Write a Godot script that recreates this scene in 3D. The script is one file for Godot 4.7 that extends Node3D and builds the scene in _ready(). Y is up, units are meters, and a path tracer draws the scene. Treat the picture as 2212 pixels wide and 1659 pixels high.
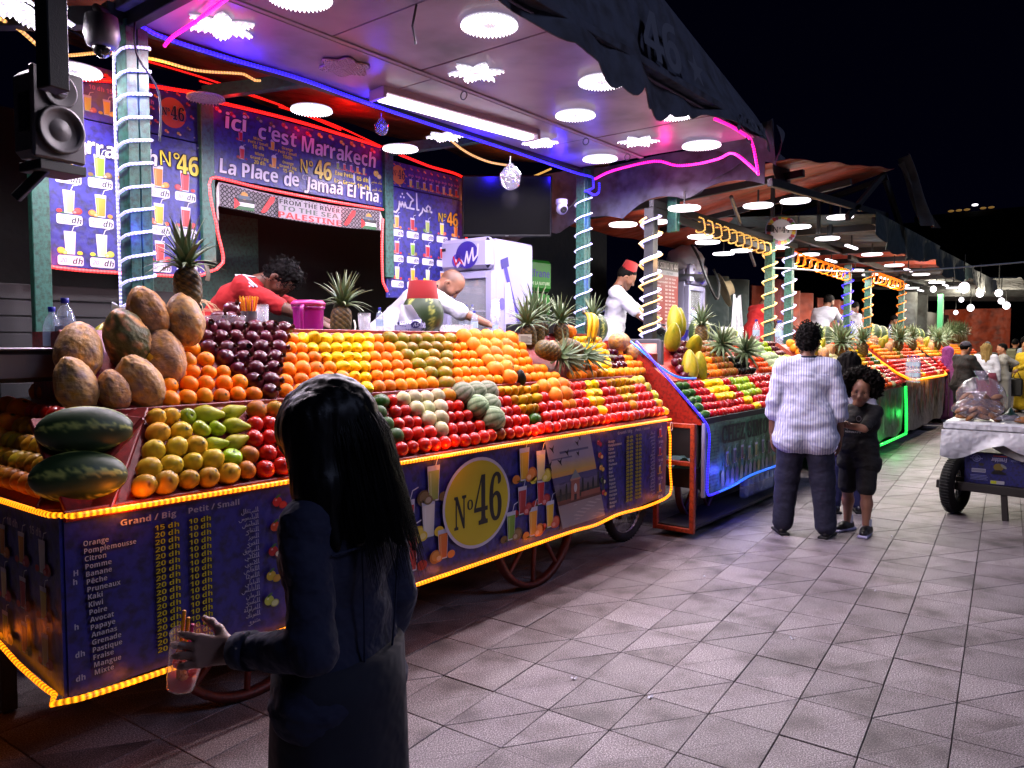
extends Node3D
# A row of lit juice carts on a square at night. y up, metres; x runs along the row of carts, -z goes into the stalls.
var rng := RandomNumberGenerator.new()
var M := {}
var T := {}
var taken := {}
var glyphs := {}
const ORD = ["first", "second", "third", "fourth", "fifth", "sixth", "seventh", "eighth", "ninth", "tenth", "eleventh", "twelfth", "thirteenth", "fourteenth", "fifteenth", "sixteenth", "seventeenth", "eighteenth", "nineteenth"]
const TENS = ["twent", "thirt", "fort", "fift", "sixt", "sevent", "eight", "ninet"]
const CAM = Vector3(0, 1.6, 0)
const LAMPS = 4.0
const ROPES = 2.0
func _ready():
	rng.seed = 4646
	var yaw := deg_to_rad(38.4)
	var pitch := atan(87.5 / 1662.0)
	var f0 := Vector3(cos(yaw), 0, -sin(yaw))
	var cam := Camera3D.new()
	cam.name = "camera"
	cam.fov = rad_to_deg(2.0 * atan(829.5 / 1662.0))
	cam.near = 0.05
	cam.far = 900.0
	add_child(cam)
	cam.look_at_from_position(CAM, CAM + f0 * cos(pitch) + Vector3.DOWN * sin(pitch), Vector3.UP)
	cam.current = true
	var env := Environment.new()
	env.background_mode = Environment.BG_SKY
	var sm := ProceduralSkyMaterial.new()
	sm.sky_top_color = Color(0.004, 0.004, 0.03)
	sm.sky_horizon_color = Color(0.006, 0.006, 0.045)
	sm.ground_bottom_color = Color(0.004, 0.004, 0.01)
	sm.ground_horizon_color = Color(0.006, 0.006, 0.03)
	sm.sun_angle_max = 1.0
	sm.energy_multiplier = 1.0
	var sky := Sky.new()
	sky.sky_material = sm
	env.sky = sky
	env.tonemap_mode = Environment.TONE_MAPPER_LINEAR
	env.tonemap_exposure = 1.0
	env.sdfgi_enabled = true
	env.ssao_enabled = true
	env.ssil_enabled = true
	var we := WorldEnvironment.new()
	we.name = "night"
	we.environment = env
	add_child(we)
	var sun := DirectionalLight3D.new()
	sun.name = "moon"
	sun.light_color = Color(0.75, 0.8, 1.0)
	sun.light_energy = 0.19
	sun.light_angular_distance = 14.0
	sun.shadow_enabled = true
	sun.rotation_degrees = Vector3(-38, 12, 0)
	add_child(sun)
	textures()
	materials()
	arab_letters()
	ground()
	stall46()
	boards46()
	cart46()
	display46()
	counter46()
	stalls_beyond()
	bread_cart()
	people()
	far_things()
# ---------------------------------------------------------------- naming
func V(x: float, y: float, z: float) -> Vector3: return Vector3(x, y, z)
func numbered(called: String) -> String:
	var k: int = taken.get(called, 0)
	taken[called] = k + 1
	return called if k == 0 else "%s_%03d" % [called, k]
func nth(k: int) -> String:   # 1 -> first
	if k < 20: return ORD[k - 1]
	var t: String = TENS[k / 10 - 2]
	if k % 10 == 0: return t + "ieth"
	return t + "y-" + ORD[k % 10 - 1]
func tag(o, label: String, category := "", group := "", kind := ""):
	if label: o.set_meta("label", label)
	if category: o.set_meta("category", category)
	if group: o.set_meta("group", group)
	if kind: o.set_meta("kind", kind)
	return o
func thing(called: String, label: String, category: String, at := Vector3.ZERO, turn := 0.0, group := ""):
	var o := Node3D.new()
	o.name = numbered(called)
	add_child(o, true)
	o.position = at
	o.rotation.y = turn
	return tag(o, label, category, group)
func obj(called: String, shape, mat: Material, parent = self):
	var o := MeshInstance3D.new()
	o.mesh = shape.mesh() if shape is MB else shape
	o.material_override = mat
	if parent == self:
		o.name = numbered(called)
	else:
		o.name = called
	parent.add_child(o, true)
	return o
func solo(called: String, shape, mat: Material, label: String, category: String, group := "", at := Vector3.ZERO):
	var o = obj(called, shape, mat)
	o.position = at
	return tag(o, label, category, group)
func setting(called: String, shape, mat: Material):
	return tag(obj(called, shape, mat), "", "", "", "structure")
# ---------------------------------------------------------------- meshes
class MB:
	var v := PackedVector3Array()
	var n := PackedVector3Array()
	var c := PackedColorArray()
	var t := PackedVector2Array()
	var ix := PackedInt32Array()
	func vert(p: Vector3, nn: Vector3, col := Color.WHITE, uv := Vector2.ZERO) -> int:
		v.append(p); n.append(nn); c.append(col); t.append(uv)
		return v.size() - 1
	func tri(a: int, b: int, d: int) -> void:
		var f := (v[b] - v[a]).cross(v[d] - v[a])
		ix.append(a)
		if f.dot(n[a] + n[b] + n[d]) > 0.0:
			ix.append(d); ix.append(b)
		else:
			ix.append(b); ix.append(d)
	func face(p: Array, nn: Vector3, col := Color.WHITE) -> void:
		var s := v.size()
		for q in p: vert(q, nn, col)
		for k in range(1, p.size() - 1): tri(s, s + k, s + k + 1)
	func quad(a: Vector3, b: Vector3, d: Vector3, e: Vector3, col := Color.WHITE) -> void:
		face([a, b, d, e], (b - a).cross(d - a).normalized(), col)
	func box(at: Vector3, size: Vector3, bas := Basis(), col := Color.WHITE, bev := 0.004) -> MB:
		var h := size * 0.5
		var b: float = minf(bev, minf(h.x, minf(h.y, h.z)) * 0.6)
		for ax in 3:
			for s in [-1.0, 1.0]:
				var q := []
				var nn := Vector3.ZERO
				nn[ax] = s
				var u := (ax + 1) % 3
				var w := (ax + 2) % 3
				for k in [[-1, -1], [1, -1], [1, 1], [-1, 1]]:
					var p := Vector3.ZERO
					p[ax] = s * h[ax]; p[u] = k[0] * (h[u] - b); p[w] = k[1] * (h[w] - b)
					q.append(at + bas * p)
				face(q, bas * nn, col)
				if b > 0.0:
					for s2 in [-1.0, 1.0]:
						var a1 := Vector3.ZERO; var a2 := Vector3.ZERO; var b1 := Vector3.ZERO; var b2 := Vector3.ZERO
						a1[ax] = s * h[ax]; a1[u] = s2 * (h[u] - b); a1[w] = -(h[w] - b)
						a2 = a1; a2[w] = h[w] - b
						b1[ax] = s * (h[ax] - b); b1[u] = s2 * h[u]; b1[w] = -(h[w] - b)
						b2 = b1; b2[w] = h[w] - b
						var en := Vector3.ZERO
						en[ax] = s; en[u] = s2
						face([at + bas * a1, at + bas * a2, at + bas * b2, at + bas * b1], bas * en.normalized(), col)
		return self
	func face4(q: Array) -> MB:
		for f in [[0, 1, 2], [0, 1, 3], [1, 2, 3], [0, 2, 3]]:
			var nn: Vector3 = (q[f[1]] - q[f[0]]).cross(q[f[2]] - q[f[0]]).normalized()
			var mid: Vector3 = (q[0] + q[1] + q[2] + q[3]) / 4.0
			if nn.dot(q[f[0]] - mid) < 0.0: nn = -nn
			face([q[f[0]], q[f[1]], q[f[2]]], nn)
		return self
	func beam(a: Vector3, b: Vector3, w: float, h: float, col := Color.WHITE) -> MB:
		var z := (b - a).normalized()
		var up := Vector3.UP if absf(z.y) < 0.95 else Vector3.RIGHT
		var x := up.cross(z).normalized()
		var y := z.cross(x)
		return box((a + b) * 0.5, Vector3(w, h, a.distance_to(b)), Basis(x, y, z), col)
	func smooth(v0: int, i0: int) -> void:
		for k in range(v0, v.size()): n[k] = Vector3.ZERO
		for k in range(i0, ix.size(), 3):
			var a := ix[k]; var b := ix[k + 1]; var d := ix[k + 2]
			var f := (v[d] - v[a]).cross(v[b] - v[a])
			n[a] += f; n[b] += f; n[d] += f
		for k in range(v0, v.size()): n[k] = n[k].normalized() if n[k].length_squared() > 1e-20 else Vector3.UP
	func flip(i0: int) -> void:
		for k in range(i0, ix.size(), 3):
			var a := ix[k]; ix[k] = ix[k + 1]; ix[k + 1] = a
	func rings(rs: Array, cols, cap0 := true, cap1 := true, uvs = null) -> MB:
		var v0 := v.size()
		var i0 := ix.size()
		var m: int = rs[0].size()
		for r in rs.size():
			for k in m: vert(rs[r][k], Vector3.UP, cols[r] if cols is Array else cols, Vector2(float(k) / m, uvs[r] if uvs else 0.0))
		for r in rs.size() - 1:
			for k in m:
				var a := v0 + r * m + k
				var b := v0 + r * m + (k + 1) % m
				for q in [a, b, a + m, b, b + m, a + m]: ix.append(q)
		for e in [0, 1]:
			if (cap0 if e == 0 else cap1):
				var ring: PackedVector3Array = rs[0] if e == 0 else rs[-1]
				var mid := Vector3.ZERO
				for p in ring: mid += p
				var o := v.size()
				var col: Color = (cols[0] if e == 0 else cols[-1]) if cols is Array else cols
				vert(mid / m, Vector3.UP, col, Vector2(0, uvs[0 if e == 0 else -1] if uvs else 0.0))
				var s := v0 if e == 0 else v0 + (rs.size() - 1) * m
				for k in m:
					if e == 0:
						for q in [o, s + (k + 1) % m, s + k]: ix.append(q)
					else:
						for q in [o, s + k, s + (k + 1) % m]: ix.append(q)
		var cen := Vector3.ZERO
		for r in rs:
			for p in r: cen += p
		smooth(v0, i0)
		var vol := 0.0
		for k in range(i0, ix.size(), 3): vol += (v[ix[k]] - v[v0]).dot((v[ix[k + 1]] - v[v0]).cross(v[ix[k + 2]] - v[v0]))
		if vol > 0.0:
			flip(i0)
			smooth(v0, i0)
		return self
	func tube(path: Array, rad, sides := 8, col = Color.WHITE, vstep := 1.0) -> MB:
		var rs := []
		var cols := []
		var uvs := []
		var x := Vector3.ZERO
		var run := 0.0
		for k in path.size():
			var d: Vector3 = (path[mini(k + 1, path.size() - 1)] - path[maxi(k - 1, 0)]).normalized()
			if d == Vector3.ZERO: d = Vector3.UP
			if x == Vector3.ZERO: x = d.cross(Vector3.UP if absf(d.y) < 0.9 else Vector3.RIGHT).normalized()
			x = (x - d * x.dot(d)).normalized()
			var y := d.cross(x)
			var r: float = rad[k] if rad is Array else rad
			var ring := PackedVector3Array()
			for s in sides:
				var an := TAU * s / sides
				ring.append(path[k] + (x * cos(an) + y * sin(an)) * r)
			if k > 0: run += path[k].distance_to(path[k - 1])
			rs.append(ring)
			cols.append(col[k] if col is Array else col)
			uvs.append(run / vstep)
		return rings(rs, cols, true, true, uvs)
	func lathe(prof: Array, sides := 20, xf := Transform3D(), cols = Color.WHITE, cap := true) -> MB:
		var rs := []
		for p in prof:
			var ring := PackedVector3Array()
			for s in sides:
				var an := TAU * s / sides
				ring.append(xf * Vector3(cos(an) * p.x, p.y, sin(an) * p.x))
			rs.append(ring)
		return rings(rs, cols, cap, cap)
	func ell(at: Vector3, r: Vector3, bas := Basis(), col := Color.WHITE, nu := 12, nv := 8) -> MB:
		var rs := []
		for k in range(0, nv + 1):
			var th := PI * clampf(float(k) / nv, 0.02, 0.98)
			var ring := PackedVector3Array()
			for s in nu:
				var an := TAU * s / nu
				ring.append(at + bas * (Vector3(sin(th) * cos(an), cos(th), sin(th) * sin(an)) * r))
			rs.append(ring)
		return rings(rs, col)
	func blob(nu: int, nv: int, fn: Callable) -> MB:
		var rs := []
		var v0 := v.size()
		for k in range(0, nv + 1):
			var th := PI * clampf(float(k) / nv, 0.015, 0.985)
			var ring := PackedVector3Array()
			for s in nu:
				var an := TAU * s / nu
				ring.append(fn.call(Vector3(sin(th) * cos(an), cos(th), sin(th) * sin(an)))[0])
			rs.append(ring)
		rings(rs, Color.WHITE)
		for k in range(0, nv + 1):
			var th := PI * clampf(float(k) / nv, 0.015, 0.985)
			for s in nu:
				var an := TAU * s / nu
				c[v0 + k * nu + s] = fn.call(Vector3(sin(th) * cos(an), cos(th), sin(th) * sin(an)))[1]
		c[v0 + (nv + 1) * nu] = c[v0]
		c[v0 + (nv + 1) * nu + 1] = c[v0 + nv * nu]
		return self
	func sheet(nu: int, nw: int, fn: Callable, col := Color.WHITE, thick := 0.004) -> MB:
		var v0 := v.size()
		var i0 := ix.size()
		for j in nw + 1:
			for i in nu + 1: vert(fn.call(float(i) / nu, float(j) / nw), Vector3.UP, col, Vector2(float(i) / nu, float(j) / nw))
		for j in nw:
			for i in nu:
				var a := v0 + j * (nu + 1) + i
				for q in [a, a + 1, a + nu + 1, a + 1, a + nu + 2, a + nu + 1]: ix.append(q)
		smooth(v0, i0)
		var cnt := v.size() - v0
		var i1 := ix.size()
		for k in cnt: vert(v[v0 + k] - n[v0 + k] * thick, -n[v0 + k], col, t[v0 + k])
		for k in range(i0, i1, 3):
			for q in [ix[k] + cnt, ix[k + 2] + cnt, ix[k + 1] + cnt]: ix.append(q)
		var rim := []
		for i in nu: rim.append([v0 + i, v0 + i + 1])
		for i in nu: rim.append([v0 + nw * (nu + 1) + i + 1, v0 + nw * (nu + 1) + i])
		for j in nw: rim.append([v0 + (j + 1) * (nu + 1), v0 + j * (nu + 1)])
		for j in nw: rim.append([v0 + j * (nu + 1) + nu, v0 + (j + 1) * (nu + 1) + nu])
		for e in rim: quad(v[e[0]], v[e[1]], v[e[1] + cnt], v[e[0] + cnt], col)
		return self
	func add(o: MB, xf := Transform3D()) -> MB:
		var v0 := v.size()
		for k in o.v.size(): vert(xf * o.v[k], (xf.basis * o.n[k]).normalized(), o.c[k], o.t[k])
		for k in o.ix: ix.append(v0 + k)
		return self
	func mesh() -> ArrayMesh:
		var a := []
		a.resize(Mesh.ARRAY_MAX)
		a[Mesh.ARRAY_VERTEX] = v; a[Mesh.ARRAY_NORMAL] = n; a[Mesh.ARRAY_COLOR] = c; a[Mesh.ARRAY_TEX_UV] = t; a[Mesh.ARRAY_INDEX] = ix
		var m := ArrayMesh.new()
		m.add_surface_from_arrays(Mesh.PRIMITIVE_TRIANGLES, a)
		return m
class SDF:
	var bones := []
	var cell := 0.012
	func _init(s: float) -> void: cell = s
	func bone(a: Vector3, ra: float, b: Vector3, rb: float, k := 0.03, fdir := Vector3.ZERO, flat := 1.0) -> SDF:
		bones.append([a, ra, b, rb, k, fdir, flat, false]); return self
	func ball(a: Vector3, r: float, k := 0.02, fdir := Vector3.ZERO, flat := 1.0) -> SDF:
		return bone(a, r, a + Vector3(0, 0.0001, 0), r, k, fdir, flat)
	func dent(a: Vector3, r: float, k := 0.01) -> SDF:
		bones.append([a, r, a + Vector3(0, 0.0001, 0), r, k, Vector3.ZERO, 1.0, true]); return self
	func build(mb: MB, col: Color) -> int:
		var lo := Vector3.INF
		var hi := -Vector3.INF
		for b in bones:
			if b[7]: continue
			var r := maxf(b[1], b[3]) + cell * 3.0
			for p in [b[0], b[2]]:
				lo = lo.min(p - Vector3.ONE * r); hi = hi.max(p + Vector3.ONE * r)
		var nx := int((hi.x - lo.x) / cell) + 2
		var ny := int((hi.y - lo.y) / cell) + 2
		var nz := int((hi.z - lo.z) / cell) + 2
		var d := PackedFloat32Array()
		d.resize(nx * ny * nz)
		d.fill(1.0)
		for b in bones:
			var a: Vector3 = b[0]
			var e: Vector3 = b[2]
			var ra: float = b[1]
			var rb: float = b[3]
			var k: float = b[4]
			var fd: Vector3 = b[5]
			var fl: float = b[6]
			var cut: bool = b[7]
			var r := maxf(ra, rb) + k * 0.5 + cell * 2.0
			var p0 := ((a.min(e) - Vector3.ONE * r - lo) / cell).max(Vector3.ZERO)
			var p1 := (a.max(e) + Vector3.ONE * r - lo) / cell
			var ba := e - a
			var bb := maxf(ba.dot(ba), 1e-9)
			var squash := fl != 1.0
			var inv := 1.0 / fl - 1.0
			for iz in range(int(p0.z), mini(int(p1.z) + 1, nz)):
				for iy in range(int(p0.y), mini(int(p1.y) + 1, ny)):
					var o := (iz * ny + iy) * nx
					for i in range(int(p0.x), mini(int(p1.x) + 1, nx)):
						var p := Vector3(i, iy, iz) * cell + lo - a
						if squash: p += fd * (p.dot(fd) * inv)
						var t := clampf(p.dot(ba) / bb, 0.0, 1.0)
						var q := (p - ba * t).length() - (ra + (rb - ra) * t)
						if squash: q *= (1.0 + fl) * 0.5
						var old := d[o + i]
						if cut:
							q = -q
							var h := maxf(k - absf(old - q), 0.0) / k
							d[o + i] = maxf(old, q) + h * h * k * 0.25
						else:
							var h := maxf(k - absf(old - q), 0.0) / k
							d[o + i] = minf(old, q) - h * h * k * 0.25
		var at := {}
		var v0 := mb.v.size()
		var i0 := mb.ix.size()
		var sxy := nx * ny
		var lim := cell * 2.0
		for iz in nz - 1:
			for iy in ny - 1:
				var o := iz * sxy + iy * nx
				for i in nx - 1:
					var q := o + i
					if absf(d[q]) > lim: continue
					var c8 := [d[q], d[q + 1], d[q + nx], d[q + nx + 1], d[q + sxy], d[q + sxy + 1], d[q + sxy + nx], d[q + sxy + nx + 1]]
					var neg := 0
					for x in c8:
						if x < 0.0: neg += 1
					if neg == 0 or neg == 8: continue
					var sum := Vector3.ZERO
					var cnt := 0
					for ed in [[0, 1], [2, 3], [4, 5], [6, 7], [0, 2], [1, 3], [4, 6], [5, 7], [0, 4], [1, 5], [2, 6], [3, 7]]:
						var da: float = c8[ed[0]]
						var db: float = c8[ed[1]]
						if (da < 0.0) == (db < 0.0): continue
						var f := da / (da - db)
						var pa := Vector3(ed[0] & 1, (ed[0] >> 1) & 1, ed[0] >> 2)
						var pb := Vector3(ed[1] & 1, (ed[1] >> 1) & 1, ed[1] >> 2)
						sum += pa.lerp(pb, f)
						cnt += 1
					at[q] = mb.vert(lo + (Vector3(i, iy, iz) + sum / cnt) * cell, Vector3.UP, col)
		for q in at:
			for ax in 3:
				var s := 1 if ax == 0 else (nx if ax == 1 else sxy)
				var u := nx if ax == 0 else (sxy if ax == 1 else 1)
				var w := sxy if ax == 0 else (1 if ax == 1 else nx)
				var da := d[q]
				if q + s >= d.size(): continue
				var db := d[q + s]
				if (da < 0.0) == (db < 0.0): continue
				if not (at.has(q - u) and at.has(q - w) and at.has(q - u - w)): continue
				var a: int = at[q]; var b: int = at[q - u]; var c2: int = at[q - u - w]; var e: int = at[q - w]
				if da < 0.0:
					for x in [a, c2, b, a, e, c2]: mb.ix.append(x)
				else:
					for x in [a, b, c2, a, c2, e]: mb.ix.append(x)
		mb.smooth(v0, i0)
		var vol := 0.0
		var o0 := mb.v[v0] if mb.v.size() > v0 else Vector3.ZERO
		for k in range(i0, mb.ix.size(), 3): vol += (mb.v[mb.ix[k]] - o0).dot((mb.v[mb.ix[k + 1]] - o0).cross(mb.v[mb.ix[k + 2]] - o0))
		if vol > 0.0:
			mb.flip(i0)
			mb.smooth(v0, i0)
		return v0
# ---------------------------------------------------------------- textures and materials
func noise_tex(freq: float, size: int, type := FastNoiseLite.TYPE_SIMPLEX_SMOOTH, oct := 3, ramp = null, bump := 0.0, sd := 1):
	var nz := FastNoiseLite.new()
	nz.seed = sd
	nz.noise_type = type
	nz.frequency = freq
	nz.fractal_octaves = oct
	var t := NoiseTexture2D.new()
	t.width = size
	t.height = size
	t.seamless = true
	t.noise = nz
	if ramp:
		var g := Gradient.new()
		g.offsets = PackedFloat32Array(ramp[0])
		g.colors = PackedColorArray(ramp[1])
		t.color_ramp = g
	if bump > 0.0:
		t.as_normal_map = true
		t.bump_strength = bump
	return t
func textures():
	T.fine = noise_tex(0.09, 256, FastNoiseLite.TYPE_SIMPLEX_SMOOTH, 2, null, 3.0)
	T.lump = noise_tex(0.018, 256, FastNoiseLite.TYPE_SIMPLEX_SMOOTH, 3, null, 6.0, 3)
	T.cloth = noise_tex(0.012, 512, FastNoiseLite.TYPE_SIMPLEX_SMOOTH, 2, null, 9.0, 7)
	T.peel = noise_tex(0.06, 256, FastNoiseLite.TYPE_CELLULAR, 1, null, 3.0, 5)
	T.granite = noise_tex(0.16, 1024, FastNoiseLite.TYPE_SIMPLEX_SMOOTH, 2, [[0.0, 0.33, 0.5, 0.66, 1.0], [Color(0.25, 0.24, 0.24), Color(0.38, 0.36, 0.37), Color(0.5, 0.48, 0.49), Color(0.66, 0.64, 0.66), Color(0.9, 0.88, 0.9)]], 0.0, 9)
	T.stain = noise_tex(0.006, 512, FastNoiseLite.TYPE_SIMPLEX_SMOOTH, 5, [[0.0, 0.3, 0.5, 0.7, 1.0], [Color(0.55, 0.53, 0.53), Color(0.82, 0.80, 0.80), Color(0.94, 0.93, 0.94), Color(1, 1, 1), Color(1, 1, 1)]], 0.0, 11)
	T.mott = noise_tex(0.03, 256, FastNoiseLite.TYPE_SIMPLEX_SMOOTH, 4, [[0.0, 0.4, 0.6, 1.0], [Color(0.72, 0.68, 0.62), Color(0.9, 0.88, 0.86), Color(1, 1, 1), Color(1, 1, 1)]], 0.0, 13)
	T.grime = noise_tex(0.01, 512, FastNoiseLite.TYPE_SIMPLEX_SMOOTH, 5, [[0.0, 0.35, 0.6, 1.0], [Color(0.55, 0.5, 0.48), Color(0.85, 0.82, 0.8), Color(1, 1, 1), Color(1, 1, 1)]], 0.0, 17)
	var im := Image.create(4, 16, false, Image.FORMAT_RGB8)
	for y in 16:
		var b := 0.35 + 0.65 * pow(sin(PI * (y + 0.5) / 16.0), 1.5)
		im.fill_rect(Rect2i(0, y, 4, 1), Color(b, b, b))
	T.bead = ImageTexture.create_from_image(im)
	var st := Image.create(64, 8, false, Image.FORMAT_RGB8)
	for x in 64: st.fill_rect(Rect2i(x, 0, 1, 8), Color(0.47, 0.48, 0.66) if (x % 16) < 6 else Color(0.74, 0.75, 0.80))
	T.stripe = ImageTexture.create_from_image(st)
func mk(called: String, col: Color, rough := 0.7, o := {}) -> StandardMaterial3D:
	var m := StandardMaterial3D.new()
	m.resource_name = called
	m.albedo_color = col
	m.roughness = rough
	m.metallic = o.get("metal", 0.0)
	m.metallic_specular = o.get("spec", 0.5)
	if o.get("vc", false):
		m.vertex_color_use_as_albedo = true
		m.vertex_color_is_srgb = true
	if o.has("tex"):
		m.albedo_texture = T[o.tex]
	if o.has("n"):
		m.normal_enabled = true
		m.normal_texture = T[o.n]
		m.normal_scale = o.get("ns", 0.6)
	if o.has("tex") or o.has("n"):
		m.uv1_triplanar = true
		m.uv1_world_triplanar = o.get("world", false)
		m.uv1_scale = Vector3.ONE * float(o.get("s", 4.0))
	if o.has("coat"):
		m.clearcoat_enabled = true
		m.clearcoat = o.coat
		m.clearcoat_roughness = o.get("coatr", 0.2)
	if o.has("rim"):
		m.rim_enabled = true
		m.rim = o.rim
		m.rim_tint = 0.5
	if o.has("emit"):
		m.emission_enabled = true
		m.emission = o.emit
		m.emission_energy_multiplier = o.get("e", 1.0)
		if o.get("bead", false):
			m.emission_texture = T.bead
			m.emission_operator = BaseMaterial3D.EMISSION_OP_MULTIPLY
	if o.has("alpha"):
		m.transparency = BaseMaterial3D.TRANSPARENCY_ALPHA
		m.albedo_color.a = o.alpha
	if o.has("back"):
		m.backlight_enabled = true
		m.backlight = o.back
	if o.has("sss"):
		m.subsurf_scatter_enabled = true
		m.subsurf_scatter_strength = o.sss
	if o.get("double", true): m.cull_mode = BaseMaterial3D.CULL_DISABLED
	M[called] = m
	return m
func materials():
	mk("paver", Color(0.80, 0.77, 0.79), 0.62, {"tex": "granite", "s": 0.75, "world": true})
	var pv: StandardMaterial3D = M.paver
	for k in 4:
		var q: StandardMaterial3D = pv.duplicate()
		var g: float = [0.85, 0.9, 0.93, 0.82][k]
		q.albedo_color = Color(g * 0.985, g * 0.965, g * 0.96)
		q.uv1_offset = Vector3(k * 0.37, k * 0.21, k * 0.53)
		q.detail_enabled = true
		q.detail_albedo = T.stain
		q.detail_blend_mode = BaseMaterial3D.BLEND_MODE_MUL
		q.resource_name = "paver_stone"
		M["paver%d" % k] = q
	mk("joint", Color(0.17, 0.16, 0.16), 0.95, {"n": "fine", "s": 8.0})
	mk("ceiling", Color(0.56, 0.49, 0.58), 0.36, {"tex": "stain", "n": "lump", "ns": 0.08, "s": 0.35})
	mk("green_paint", Color(0.13, 0.32, 0.27), 0.45, {"n": "fine", "ns": 0.25, "s": 5.0, "tex": "grime"})
	mk("dark_paint", Color(0.07, 0.08, 0.09), 0.6, {"n": "fine", "ns": 0.2, "s": 5.0})
	mk("dark_wall", Color(0.055, 0.065, 0.065), 0.8, {"n": "lump", "ns": 0.3, "s": 1.0})
	mk("awning", Color(0.30, 0.31, 0.37), 0.75, {"n": "cloth", "ns": 0.8, "s": 0.9, "tex": "grime"})
	mk("awning_print", Color(0.27, 0.275, 0.28), 0.8)
	mk("tarp_orange", Color(0.62, 0.22, 0.08), 0.6, {"n": "cloth", "ns": 1.0, "s": 0.5, "tex": "grime"})
	mk("tarp_grey", Color(0.24, 0.25, 0.25), 0.8, {"n": "cloth", "ns": 1.0, "s": 0.7, "tex": "grime"})
	mk("tarp_brown", Color(0.42, 0.27, 0.15), 0.5, {"n": "cloth", "ns": 1.0, "s": 0.6, "tex": "grime"})
	mk("tarp_teal", Color(0.10, 0.17, 0.17), 0.75, {"n": "cloth", "ns": 0.8, "s": 0.7})
	mk("red_board", Color(0.52, 0.10, 0.09), 0.45, {"n": "fine", "ns": 0.25, "s": 6.0, "tex": "grime"})
	mk("red_paint", Color(0.62, 0.12, 0.06), 0.42, {"n": "fine", "ns": 0.2, "s": 5.0, "tex": "grime"})
	mk("orange_paint", Color(0.62, 0.22, 0.09), 0.5, {"n": "fine", "ns": 0.3, "s": 6.0, "tex": "grime"})
	mk("wheel_paint", Color(0.33, 0.10, 0.05), 0.55, {"n": "fine", "ns": 0.35, "s": 8.0, "tex": "grime"})
	mk("board", Color(0.125, 0.12, 0.45), 0.42, {"n": "lump", "ns": 0.22, "s": 3.0, "tex": "grime"})
	mk("print", Color(0.86, 0.86, 0.88), 0.45, {"vc": true})
	mk("plain", Color(1, 1, 1), 0.6, {"vc": true})
	mk("gloss", Color(1, 1, 1), 0.25, {"vc": true})
	mk("rubber", Color(0.045, 0.045, 0.045), 0.85, {"n": "fine", "ns": 0.4, "s": 12.0})
	mk("steel", Color(0.62, 0.62, 0.64), 0.3, {"metal": 0.9, "n": "fine", "ns": 0.08, "s": 6.0})
	mk("white_enamel", Color(0.58, 0.57, 0.70), 0.3)
	mk("grey_plastic", Color(0.30, 0.30, 0.33), 0.45)
	mk("speaker_plastic", Color(0.30, 0.29, 0.31), 0.5, {"n": "fine", "ns": 0.15, "s": 8.0})
	mk("black_plastic", Color(0.03, 0.03, 0.035), 0.4)
	mk("screen", Color(0.035, 0.035, 0.04), 0.12, {"coat": 0.6})
	mk("glass", Color(0.95, 0.97, 1.0), 0.04, {"alpha": 0.12})
	mk("cup_plastic", Color(0.95, 0.95, 0.97), 0.08, {"alpha": 0.22})
	mk("bag_plastic", Color(0.6, 0.58, 0.65), 0.12, {"alpha": 0.16, "n": "lump", "ns": 1.0, "s": 6.0})
	mk("water_bottle", Color(0.80, 0.86, 0.95), 0.06, {"alpha": 0.25})
	mk("blue_cap", Color(0.08, 0.12, 0.55), 0.4)
	mk("purple_jug", Color(0.55, 0.06, 0.42), 0.3, {"sss": 0.1})
	mk("tissue", Color(0.72, 0.72, 0.77), 0.9, {"n": "lump", "ns": 0.5, "s": 8.0})
	mk("fringe", Color(0.72, 0.70, 0.68), 0.9)
	mk("white_cloth", Color(0.66, 0.66, 0.70), 0.85, {"n": "cloth", "ns": 0.8, "s": 1.6, "rim": 0.3})
	mk("plastic_sheet", Color(0.72, 0.73, 0.75), 0.4, {"n": "cloth", "ns": 1.2, "s": 1.6})
	mk("grey_sheet", Color(0.33, 0.32, 0.31), 0.6, {"n": "cloth", "ns": 1.2, "s": 1.6})
	mk("wood_dark", Color(0.10, 0.08, 0.07), 0.75, {"n": "fine", "ns": 0.4, "s": 6.0})
	mk("wire", Color(0.05, 0.05, 0.055), 0.6)
	mk("cable_white", Color(0.7, 0.7, 0.7), 0.6)
	mk("led_white", Color(0.9, 0.9, 0.95), 0.5, {"emit": Color(1.0, 0.97, 1.0), "e": 3.2})
	mk("led_face", Color(0.85, 0.85, 0.9), 0.5, {"emit": Color(0.95, 0.93, 1.0), "e": 0.62})
	mk("lamp_off", Color(0.66, 0.58, 0.66), 0.6)
	mk("rope_yellow", Color(0.9, 0.6, 0.1), 0.3, {"emit": Color(1.0, 0.55, 0.06), "e": 3.4, "bead": true})
	mk("rope_red", Color(0.9, 0.1, 0.1), 0.3, {"emit": Color(1.0, 0.12, 0.09), "e": 2.6, "bead": true})
	mk("rope_rose", Color(0.9, 0.3, 0.3), 0.3, {"emit": Color(1.0, 0.25, 0.25), "e": 2.2, "bead": true})
	mk("rope_blue", Color(0.2, 0.15, 0.9), 0.3, {"emit": Color(0.22, 0.16, 1.0), "e": 2.6, "bead": true})
	mk("rope_white", Color(0.8, 0.8, 1.0), 0.3, {"emit": Color(0.80, 0.78, 1.0), "e": 2.2, "bead": true})
	mk("rope_pink", Color(0.9, 0.2, 0.7), 0.3, {"emit": Color(1.0, 0.12, 0.62), "e": 3.4, "bead": true})
	mk("rope_warm", Color(0.9, 0.8, 0.5), 0.3, {"emit": Color(1.0, 0.74, 0.36), "e": 1.7, "bead": true})
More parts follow.
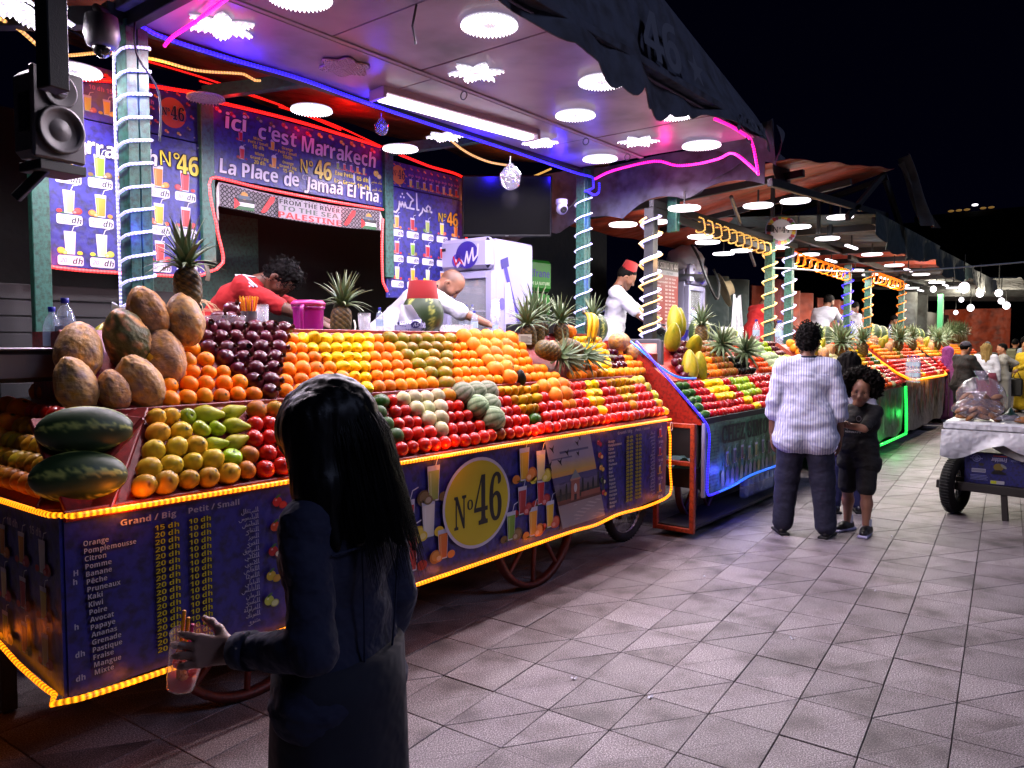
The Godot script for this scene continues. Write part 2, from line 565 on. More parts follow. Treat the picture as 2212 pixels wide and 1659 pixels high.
	mk("rope_amber", Color(0.9, 0.5, 0.1), 0.3, {"emit": Color(1.0, 0.46, 0.08), "e": 1.7, "bead": true})
	mk("rope_green", Color(0.2, 0.9, 0.4), 0.3, {"emit": Color(0.15, 1.0, 0.35), "e": 2.4, "bead": true})
	mk("rope_cyan", Color(0.2, 0.5, 0.9), 0.3, {"emit": Color(0.18, 0.42, 1.0), "e": 2.2, "bead": true})
func lamp(kind: String, at: Vector3, energy: float, col: Color, size: float, parent = self, spot := 0.0, towards := Vector3.DOWN):
	var l: Light3D
	if spot > 0.0:
		var s := SpotLight3D.new()
		s.spot_angle = spot
		s.spot_angle_attenuation = 0.35
		s.spot_range = 14.0
		s.spot_attenuation = 2.0
		l = s
	else:
		var q := OmniLight3D.new()
		q.omni_range = 10.0
		q.omni_attenuation = 2.0
		l = q
	l.name = kind
	l.light_color = col
	l.light_energy = energy * (LAMPS if spot > 0.0 else ROPES)
	l.light_size = size
	l.shadow_enabled = true
	parent.add_child(l, true)
	l.position = at
	if spot > 0.0: l.basis = Basis.looking_at(towards, Vector3.RIGHT if absf(towards.y) > 0.9 else Vector3.UP)
	return l
func curve(pts: Array, step := 0.04) -> Array:
	var out := []
	for k in pts.size() - 1:
		var a: Vector3 = pts[maxi(k - 1, 0)]
		var b: Vector3 = pts[k]
		var c: Vector3 = pts[k + 1]
		var d: Vector3 = pts[mini(k + 2, pts.size() - 1)]
		var m := maxi(1, int(b.distance_to(c) / step))
		for i in m:
			out.append(b.cubic_interpolate(c, a, d, float(i) / m))
	out.append(pts[-1])
	return out
func rope(called: String, pts: Array, mat: String, label: String, r := 0.009, step := 0.05):
	var mb := MB.new().tube(curve(pts, step), r, 6, Color.WHITE, 0.022)
	return solo(called, mb, M[mat], label, "rope light")
func spiral(a: Vector3, b: Vector3, w: float, turns: float, step := 14, half := Vector2(0.5, 0.5)) -> Array:
	var out := []
	var d := b - a
	var z := d.normalized()
	var x := (Vector3.RIGHT if absf(z.x) < 0.8 else Vector3.UP)
	x = (x - z * x.dot(z)).normalized()
	var y := z.cross(x)
	var m := int(turns * step)
	for k in m + 1:
		var an := TAU * turns * k / m
		var q := Vector2(cos(an), sin(an))
		q = q / pow(pow(absf(q.x), 5.0) + pow(absf(q.y), 5.0), 0.2)
		out.append(a + d * (float(k) / m) + (x * q.x + y * q.y) * w)
	return out
# ---------------------------------------------------------------- flat print: a layer of ink and film laid on a board
class PR:
	var mb := MB.new()
	var o: Vector3
	var r: Vector3
	var d: Vector3
	var n: Vector3
	var host
	func _init(h, origin: Vector3, right: Vector3, down: Vector3) -> void:
		host = h; o = origin; r = right.normalized(); d = down.normalized(); n = d.cross(r).normalized()
	func at(x: float, y: float, l := 1) -> Vector3:
		return o + r * x + d * y + n * (0.0012 + 0.0005 * l)
	func poly(p: Array, col: Color, l := 1, cols = null) -> PR:
		var pts := PackedVector2Array(p)
		var idx := Geometry2D.triangulate_polygon(pts)
		var s := mb.v.size()
		for k in pts.size(): mb.vert(at(pts[k].x, pts[k].y, l), n, cols[k] if cols else col)
		for k in range(0, idx.size(), 3): mb.tri(s + idx[k], s + idx[k + 1], s + idx[k + 2])
		return self
	func rect(x: float, y: float, w: float, h: float, col: Color, l := 1, c2 = null) -> PR:
		return poly([Vector2(x, y), Vector2(x + w, y), Vector2(x + w, y + h), Vector2(x, y + h)], col, l, [col, col, c2, c2] if c2 else null)
	func rrect(x: float, y: float, w: float, h: float, q: float, col: Color, l := 1) -> PR:
		var p := []
		for c in [[x + w - q, y + q, -PI / 2], [x + w - q, y + h - q, 0.0], [x + q, y + h - q, PI / 2], [x + q, y + q, PI]]:
			for k in 4: p.append(Vector2(c[0] + q * cos(c[2] + k * PI / 6), c[1] + q * sin(c[2] + k * PI / 6)))
		return poly(p, col, l)
	func ell(x: float, y: float, rx: float, ry: float, col: Color, l := 1, turn := 0.0, seg := 16) -> PR:
		var p := []
		for k in seg: p.append(Vector2(x, y) + Vector2(cos(TAU * k / seg) * rx, sin(TAU * k / seg) * ry).rotated(turn))
		return poly(p, col, l)
	func line(p: Array, w: float, col: Color, l := 1) -> PR:
		for k in p.size() - 1:
			var a: Vector2 = p[k]
			var b: Vector2 = p[k + 1]
			if a.distance_to(b) < 1e-6: continue
			var t := (b - a).normalized() * w * 0.5
			var q := Vector2(-t.y, t.x)
			poly([a + q - t * 0.6, b + q + t * 0.6, b - q + t * 0.6, a - q - t * 0.6], col, l)
		return self
	func text(s: String, x: float, y: float, h: float, col: Color, l := 3, align := 0, font := "bold", wide := 0.0, skew := 0.0, turn := 0.0) -> PR:
		var g: Array = host.letters(s, font)
		if g[0].is_empty(): return self
		var k: float = h / g[2]
		var w: float = g[3] * k
		var sx := 1.0
		if wide > 0.0:
			sx = wide / w
			w = wide
		var dx := -w * 0.5 * align
		var b := mb.v.size()
		for p in g[0]:
			var q := Vector2(dx + (p.x * k + p.y * k * skew) * sx, -p.y * k).rotated(turn)
			mb.vert(at(x + q.x, y + q.y, l), n, col)
		var ii: PackedInt32Array = g[1]
		for q in range(0, ii.size(), 3): mb.tri(b + ii[q], b + ii[q + 1], b + ii[q + 2])
		return self
	func edged(s: String, x: float, y: float, h: float, col: Color, edge: Color, e: float, l := 3, align := 0, font := "bold", wide := 0.0, skew := 0.0) -> PR:
		for k in 8: text(s, x + cos(TAU * k / 8) * e, y + sin(TAU * k / 8) * e, h, edge, l, align, font, wide, skew)
		return text(s, x, y, h, col, l + 1, align, font, wide, skew)
	func arab(s: String, x: float, y: float, h: float, col: Color, l := 3, pen := 0.13) -> PR:
		var u := h / 2.0
		var ux := u * 1.35
		var cx := x
		var joined := false
		for k in s.length():
			var ch := s[k]
			if ch == " ":
				cx -= ux * 0.7; joined = false
				continue
			var last := k == s.length() - 1 or s[k + 1] == " "
			var e: Array = host.ARAB.get(ch, host.ARAB["b"])
			var fin: bool = last or not e[0]
			var st: Array = e[2] if fin else e[1]
			var w: float = e[4] if fin else e[3]
			if not joined: cx -= ux * 0.12
			for sk in st:
				var p := []
				for q in range(0, sk.size(), 2): p.append(Vector2(cx - sk[q] * ux, y - sk[q + 1] * u))
				line(p, h * pen, col, l)
			for q in range(0, e[5].size(), 2): ell(cx - (e[5][q] if e[5][q] < 9 else w * 0.5) * ux, y - e[5][q + 1] * u, h * pen * 0.62, h * pen * 0.62, col, l, 0.0, 6)
			cx -= w * ux
			joined = e[0] and not last
		return self
	func juice(x: float, y: float, h: float, col: Color, fruit: Color, l := 2, fs := 1.0, side := 1) -> PR:
		var w := h * 0.5
		var k := float(side)
		ell(x + w * 0.75 * k, y - h * 0.14, h * 0.2 * fs, h * 0.17 * fs, fruit.darkened(0.15), l)
		ell(x + w * 0.7 * k, y - h * 0.16, h * 0.15 * fs, h * 0.12 * fs, fruit.lightened(0.15), l + 1)
		ell(x - w * 0.8 * k, y - h * 0.08, h * 0.14 * fs, h * 0.1 * fs, fruit, l)
		ell(x - w * 0.2, y - h * 0.01, h * 0.28, h * 0.035, Color(0.2, 0.42, 0.16), l)
		line([Vector2(x + w * 0.1, y - h * 0.9), Vector2(x + w * 0.35, y - h * 1.22), Vector2(x + w * 0.75, y - h * 1.28)], h * 0.03, Color(0.85, 0.85, 0.9), l + 1)
		poly([Vector2(x - w * 0.5, y - h), Vector2(x + w * 0.5, y - h), Vector2(x + w * 0.38, y), Vector2(x - w * 0.38, y)], Color(0.78, 0.78, 0.84), l + 1)
		poly([Vector2(x - w * 0.44, y - h * 0.86), Vector2(x + w * 0.44, y - h * 0.86), Vector2(x + w * 0.34, y - h * 0.04), Vector2(x - w * 0.34, y - h * 0.04)], col, l + 2, [col.lightened(0.15), col, col.darkened(0.12), col])
		poly([Vector2(x - w * 0.32, y - h * 0.8), Vector2(x - w * 0.2, y - h * 0.8), Vector2(x - w * 0.18, y - h * 0.1), Vector2(x - w * 0.25, y - h * 0.1)], col.lightened(0.3), l + 3)
		ell(x + w * 0.45 * k, y - h * 0.07, h * 0.13 * fs, h * 0.1 * fs, fruit.lightened(0.1), l + 4)
		ell(x + w * 0.45 * k, y - h * 0.07, h * 0.08 * fs, h * 0.06 * fs, fruit.lightened(0.45), l + 5)
		return self
	func fruit(x: float, y: float, s: float, col: Color, cut: Color, l := 2) -> PR:
		ell(x - s * 0.3, y - s * 0.2, s * 0.55, s * 0.5, col, l)
		ell(x + s * 0.35, y + s * 0.2, s * 0.5, s * 0.4, col.darkened(0.15), l + 1)
		ell(x + s * 0.35, y + s * 0.2, s * 0.4, s * 0.3, cut, l + 2)
		ell(x - s * 0.2, y - s * 0.75, s * 0.35, s * 0.12, Color(0.2, 0.42, 0.15), l + 1, -0.5)
		ell(x - s * 0.45, y - s * 0.4, s * 0.14, s * 0.1, col.lightened(0.5), l + 1)
		return self
	func put(parent, called := "print", mat = null):
		return host.obj(called, mb, mat if mat else host.M.print, parent)
func letters(s: String, font: String) -> Array:
	var key := s + "|" + font
	if glyphs.has(key): return glyphs[key]
	var f := SystemFont.new()
	f.font_names = PackedStringArray(["Droid Serif" if font.begins_with("serif") else "Droid Sans"])
	f.font_weight = 700 if font.ends_with("bold") else 400
	var out := []
	for w in (["H", s] if not glyphs.has("H|" + font) and s != "H" else [s]):
		var tm := TextMesh.new()
		tm.font = f
		tm.font_size = 48
		tm.pixel_size = 0.01
		tm.depth = 0.0
		tm.curve_step = 1.6
		tm.text = w
		tm.horizontal_alignment = HORIZONTAL_ALIGNMENT_LEFT
		var pts := PackedVector3Array()
		var idx := PackedInt32Array()
		for k in tm.get_surface_count():
			var a := tm.surface_get_arrays(k)
			var b := pts.size()
			pts.append_array(a[Mesh.ARRAY_VERTEX])
			if a[Mesh.ARRAY_INDEX] != null:
				for q in a[Mesh.ARRAY_INDEX]: idx.append(b + q)
			else:
				for q in a[Mesh.ARRAY_VERTEX].size(): idx.append(b + q)
		var lo := Vector3.INF
		var hi := -Vector3.INF
		for p in pts:
			lo = lo.min(p); hi = hi.max(p)
		if w == "H": glyphs["H|" + font] = [pts, idx, hi.y - lo.y, hi.x - lo.x, lo.y]
		var base: float = glyphs["H|" + font][4]
		var res := PackedVector3Array()
		for p in pts: res.append(Vector3(p.x - lo.x, p.y - base, 0))
		if pts.is_empty(): hi = lo
		out = [res, idx, glyphs["H|" + font][2], hi.x - lo.x, 0.0]
		if w != "H": glyphs[w + "|" + font] = out
	return out
var ARAB := {}
func arab_letters():
	var base := [0, 0]
	var tooth := [[0, 0, 0.3, 0, 0.35, 0.75, 0.4, 0, 0.75, 0]]
	var bowl := [[0, 0, 0.1, 0.6, 0.2, 0, 0.6, -0.2, 1.2, -0.2, 1.6, 0, 1.7, 0.5]]
	var deep := [[0, 0, 0.15, 0.5, 0.25, -0.2, 0.6, -0.8, 1.1, -0.8, 1.4, -0.3, 1.4, 0.3]]
	var loop := [[0, 0, 0.3, 0.1, 0.2, 0.55, 0.5, 0.75, 0.75, 0.4, 0.55, 0, 0.3, 0.05, 0.9, 0]]
	var loopb := [[0, 0, 0.1, 0.5, 0.4, 0.75, 0.65, 0.4, 0.4, 0.1, 0.1, 0.3], [0.1, 0.3, 0.15, -0.1, 0.7, -0.3, 1.4, -0.2, 1.7, 0.4]]
	var loopd := [[0, 0, 0.1, 0.5, 0.4, 0.75, 0.65, 0.4, 0.4, 0.1, 0.1, 0.3], [0.1, 0.3, 0.2, -0.4, 0.6, -0.8, 1.1, -0.7, 1.4, -0.1]]
	var hook := [[0, 0, 0.5, 0.1, 0.2, 0.7], [0.2, 0.7, 1.0, 0.8], [0.5, 0.1, 0.9, 0, 1.1, 0]]
	var hookf := [[0, 0.7, 0.5, 0.8, 1.0, 0.6, 0.4, 0.1, 0.2, -0.5, 0.6, -1.0, 1.3, -0.9]]
	var saw := [[0, 0, 0.15, 0.6, 0.3, 0, 0.5, 0.6, 0.65, 0, 0.85, 0.6, 1.0, 0, 1.2, 0]]
	var sawf := [[0, 0, 0.15, 0.6, 0.3, 0, 0.5, 0.6, 0.65, 0, 0.85, 0.6, 0.95, -0.3, 1.3, -0.8, 1.8, -0.7, 2.1, 0]]
	var sad := [[0, 0, 0.7, 0, 1.1, 0.3, 0.9, 0.7, 0.5, 0.6, 0.1, 0], [0.7, 0, 1.1, 0, 1.25, 0.4, 1.35, 0, 1.5, 0]]
	var sadf := [[0, 0, 0.7, 0, 1.1, 0.3, 0.9, 0.7, 0.5, 0.6, 0.1, 0], [0.7, 0, 1.1, 0.1, 1.25, -0.5, 1.6, -0.8, 2.0, -0.6, 2.2, 0.1]]
	var tah := [[0, 0, 0.7, 0, 1.1, 0.3, 0.9, 0.7, 0.5, 0.6, 0.1, 0], [0.3, 0, 0.35, 2.0], [0.7, 0, 1.3, 0]]
	var alif := [[0.25, 0, 0.3, 2.0], [0, 0, 0.25, 0]]
	var lam := [[0, 0, 0.3, 0, 0.35, 2.0], [0.3, 0, 0.7, 0]]
	var lamf := [[0, 0, 0.3, 0, 0.35, 2.0], [0.3, 0, 0.4, -0.5, 0.8, -0.7, 1.2, -0.3, 1.2, 0.2]]
	var reh := [[0, 0, 0.3, 0.3, 0.4, -0.2, 0.8, -0.7]]
	var kaf := [[0, 0, 0.6, 0, 0.4, 0.8, 0.1, 1.1, 0.9, 1.8], [0.5, 0, 1.0, 0]]
	var kaff := [[0.15, 2.0, 0.2, 0.1, 0.6, -0.1, 1.3, 0, 1.4, 0.4], [0.5, 0.6, 0.8, 0.8, 0.5, 1.0]]
	var wow := [[0, 0, 0.1, 0.5, 0.35, 0.7, 0.55, 0.3, 0.3, 0.05, 0.1, 0.3], [0.1, 0.3, 0.3, -0.3, 0.8, -0.7]]
	var mimf := [[0, 0, 0.3, 0.1, 0.3, 0.5, 0.6, 0.5, 0.7, 0.1, 0.4, 0], [0.6, 0.05, 0.75, -0.2, 0.75, -0.9]]
	var hehf := [[0, 0, 0.3, 0, 0.35, 0.7, 0.7, 0.4, 0.7, 0, 0.3, 0]]
	var ain := [[0, 0, 0.3, 0.1, 0.6, 0.6, 0.2, 0.7, 0.5, 0.1, 0.8, 0]]
	var ainf := [[0.7, 0.7, 0.3, 0.8, 0.2, 0.4, 0.7, 0.3, 0.3, 0, 0.2, -0.6, 0.7, -1.0, 1.2, -0.8]]
	var yehf := [[0, 0, 0.3, 0.4, 0.5, 0.2, 0.2, -0.2, 0.3, -0.6, 0.9, -0.7, 1.4, -0.3, 1.4, 0.1]]
	var D := 10.0
	ARAB = {
		"ا": [false, alif, alif, 0.5, 0.5, []], "إ": [false, alif, alif, 0.5, 0.5, [0.3, -0.6]], "أ": [false, alif, alif, 0.5, 0.5, [0.3, 2.4]],
		"ل": [true, lam, lamf, 0.7, 1.4, []], "b": [true, tooth, bowl, 0.75, 1.85, []], "ب": [true, tooth, bowl, 0.75, 1.85, [D, -0.6]],
		"ت": [true, tooth, bowl, 0.75, 1.85, [0.2, 1.2, 0.6, 1.2]], "ن": [true, tooth, deep, 0.75, 1.6, [D, 1.2]], "ي": [true, tooth, yehf, 0.75, 1.6, [0.2, -1.1, 0.6, -1.1]],
		"ر": [false, reh, reh, 0.7, 0.7, []], "ز": [false, reh, reh, 0.7, 0.7, [0.4, 0.9]], "م": [true, loop, mimf, 0.9, 0.9, []],
		"و": [false, wow, wow, 0.75, 0.75, []], "ف": [true, loop, loopb, 0.9, 1.9, [0.45, 1.3]], "ق": [true, loop, loopd, 0.9, 1.6, [0.3, 1.3, 0.65, 1.3]],
		"ح": [true, hook, hookf, 1.1, 1.4, []], "خ": [true, hook, hookf, 1.1, 1.4, [0.5, 1.4]], "ج": [true, hook, hookf, 1.1, 1.4, [0.6, -0.5]],
		"س": [true, saw, sawf, 1.2, 2.2, []], "ش": [true, saw, sawf, 1.2, 2.2, [0.3, 1.2, 0.7, 1.2, 0.5, 1.6]], "ص": [true, sad, sadf, 1.5, 2.3, []],
		"ض": [true, sad, sadf, 1.5, 2.3, [0.6, 1.3]], "ط": [true, tah, tah, 1.3, 1.4, []], "ك": [true, kaf, kaff, 1.0, 1.5, []],
		"ة": [false, hehf, hehf, 0.85, 0.85, [0.3, 1.2, 0.65, 1.2]], "ع": [true, ain, ainf, 0.8, 1.3, []], "غ": [true, ain, ainf, 0.8, 1.3, [0.4, 1.4]],
		"ء": [false, ain, ain, 0.8, 0.8, []],
	}
# ---------------------------------------------------------------- ground
func ground():
	var g := Node3D.new()
	g.name = "pavement"
	add_child(g)
	tag(g, "", "", "", "structure")
	var O := Vector3(2.273, 0, -2.479)
	var U := Vector3(0.373, 0, -0.037)
	var V := Vector3(0.014, 0, 0.300)
	var bed := MB.new()
	bed.face([Vector3(-400, -0.014, -400), Vector3(400, -0.014, -400), Vector3(400, -0.014, 400), Vector3(-400, -0.014, 400)], Vector3.UP)
	obj("bedding", bed, M.joint, g)
	var meshes := []
	for half in 2:
		var a := Vector3.ZERO
		var q := [a, U, U + V] if half == 0 else [a, U + V, V]
		var mid: Vector3 = (q[0] + q[1] + q[2]) / 3.0
		var mb := MB.new()
		var top := []
		for p in q: top.append(mid + (p - mid) * (1.0 - 0.0065 / (p - mid).length()) - mid)
		var low := []
		for p in top: low.append(p * 1.008 + Vector3(0, -0.0025, 0))
		mb.face(top, Vector3.UP)
		for k in 3:
			var e: Vector3 = top[(k + 1) % 3] - top[k]
			var nn := Vector3(e.z, 0, -e.x).normalized()
			if nn.dot(top[k]) < 0: nn = -nn
			mb.face([top[k], top[(k + 1) % 3], low[(k + 1) % 3], low[k]], (nn + Vector3.UP).normalized())
			mb.face([low[k], low[(k + 1) % 3], low[(k + 1) % 3] + Vector3.DOWN * 0.03, low[k] + Vector3.DOWN * 0.03], nn)
		meshes.append([mb, mid])
	var shared := [meshes[0][0].mesh(), meshes[1][0].mesh()]
	var list := []
	var yaw := deg_to_rad(38.4)
	var f := Vector3(cos(yaw), 0, -sin(yaw))
	var r := Vector3(sin(yaw), 0, cos(yaw))
	for i in range(-12, 90):
		for j in range(-16, 30):
			for half in 2:
				var c: Vector3 = O + U * i + V * j + meshes[half][1]
				var t := f.dot(c)
				if t < 0.3: continue
				if t > 32.0: continue
				list.append([t, i, j, half, c, t > 2.6 and absf(r.dot(c) / t) < 0.69 and c.z > -3.0 and not (c.z < -2.6 and c.x < 5.8)])
	list.sort_custom(func(a, b): return a[0] < b[0])
	var rest := [MB.new(), MB.new(), MB.new(), MB.new()]
	var n := 0
	for e in list:
		var hsh := absi((e[1] * 7349 + e[2] * 9151 + e[3] * 331) % 97)
		var xf := Transform3D(Basis.from_euler(Vector3((hsh % 7 - 3) * 0.0012, 0, (hsh % 5 - 2) * 0.0014)), e[4] + Vector3(0, (hsh % 9 - 4) * 0.0004, 0))
		if e[5] and n < 300:
			n += 1
			var o = obj("paver", shared[e[3]], M["paver%d" % (hsh % 4)], g)
			o.transform = xf
		else:
			rest[hsh % 4].add(meshes[e[3]][0], xf)
	for k in 4: tag(obj("paving", rest[k], M["paver%d" % k], g), "", "", "", "stuff")
	var bits := [[3.05, -1.62, 0.035, 0.012], [4.15, -1.35, 0.03, 0.012], [3.0, -2.0, 0.03, 0.015], [4.9, -2.2, 0.02, 0.01], [5.3, -1.2, 0.018, 0.009], [6.9, -1.45, 0.02, 0.01]]
	for k in bits.size():
		var b: Array = bits[k]
		var mb := MB.new().sheet(4, 2, func(u: float, w: float): return Vector3((u - 0.5) * b[2], 0.004 + 0.006 * sin(u * 7.0 + k), (w - 0.5) * b[3]), Color.WHITE, 0.001)
		solo("paper_scrap", mb, M.tissue, ["curled white paper scrap near the woman in black", "tiny white cigarette end on the open paving", "white scrap lying closest to the dark cart shadow", "small pale crumb on the paving by the cart wheel", "small pale crumb out on the bare paving", "pale crumb lying before the striped shirt man"][k], "litter", "", Vector3(b[0], 0.002, b[1])).rotation.y = k * 1.3
	var cr := MB.new().sheet(10, 8, func(u: float, w: float): return Vector3((u - 0.5) * 0.22, 0.02 + 0.03 * sin(u * 9 + w * 5) * sin(w * 7 + 1) + 0.02, (w - 0.5) * 0.14), Color.WHITE, 0.002)
	solo("crumpled_paper", cr, M.tissue, "crumpled white paper on the paving past the boy", "litter", "", Vector3(12.3, 0.0, -1.62))
# ---------------------------------------------------------------- the canopy of the first stall
func disc_lamp(at: Vector3, r: float, shape: int, label: String, e: float, tilt := Vector3.ZERO, lit := true):
	var t = thing("led_lamp", label, "lamp", at, 0.0, "led lamps under the canopies")
	t.rotation = tilt
	var pts := []
	var seg := 36
	for k in seg:
		var an := TAU * k / seg
		var q := 1.0
		if shape == 1:
			var ph := absf(fmod(an / (TAU / 6.0), 1.0) - 0.5) * 2.0
			q = lerpf(0.56, 1.2, ph)
		elif shape == 2: q = 0.86 + 0.16 * cos(an * 6.0)
		pts.append(Vector2(cos(an), sin(an)) * r * q)
	var hous := MB.new()
	var rs := []
	for l in [[1.0, 0.0], [1.0, -0.006], [0.97, -0.011]]:
		var ring := PackedVector3Array()
		for p in pts: ring.append(V(p.x * l[0], l[1], p.y * l[0]))
		rs.append(ring)
	hous.rings(rs, Color.WHITE)
	obj("housing", hous, M.led_face if lit else M.lamp_off, t)
	var dots := MB.new()
	var rr := r * 0.97
	while rr > 0.02:
		var m := int(TAU * rr / 0.021)
		for k in m:
			var an := TAU * (k + 0.5 * int(rr / 0.021)) / m
			var q := 1.0
			if shape == 1:
				var ph := absf(fmod(an / (TAU / 6.0), 1.0) - 0.5) * 2.0
				q = lerpf(0.56, 1.2, ph)
			elif shape == 2: q = 0.86 + 0.16 * cos(an * 6.0)
			var p := V(cos(an) * rr * q, -0.011, sin(an) * rr * q)
			var out := V(cos(an), 0, sin(an)) * (0.006 if rr > r * 0.9 else 0.0)
			var s := dots.v.size()
			for d in [[-1, -1], [1, -1], [1, 1], [-1, 1]]: dots.vert(p + V(d[0], 0, d[1]) * 0.0056, V(d[0], 0, d[1]).normalized())
			dots.vert(p + Vector3.DOWN * 0.009 + out, Vector3.DOWN)
			for d in 4: dots.tri(s + d, s + (d + 1) % 4, s + 4)
		rr -= 0.021
	tag(obj("led_beads", dots, M.led_white if lit else M.lamp_off, t), "", "", "", "stuff")
	obj("mount", MB.new().lathe([Vector2(0.025, 0.0), Vector2(0.02, 0.03)], 8), M.lamp_off, t)
	if lit and e > 0.0: lamp("led_light", V(0, -0.06, 0), e, Color(1.0, 0.94, 0.99), r * 0.75, t, 86.0)
	return t
func post_lights(called: String, a: Vector3, b: Vector3, w: float, turns: float, mat: String, label: String, r := 0.008):
	var mb := MB.new().tube(spiral(a, b, w, turns), r, 6, Color.WHITE, 0.02)
	return solo(called, mb, M[mat], label, "rope light")
func stall46():
	var t = thing("stall_canopy", "pale panelled canopy over the nearest juice cart with dark scalloped awning", "canopy")
	var zf := -2.44
	var zm := -3.52
	var zb := -4.24
	var fx := [2.02, 2.81, 3.50, 5.54, 6.36]
	var bx := [2.02, 3.65, 5.50, 6.36]
	for k in 4: obj("ceiling_panel", MB.new().box(V((fx[k] + fx[k + 1]) / 2, 3.312 + 0.002 * k, (zf + zm) / 2), V(fx[k + 1] - fx[k] - 0.012, 0.012, zf - zm - 0.03), Basis.from_euler(V(0, 0, 0.002 * (k - 1))), Color.WHITE, 0.003), M.ceiling, t)
	for k in 3: obj("ceiling_panel", MB.new().box(V((bx[k] + bx[k + 1]) / 2, 3.311 + 0.002 * k, (zm + zb) / 2), V(bx[k + 1] - bx[k] - 0.012, 0.012, zm - zb - 0.03), Basis(), Color.WHITE, 0.003), M.ceiling, t)
	obj("ceiling_rail", MB.new().box(V(4.19, 3.304, zm), V(4.34, 0.012, 0.05)).box(V(4.19, 3.298, zm - 0.012), V(4.34, 0.008, 0.008)), M.ceiling, t)
	obj("roof_sheet", MB.new().box(V(4.19, 3.37, -3.35), V(4.5, 0.05, 1.9)), M.awning, t)
	var beam := MB.new()
	beam.beam(V(1.9, 3.33, -4.22), V(6.6, 3.33, -4.22), 0.07, 0.1)
	obj("beam", beam, M.dark_paint, t)
	obj("beam", MB.new().beam(V(2.02, 3.32, -4.26), V(2.02, 3.32, -2.5), 0.06, 0.1), M.dark_paint, t)
	obj("beam", MB.new().beam(V(1.35, 3.3, -4.95), V(2.05, 3.34, -4.2), 0.08, 0.1), M.dark_paint, t)
	obj("beam", MB.new().beam(V(3.08, 3.42, -5.3), V(3.7, 3.52, -4.25), 0.07, 0.09), M.green_paint, t)
	obj("beam", MB.new().beam(V(4.82, 3.34, -5.3), V(5.3, 3.42, -4.25), 0.07, 0.09), M.green_paint, t)
	for p in [[2.04, -4.22, 0.115], [6.46, -4.22, 0.1]]:
		var po := MB.new().box(V(p[0] - 0.032, 1.66, p[1]), V(p[2] * 0.52, 3.3, p[2])).box(V(p[0] + 0.032, 1.66, p[1]), V(p[2] * 0.52, 3.3, p[2] - 0.004))
		obj("post", po, M.green_paint, t)
	for p in [[3.065, 2.2, 3.42, -5.33], [4.83, 2.2, 3.38, -5.33], [1.90, 0.0, 2.72, -5.2]]:
		obj("back_post", MB.new().box(V(p[0], (p[1] + p[2]) / 2, p[3] + 0.06), V(0.10, p[2] - p[1], 0.06)), M.green_paint, t)
	for x in [3.92, 5.42, 6.1]:
		var ring := []
		for k in 13: ring.append(V(x, 3.262 + 0.028 * cos(TAU * k / 12), zm + 0.028 * sin(TAU * k / 12)))
		obj("hook", MB.new().tube(ring, 0.004, 5), M.grey_plastic, t)
	obj("drip_rod", MB.new().tube([V(2.82, 3.31, -2.85), V(2.80, 3.2, -2.86), V(2.83, 3.12, -2.87)], 0.006, 6), M.grey_plastic, t)
	var aw := func(u: float, w: float) -> Vector3:
		var x := lerpf(0.6, 6.75, u)
		var top := lerpf(4.62, 3.60, clampf((x - 2.6) / 4.4, 0.0, 1.0))
		var sc := 0.0
		var fall := clampf((x - 3.2) / 0.8, 0.0, 1.0) * clampf((5.35 - x) / 0.5, 0.0, 1.0)
		sc = -0.15 * fall * (0.55 + 0.45 * absf(sin(x * 5.1))) - 0.05 * fall * absf(sin(x * 12.3 + 0.6))
		var low := 3.27 + sc
		return V(x, lerpf(top, low, w), -2.40 + 0.05 * sin(x * 3.1 + w * 2.0) * w + 0.03 * sin(x * 9.0 + 1.0) * w * w - 0.24 * (1.0 - w))
	var mb := MB.new().sheet(120, 12, aw, Color.WHITE, 0.006)
	obj("awning", mb, M.awning, t)
	var wr := func(u: float, w: float) -> Vector3:
		return V(6.72 + 0.16 * u + 0.10 * sin(w * 4.0) * u + 0.1 * w, lerpf(3.55 - 0.12 * u, 3.16 + 0.10 * sin(u * 5.0) - 0.07 * u, w), -2.44 - 0.95 * u + 0.04 * sin(u * 17.0))
	obj("awning_end", MB.new().sheet(24, 8, wr, Color.WHITE, 0.006), M.awning, t)
	var wr2 := func(u: float, w: float) -> Vector3:
		var x := lerpf(6.75, 7.65, u)
		return V(x, lerpf(lerpf(3.50, 3.42, u), lerpf(3.18, 3.02, u) + 0.05 * sin(u * 8.0), w), -2.42 - 0.22 * u + 0.05 * sin(u * 6.0 + w * 3.0))
	obj("awning_end", MB.new().sheet(18, 8, wr2, Color.WHITE, 0.006), M.awning, t)
	var iv := func(u: float, w: float) -> Vector3:
		var z := lerpf(-2.55, -5.6, u)
		var low := 2.86 + 0.10 * absf(sin(u * 13.0)) - 0.16 * clampf(u * 1.6 - 0.3, 0.0, 1.0) + 0.16 * (1.0 - u)
		return V(6.85 + 0.05 * sin(u * 15.0), lerpf(3.42, low, w), z)
	obj("inner_valance", MB.new().sheet(60, 8, iv, Color.WHITE, 0.005), M.awning, t)
	obj("valance_post", MB.new().box(V(6.93, 2.99, -3.48), V(0.05, 0.6, 0.13), Basis(Vector3.UP, -0.35)).ell(V(6.925, 2.77, -3.415), V(0.02, 0.02, 0.02)), M.green_paint, t)
	var pr := PR.new(self, V(0, 4.0, -2.53), V(1, 0, 0), V(0, -1, 0.24))
	for e in [[4.35, 0.62, "46", 0.36], [2.95, 0.70, "N°", 0.30]]: pr.text(e[2], e[0], e[1], e[3], Color(0.37, 0.38, 0.42), 10, 0, "bold", 0.0, 0.1)
	var star := []
	for k in 10: star.append(Vector2(5.12, 0.50) + Vector2(sin(TAU * k / 10.0), -cos(TAU * k / 10.0)) * (0.13 if k % 2 == 0 else 0.05))
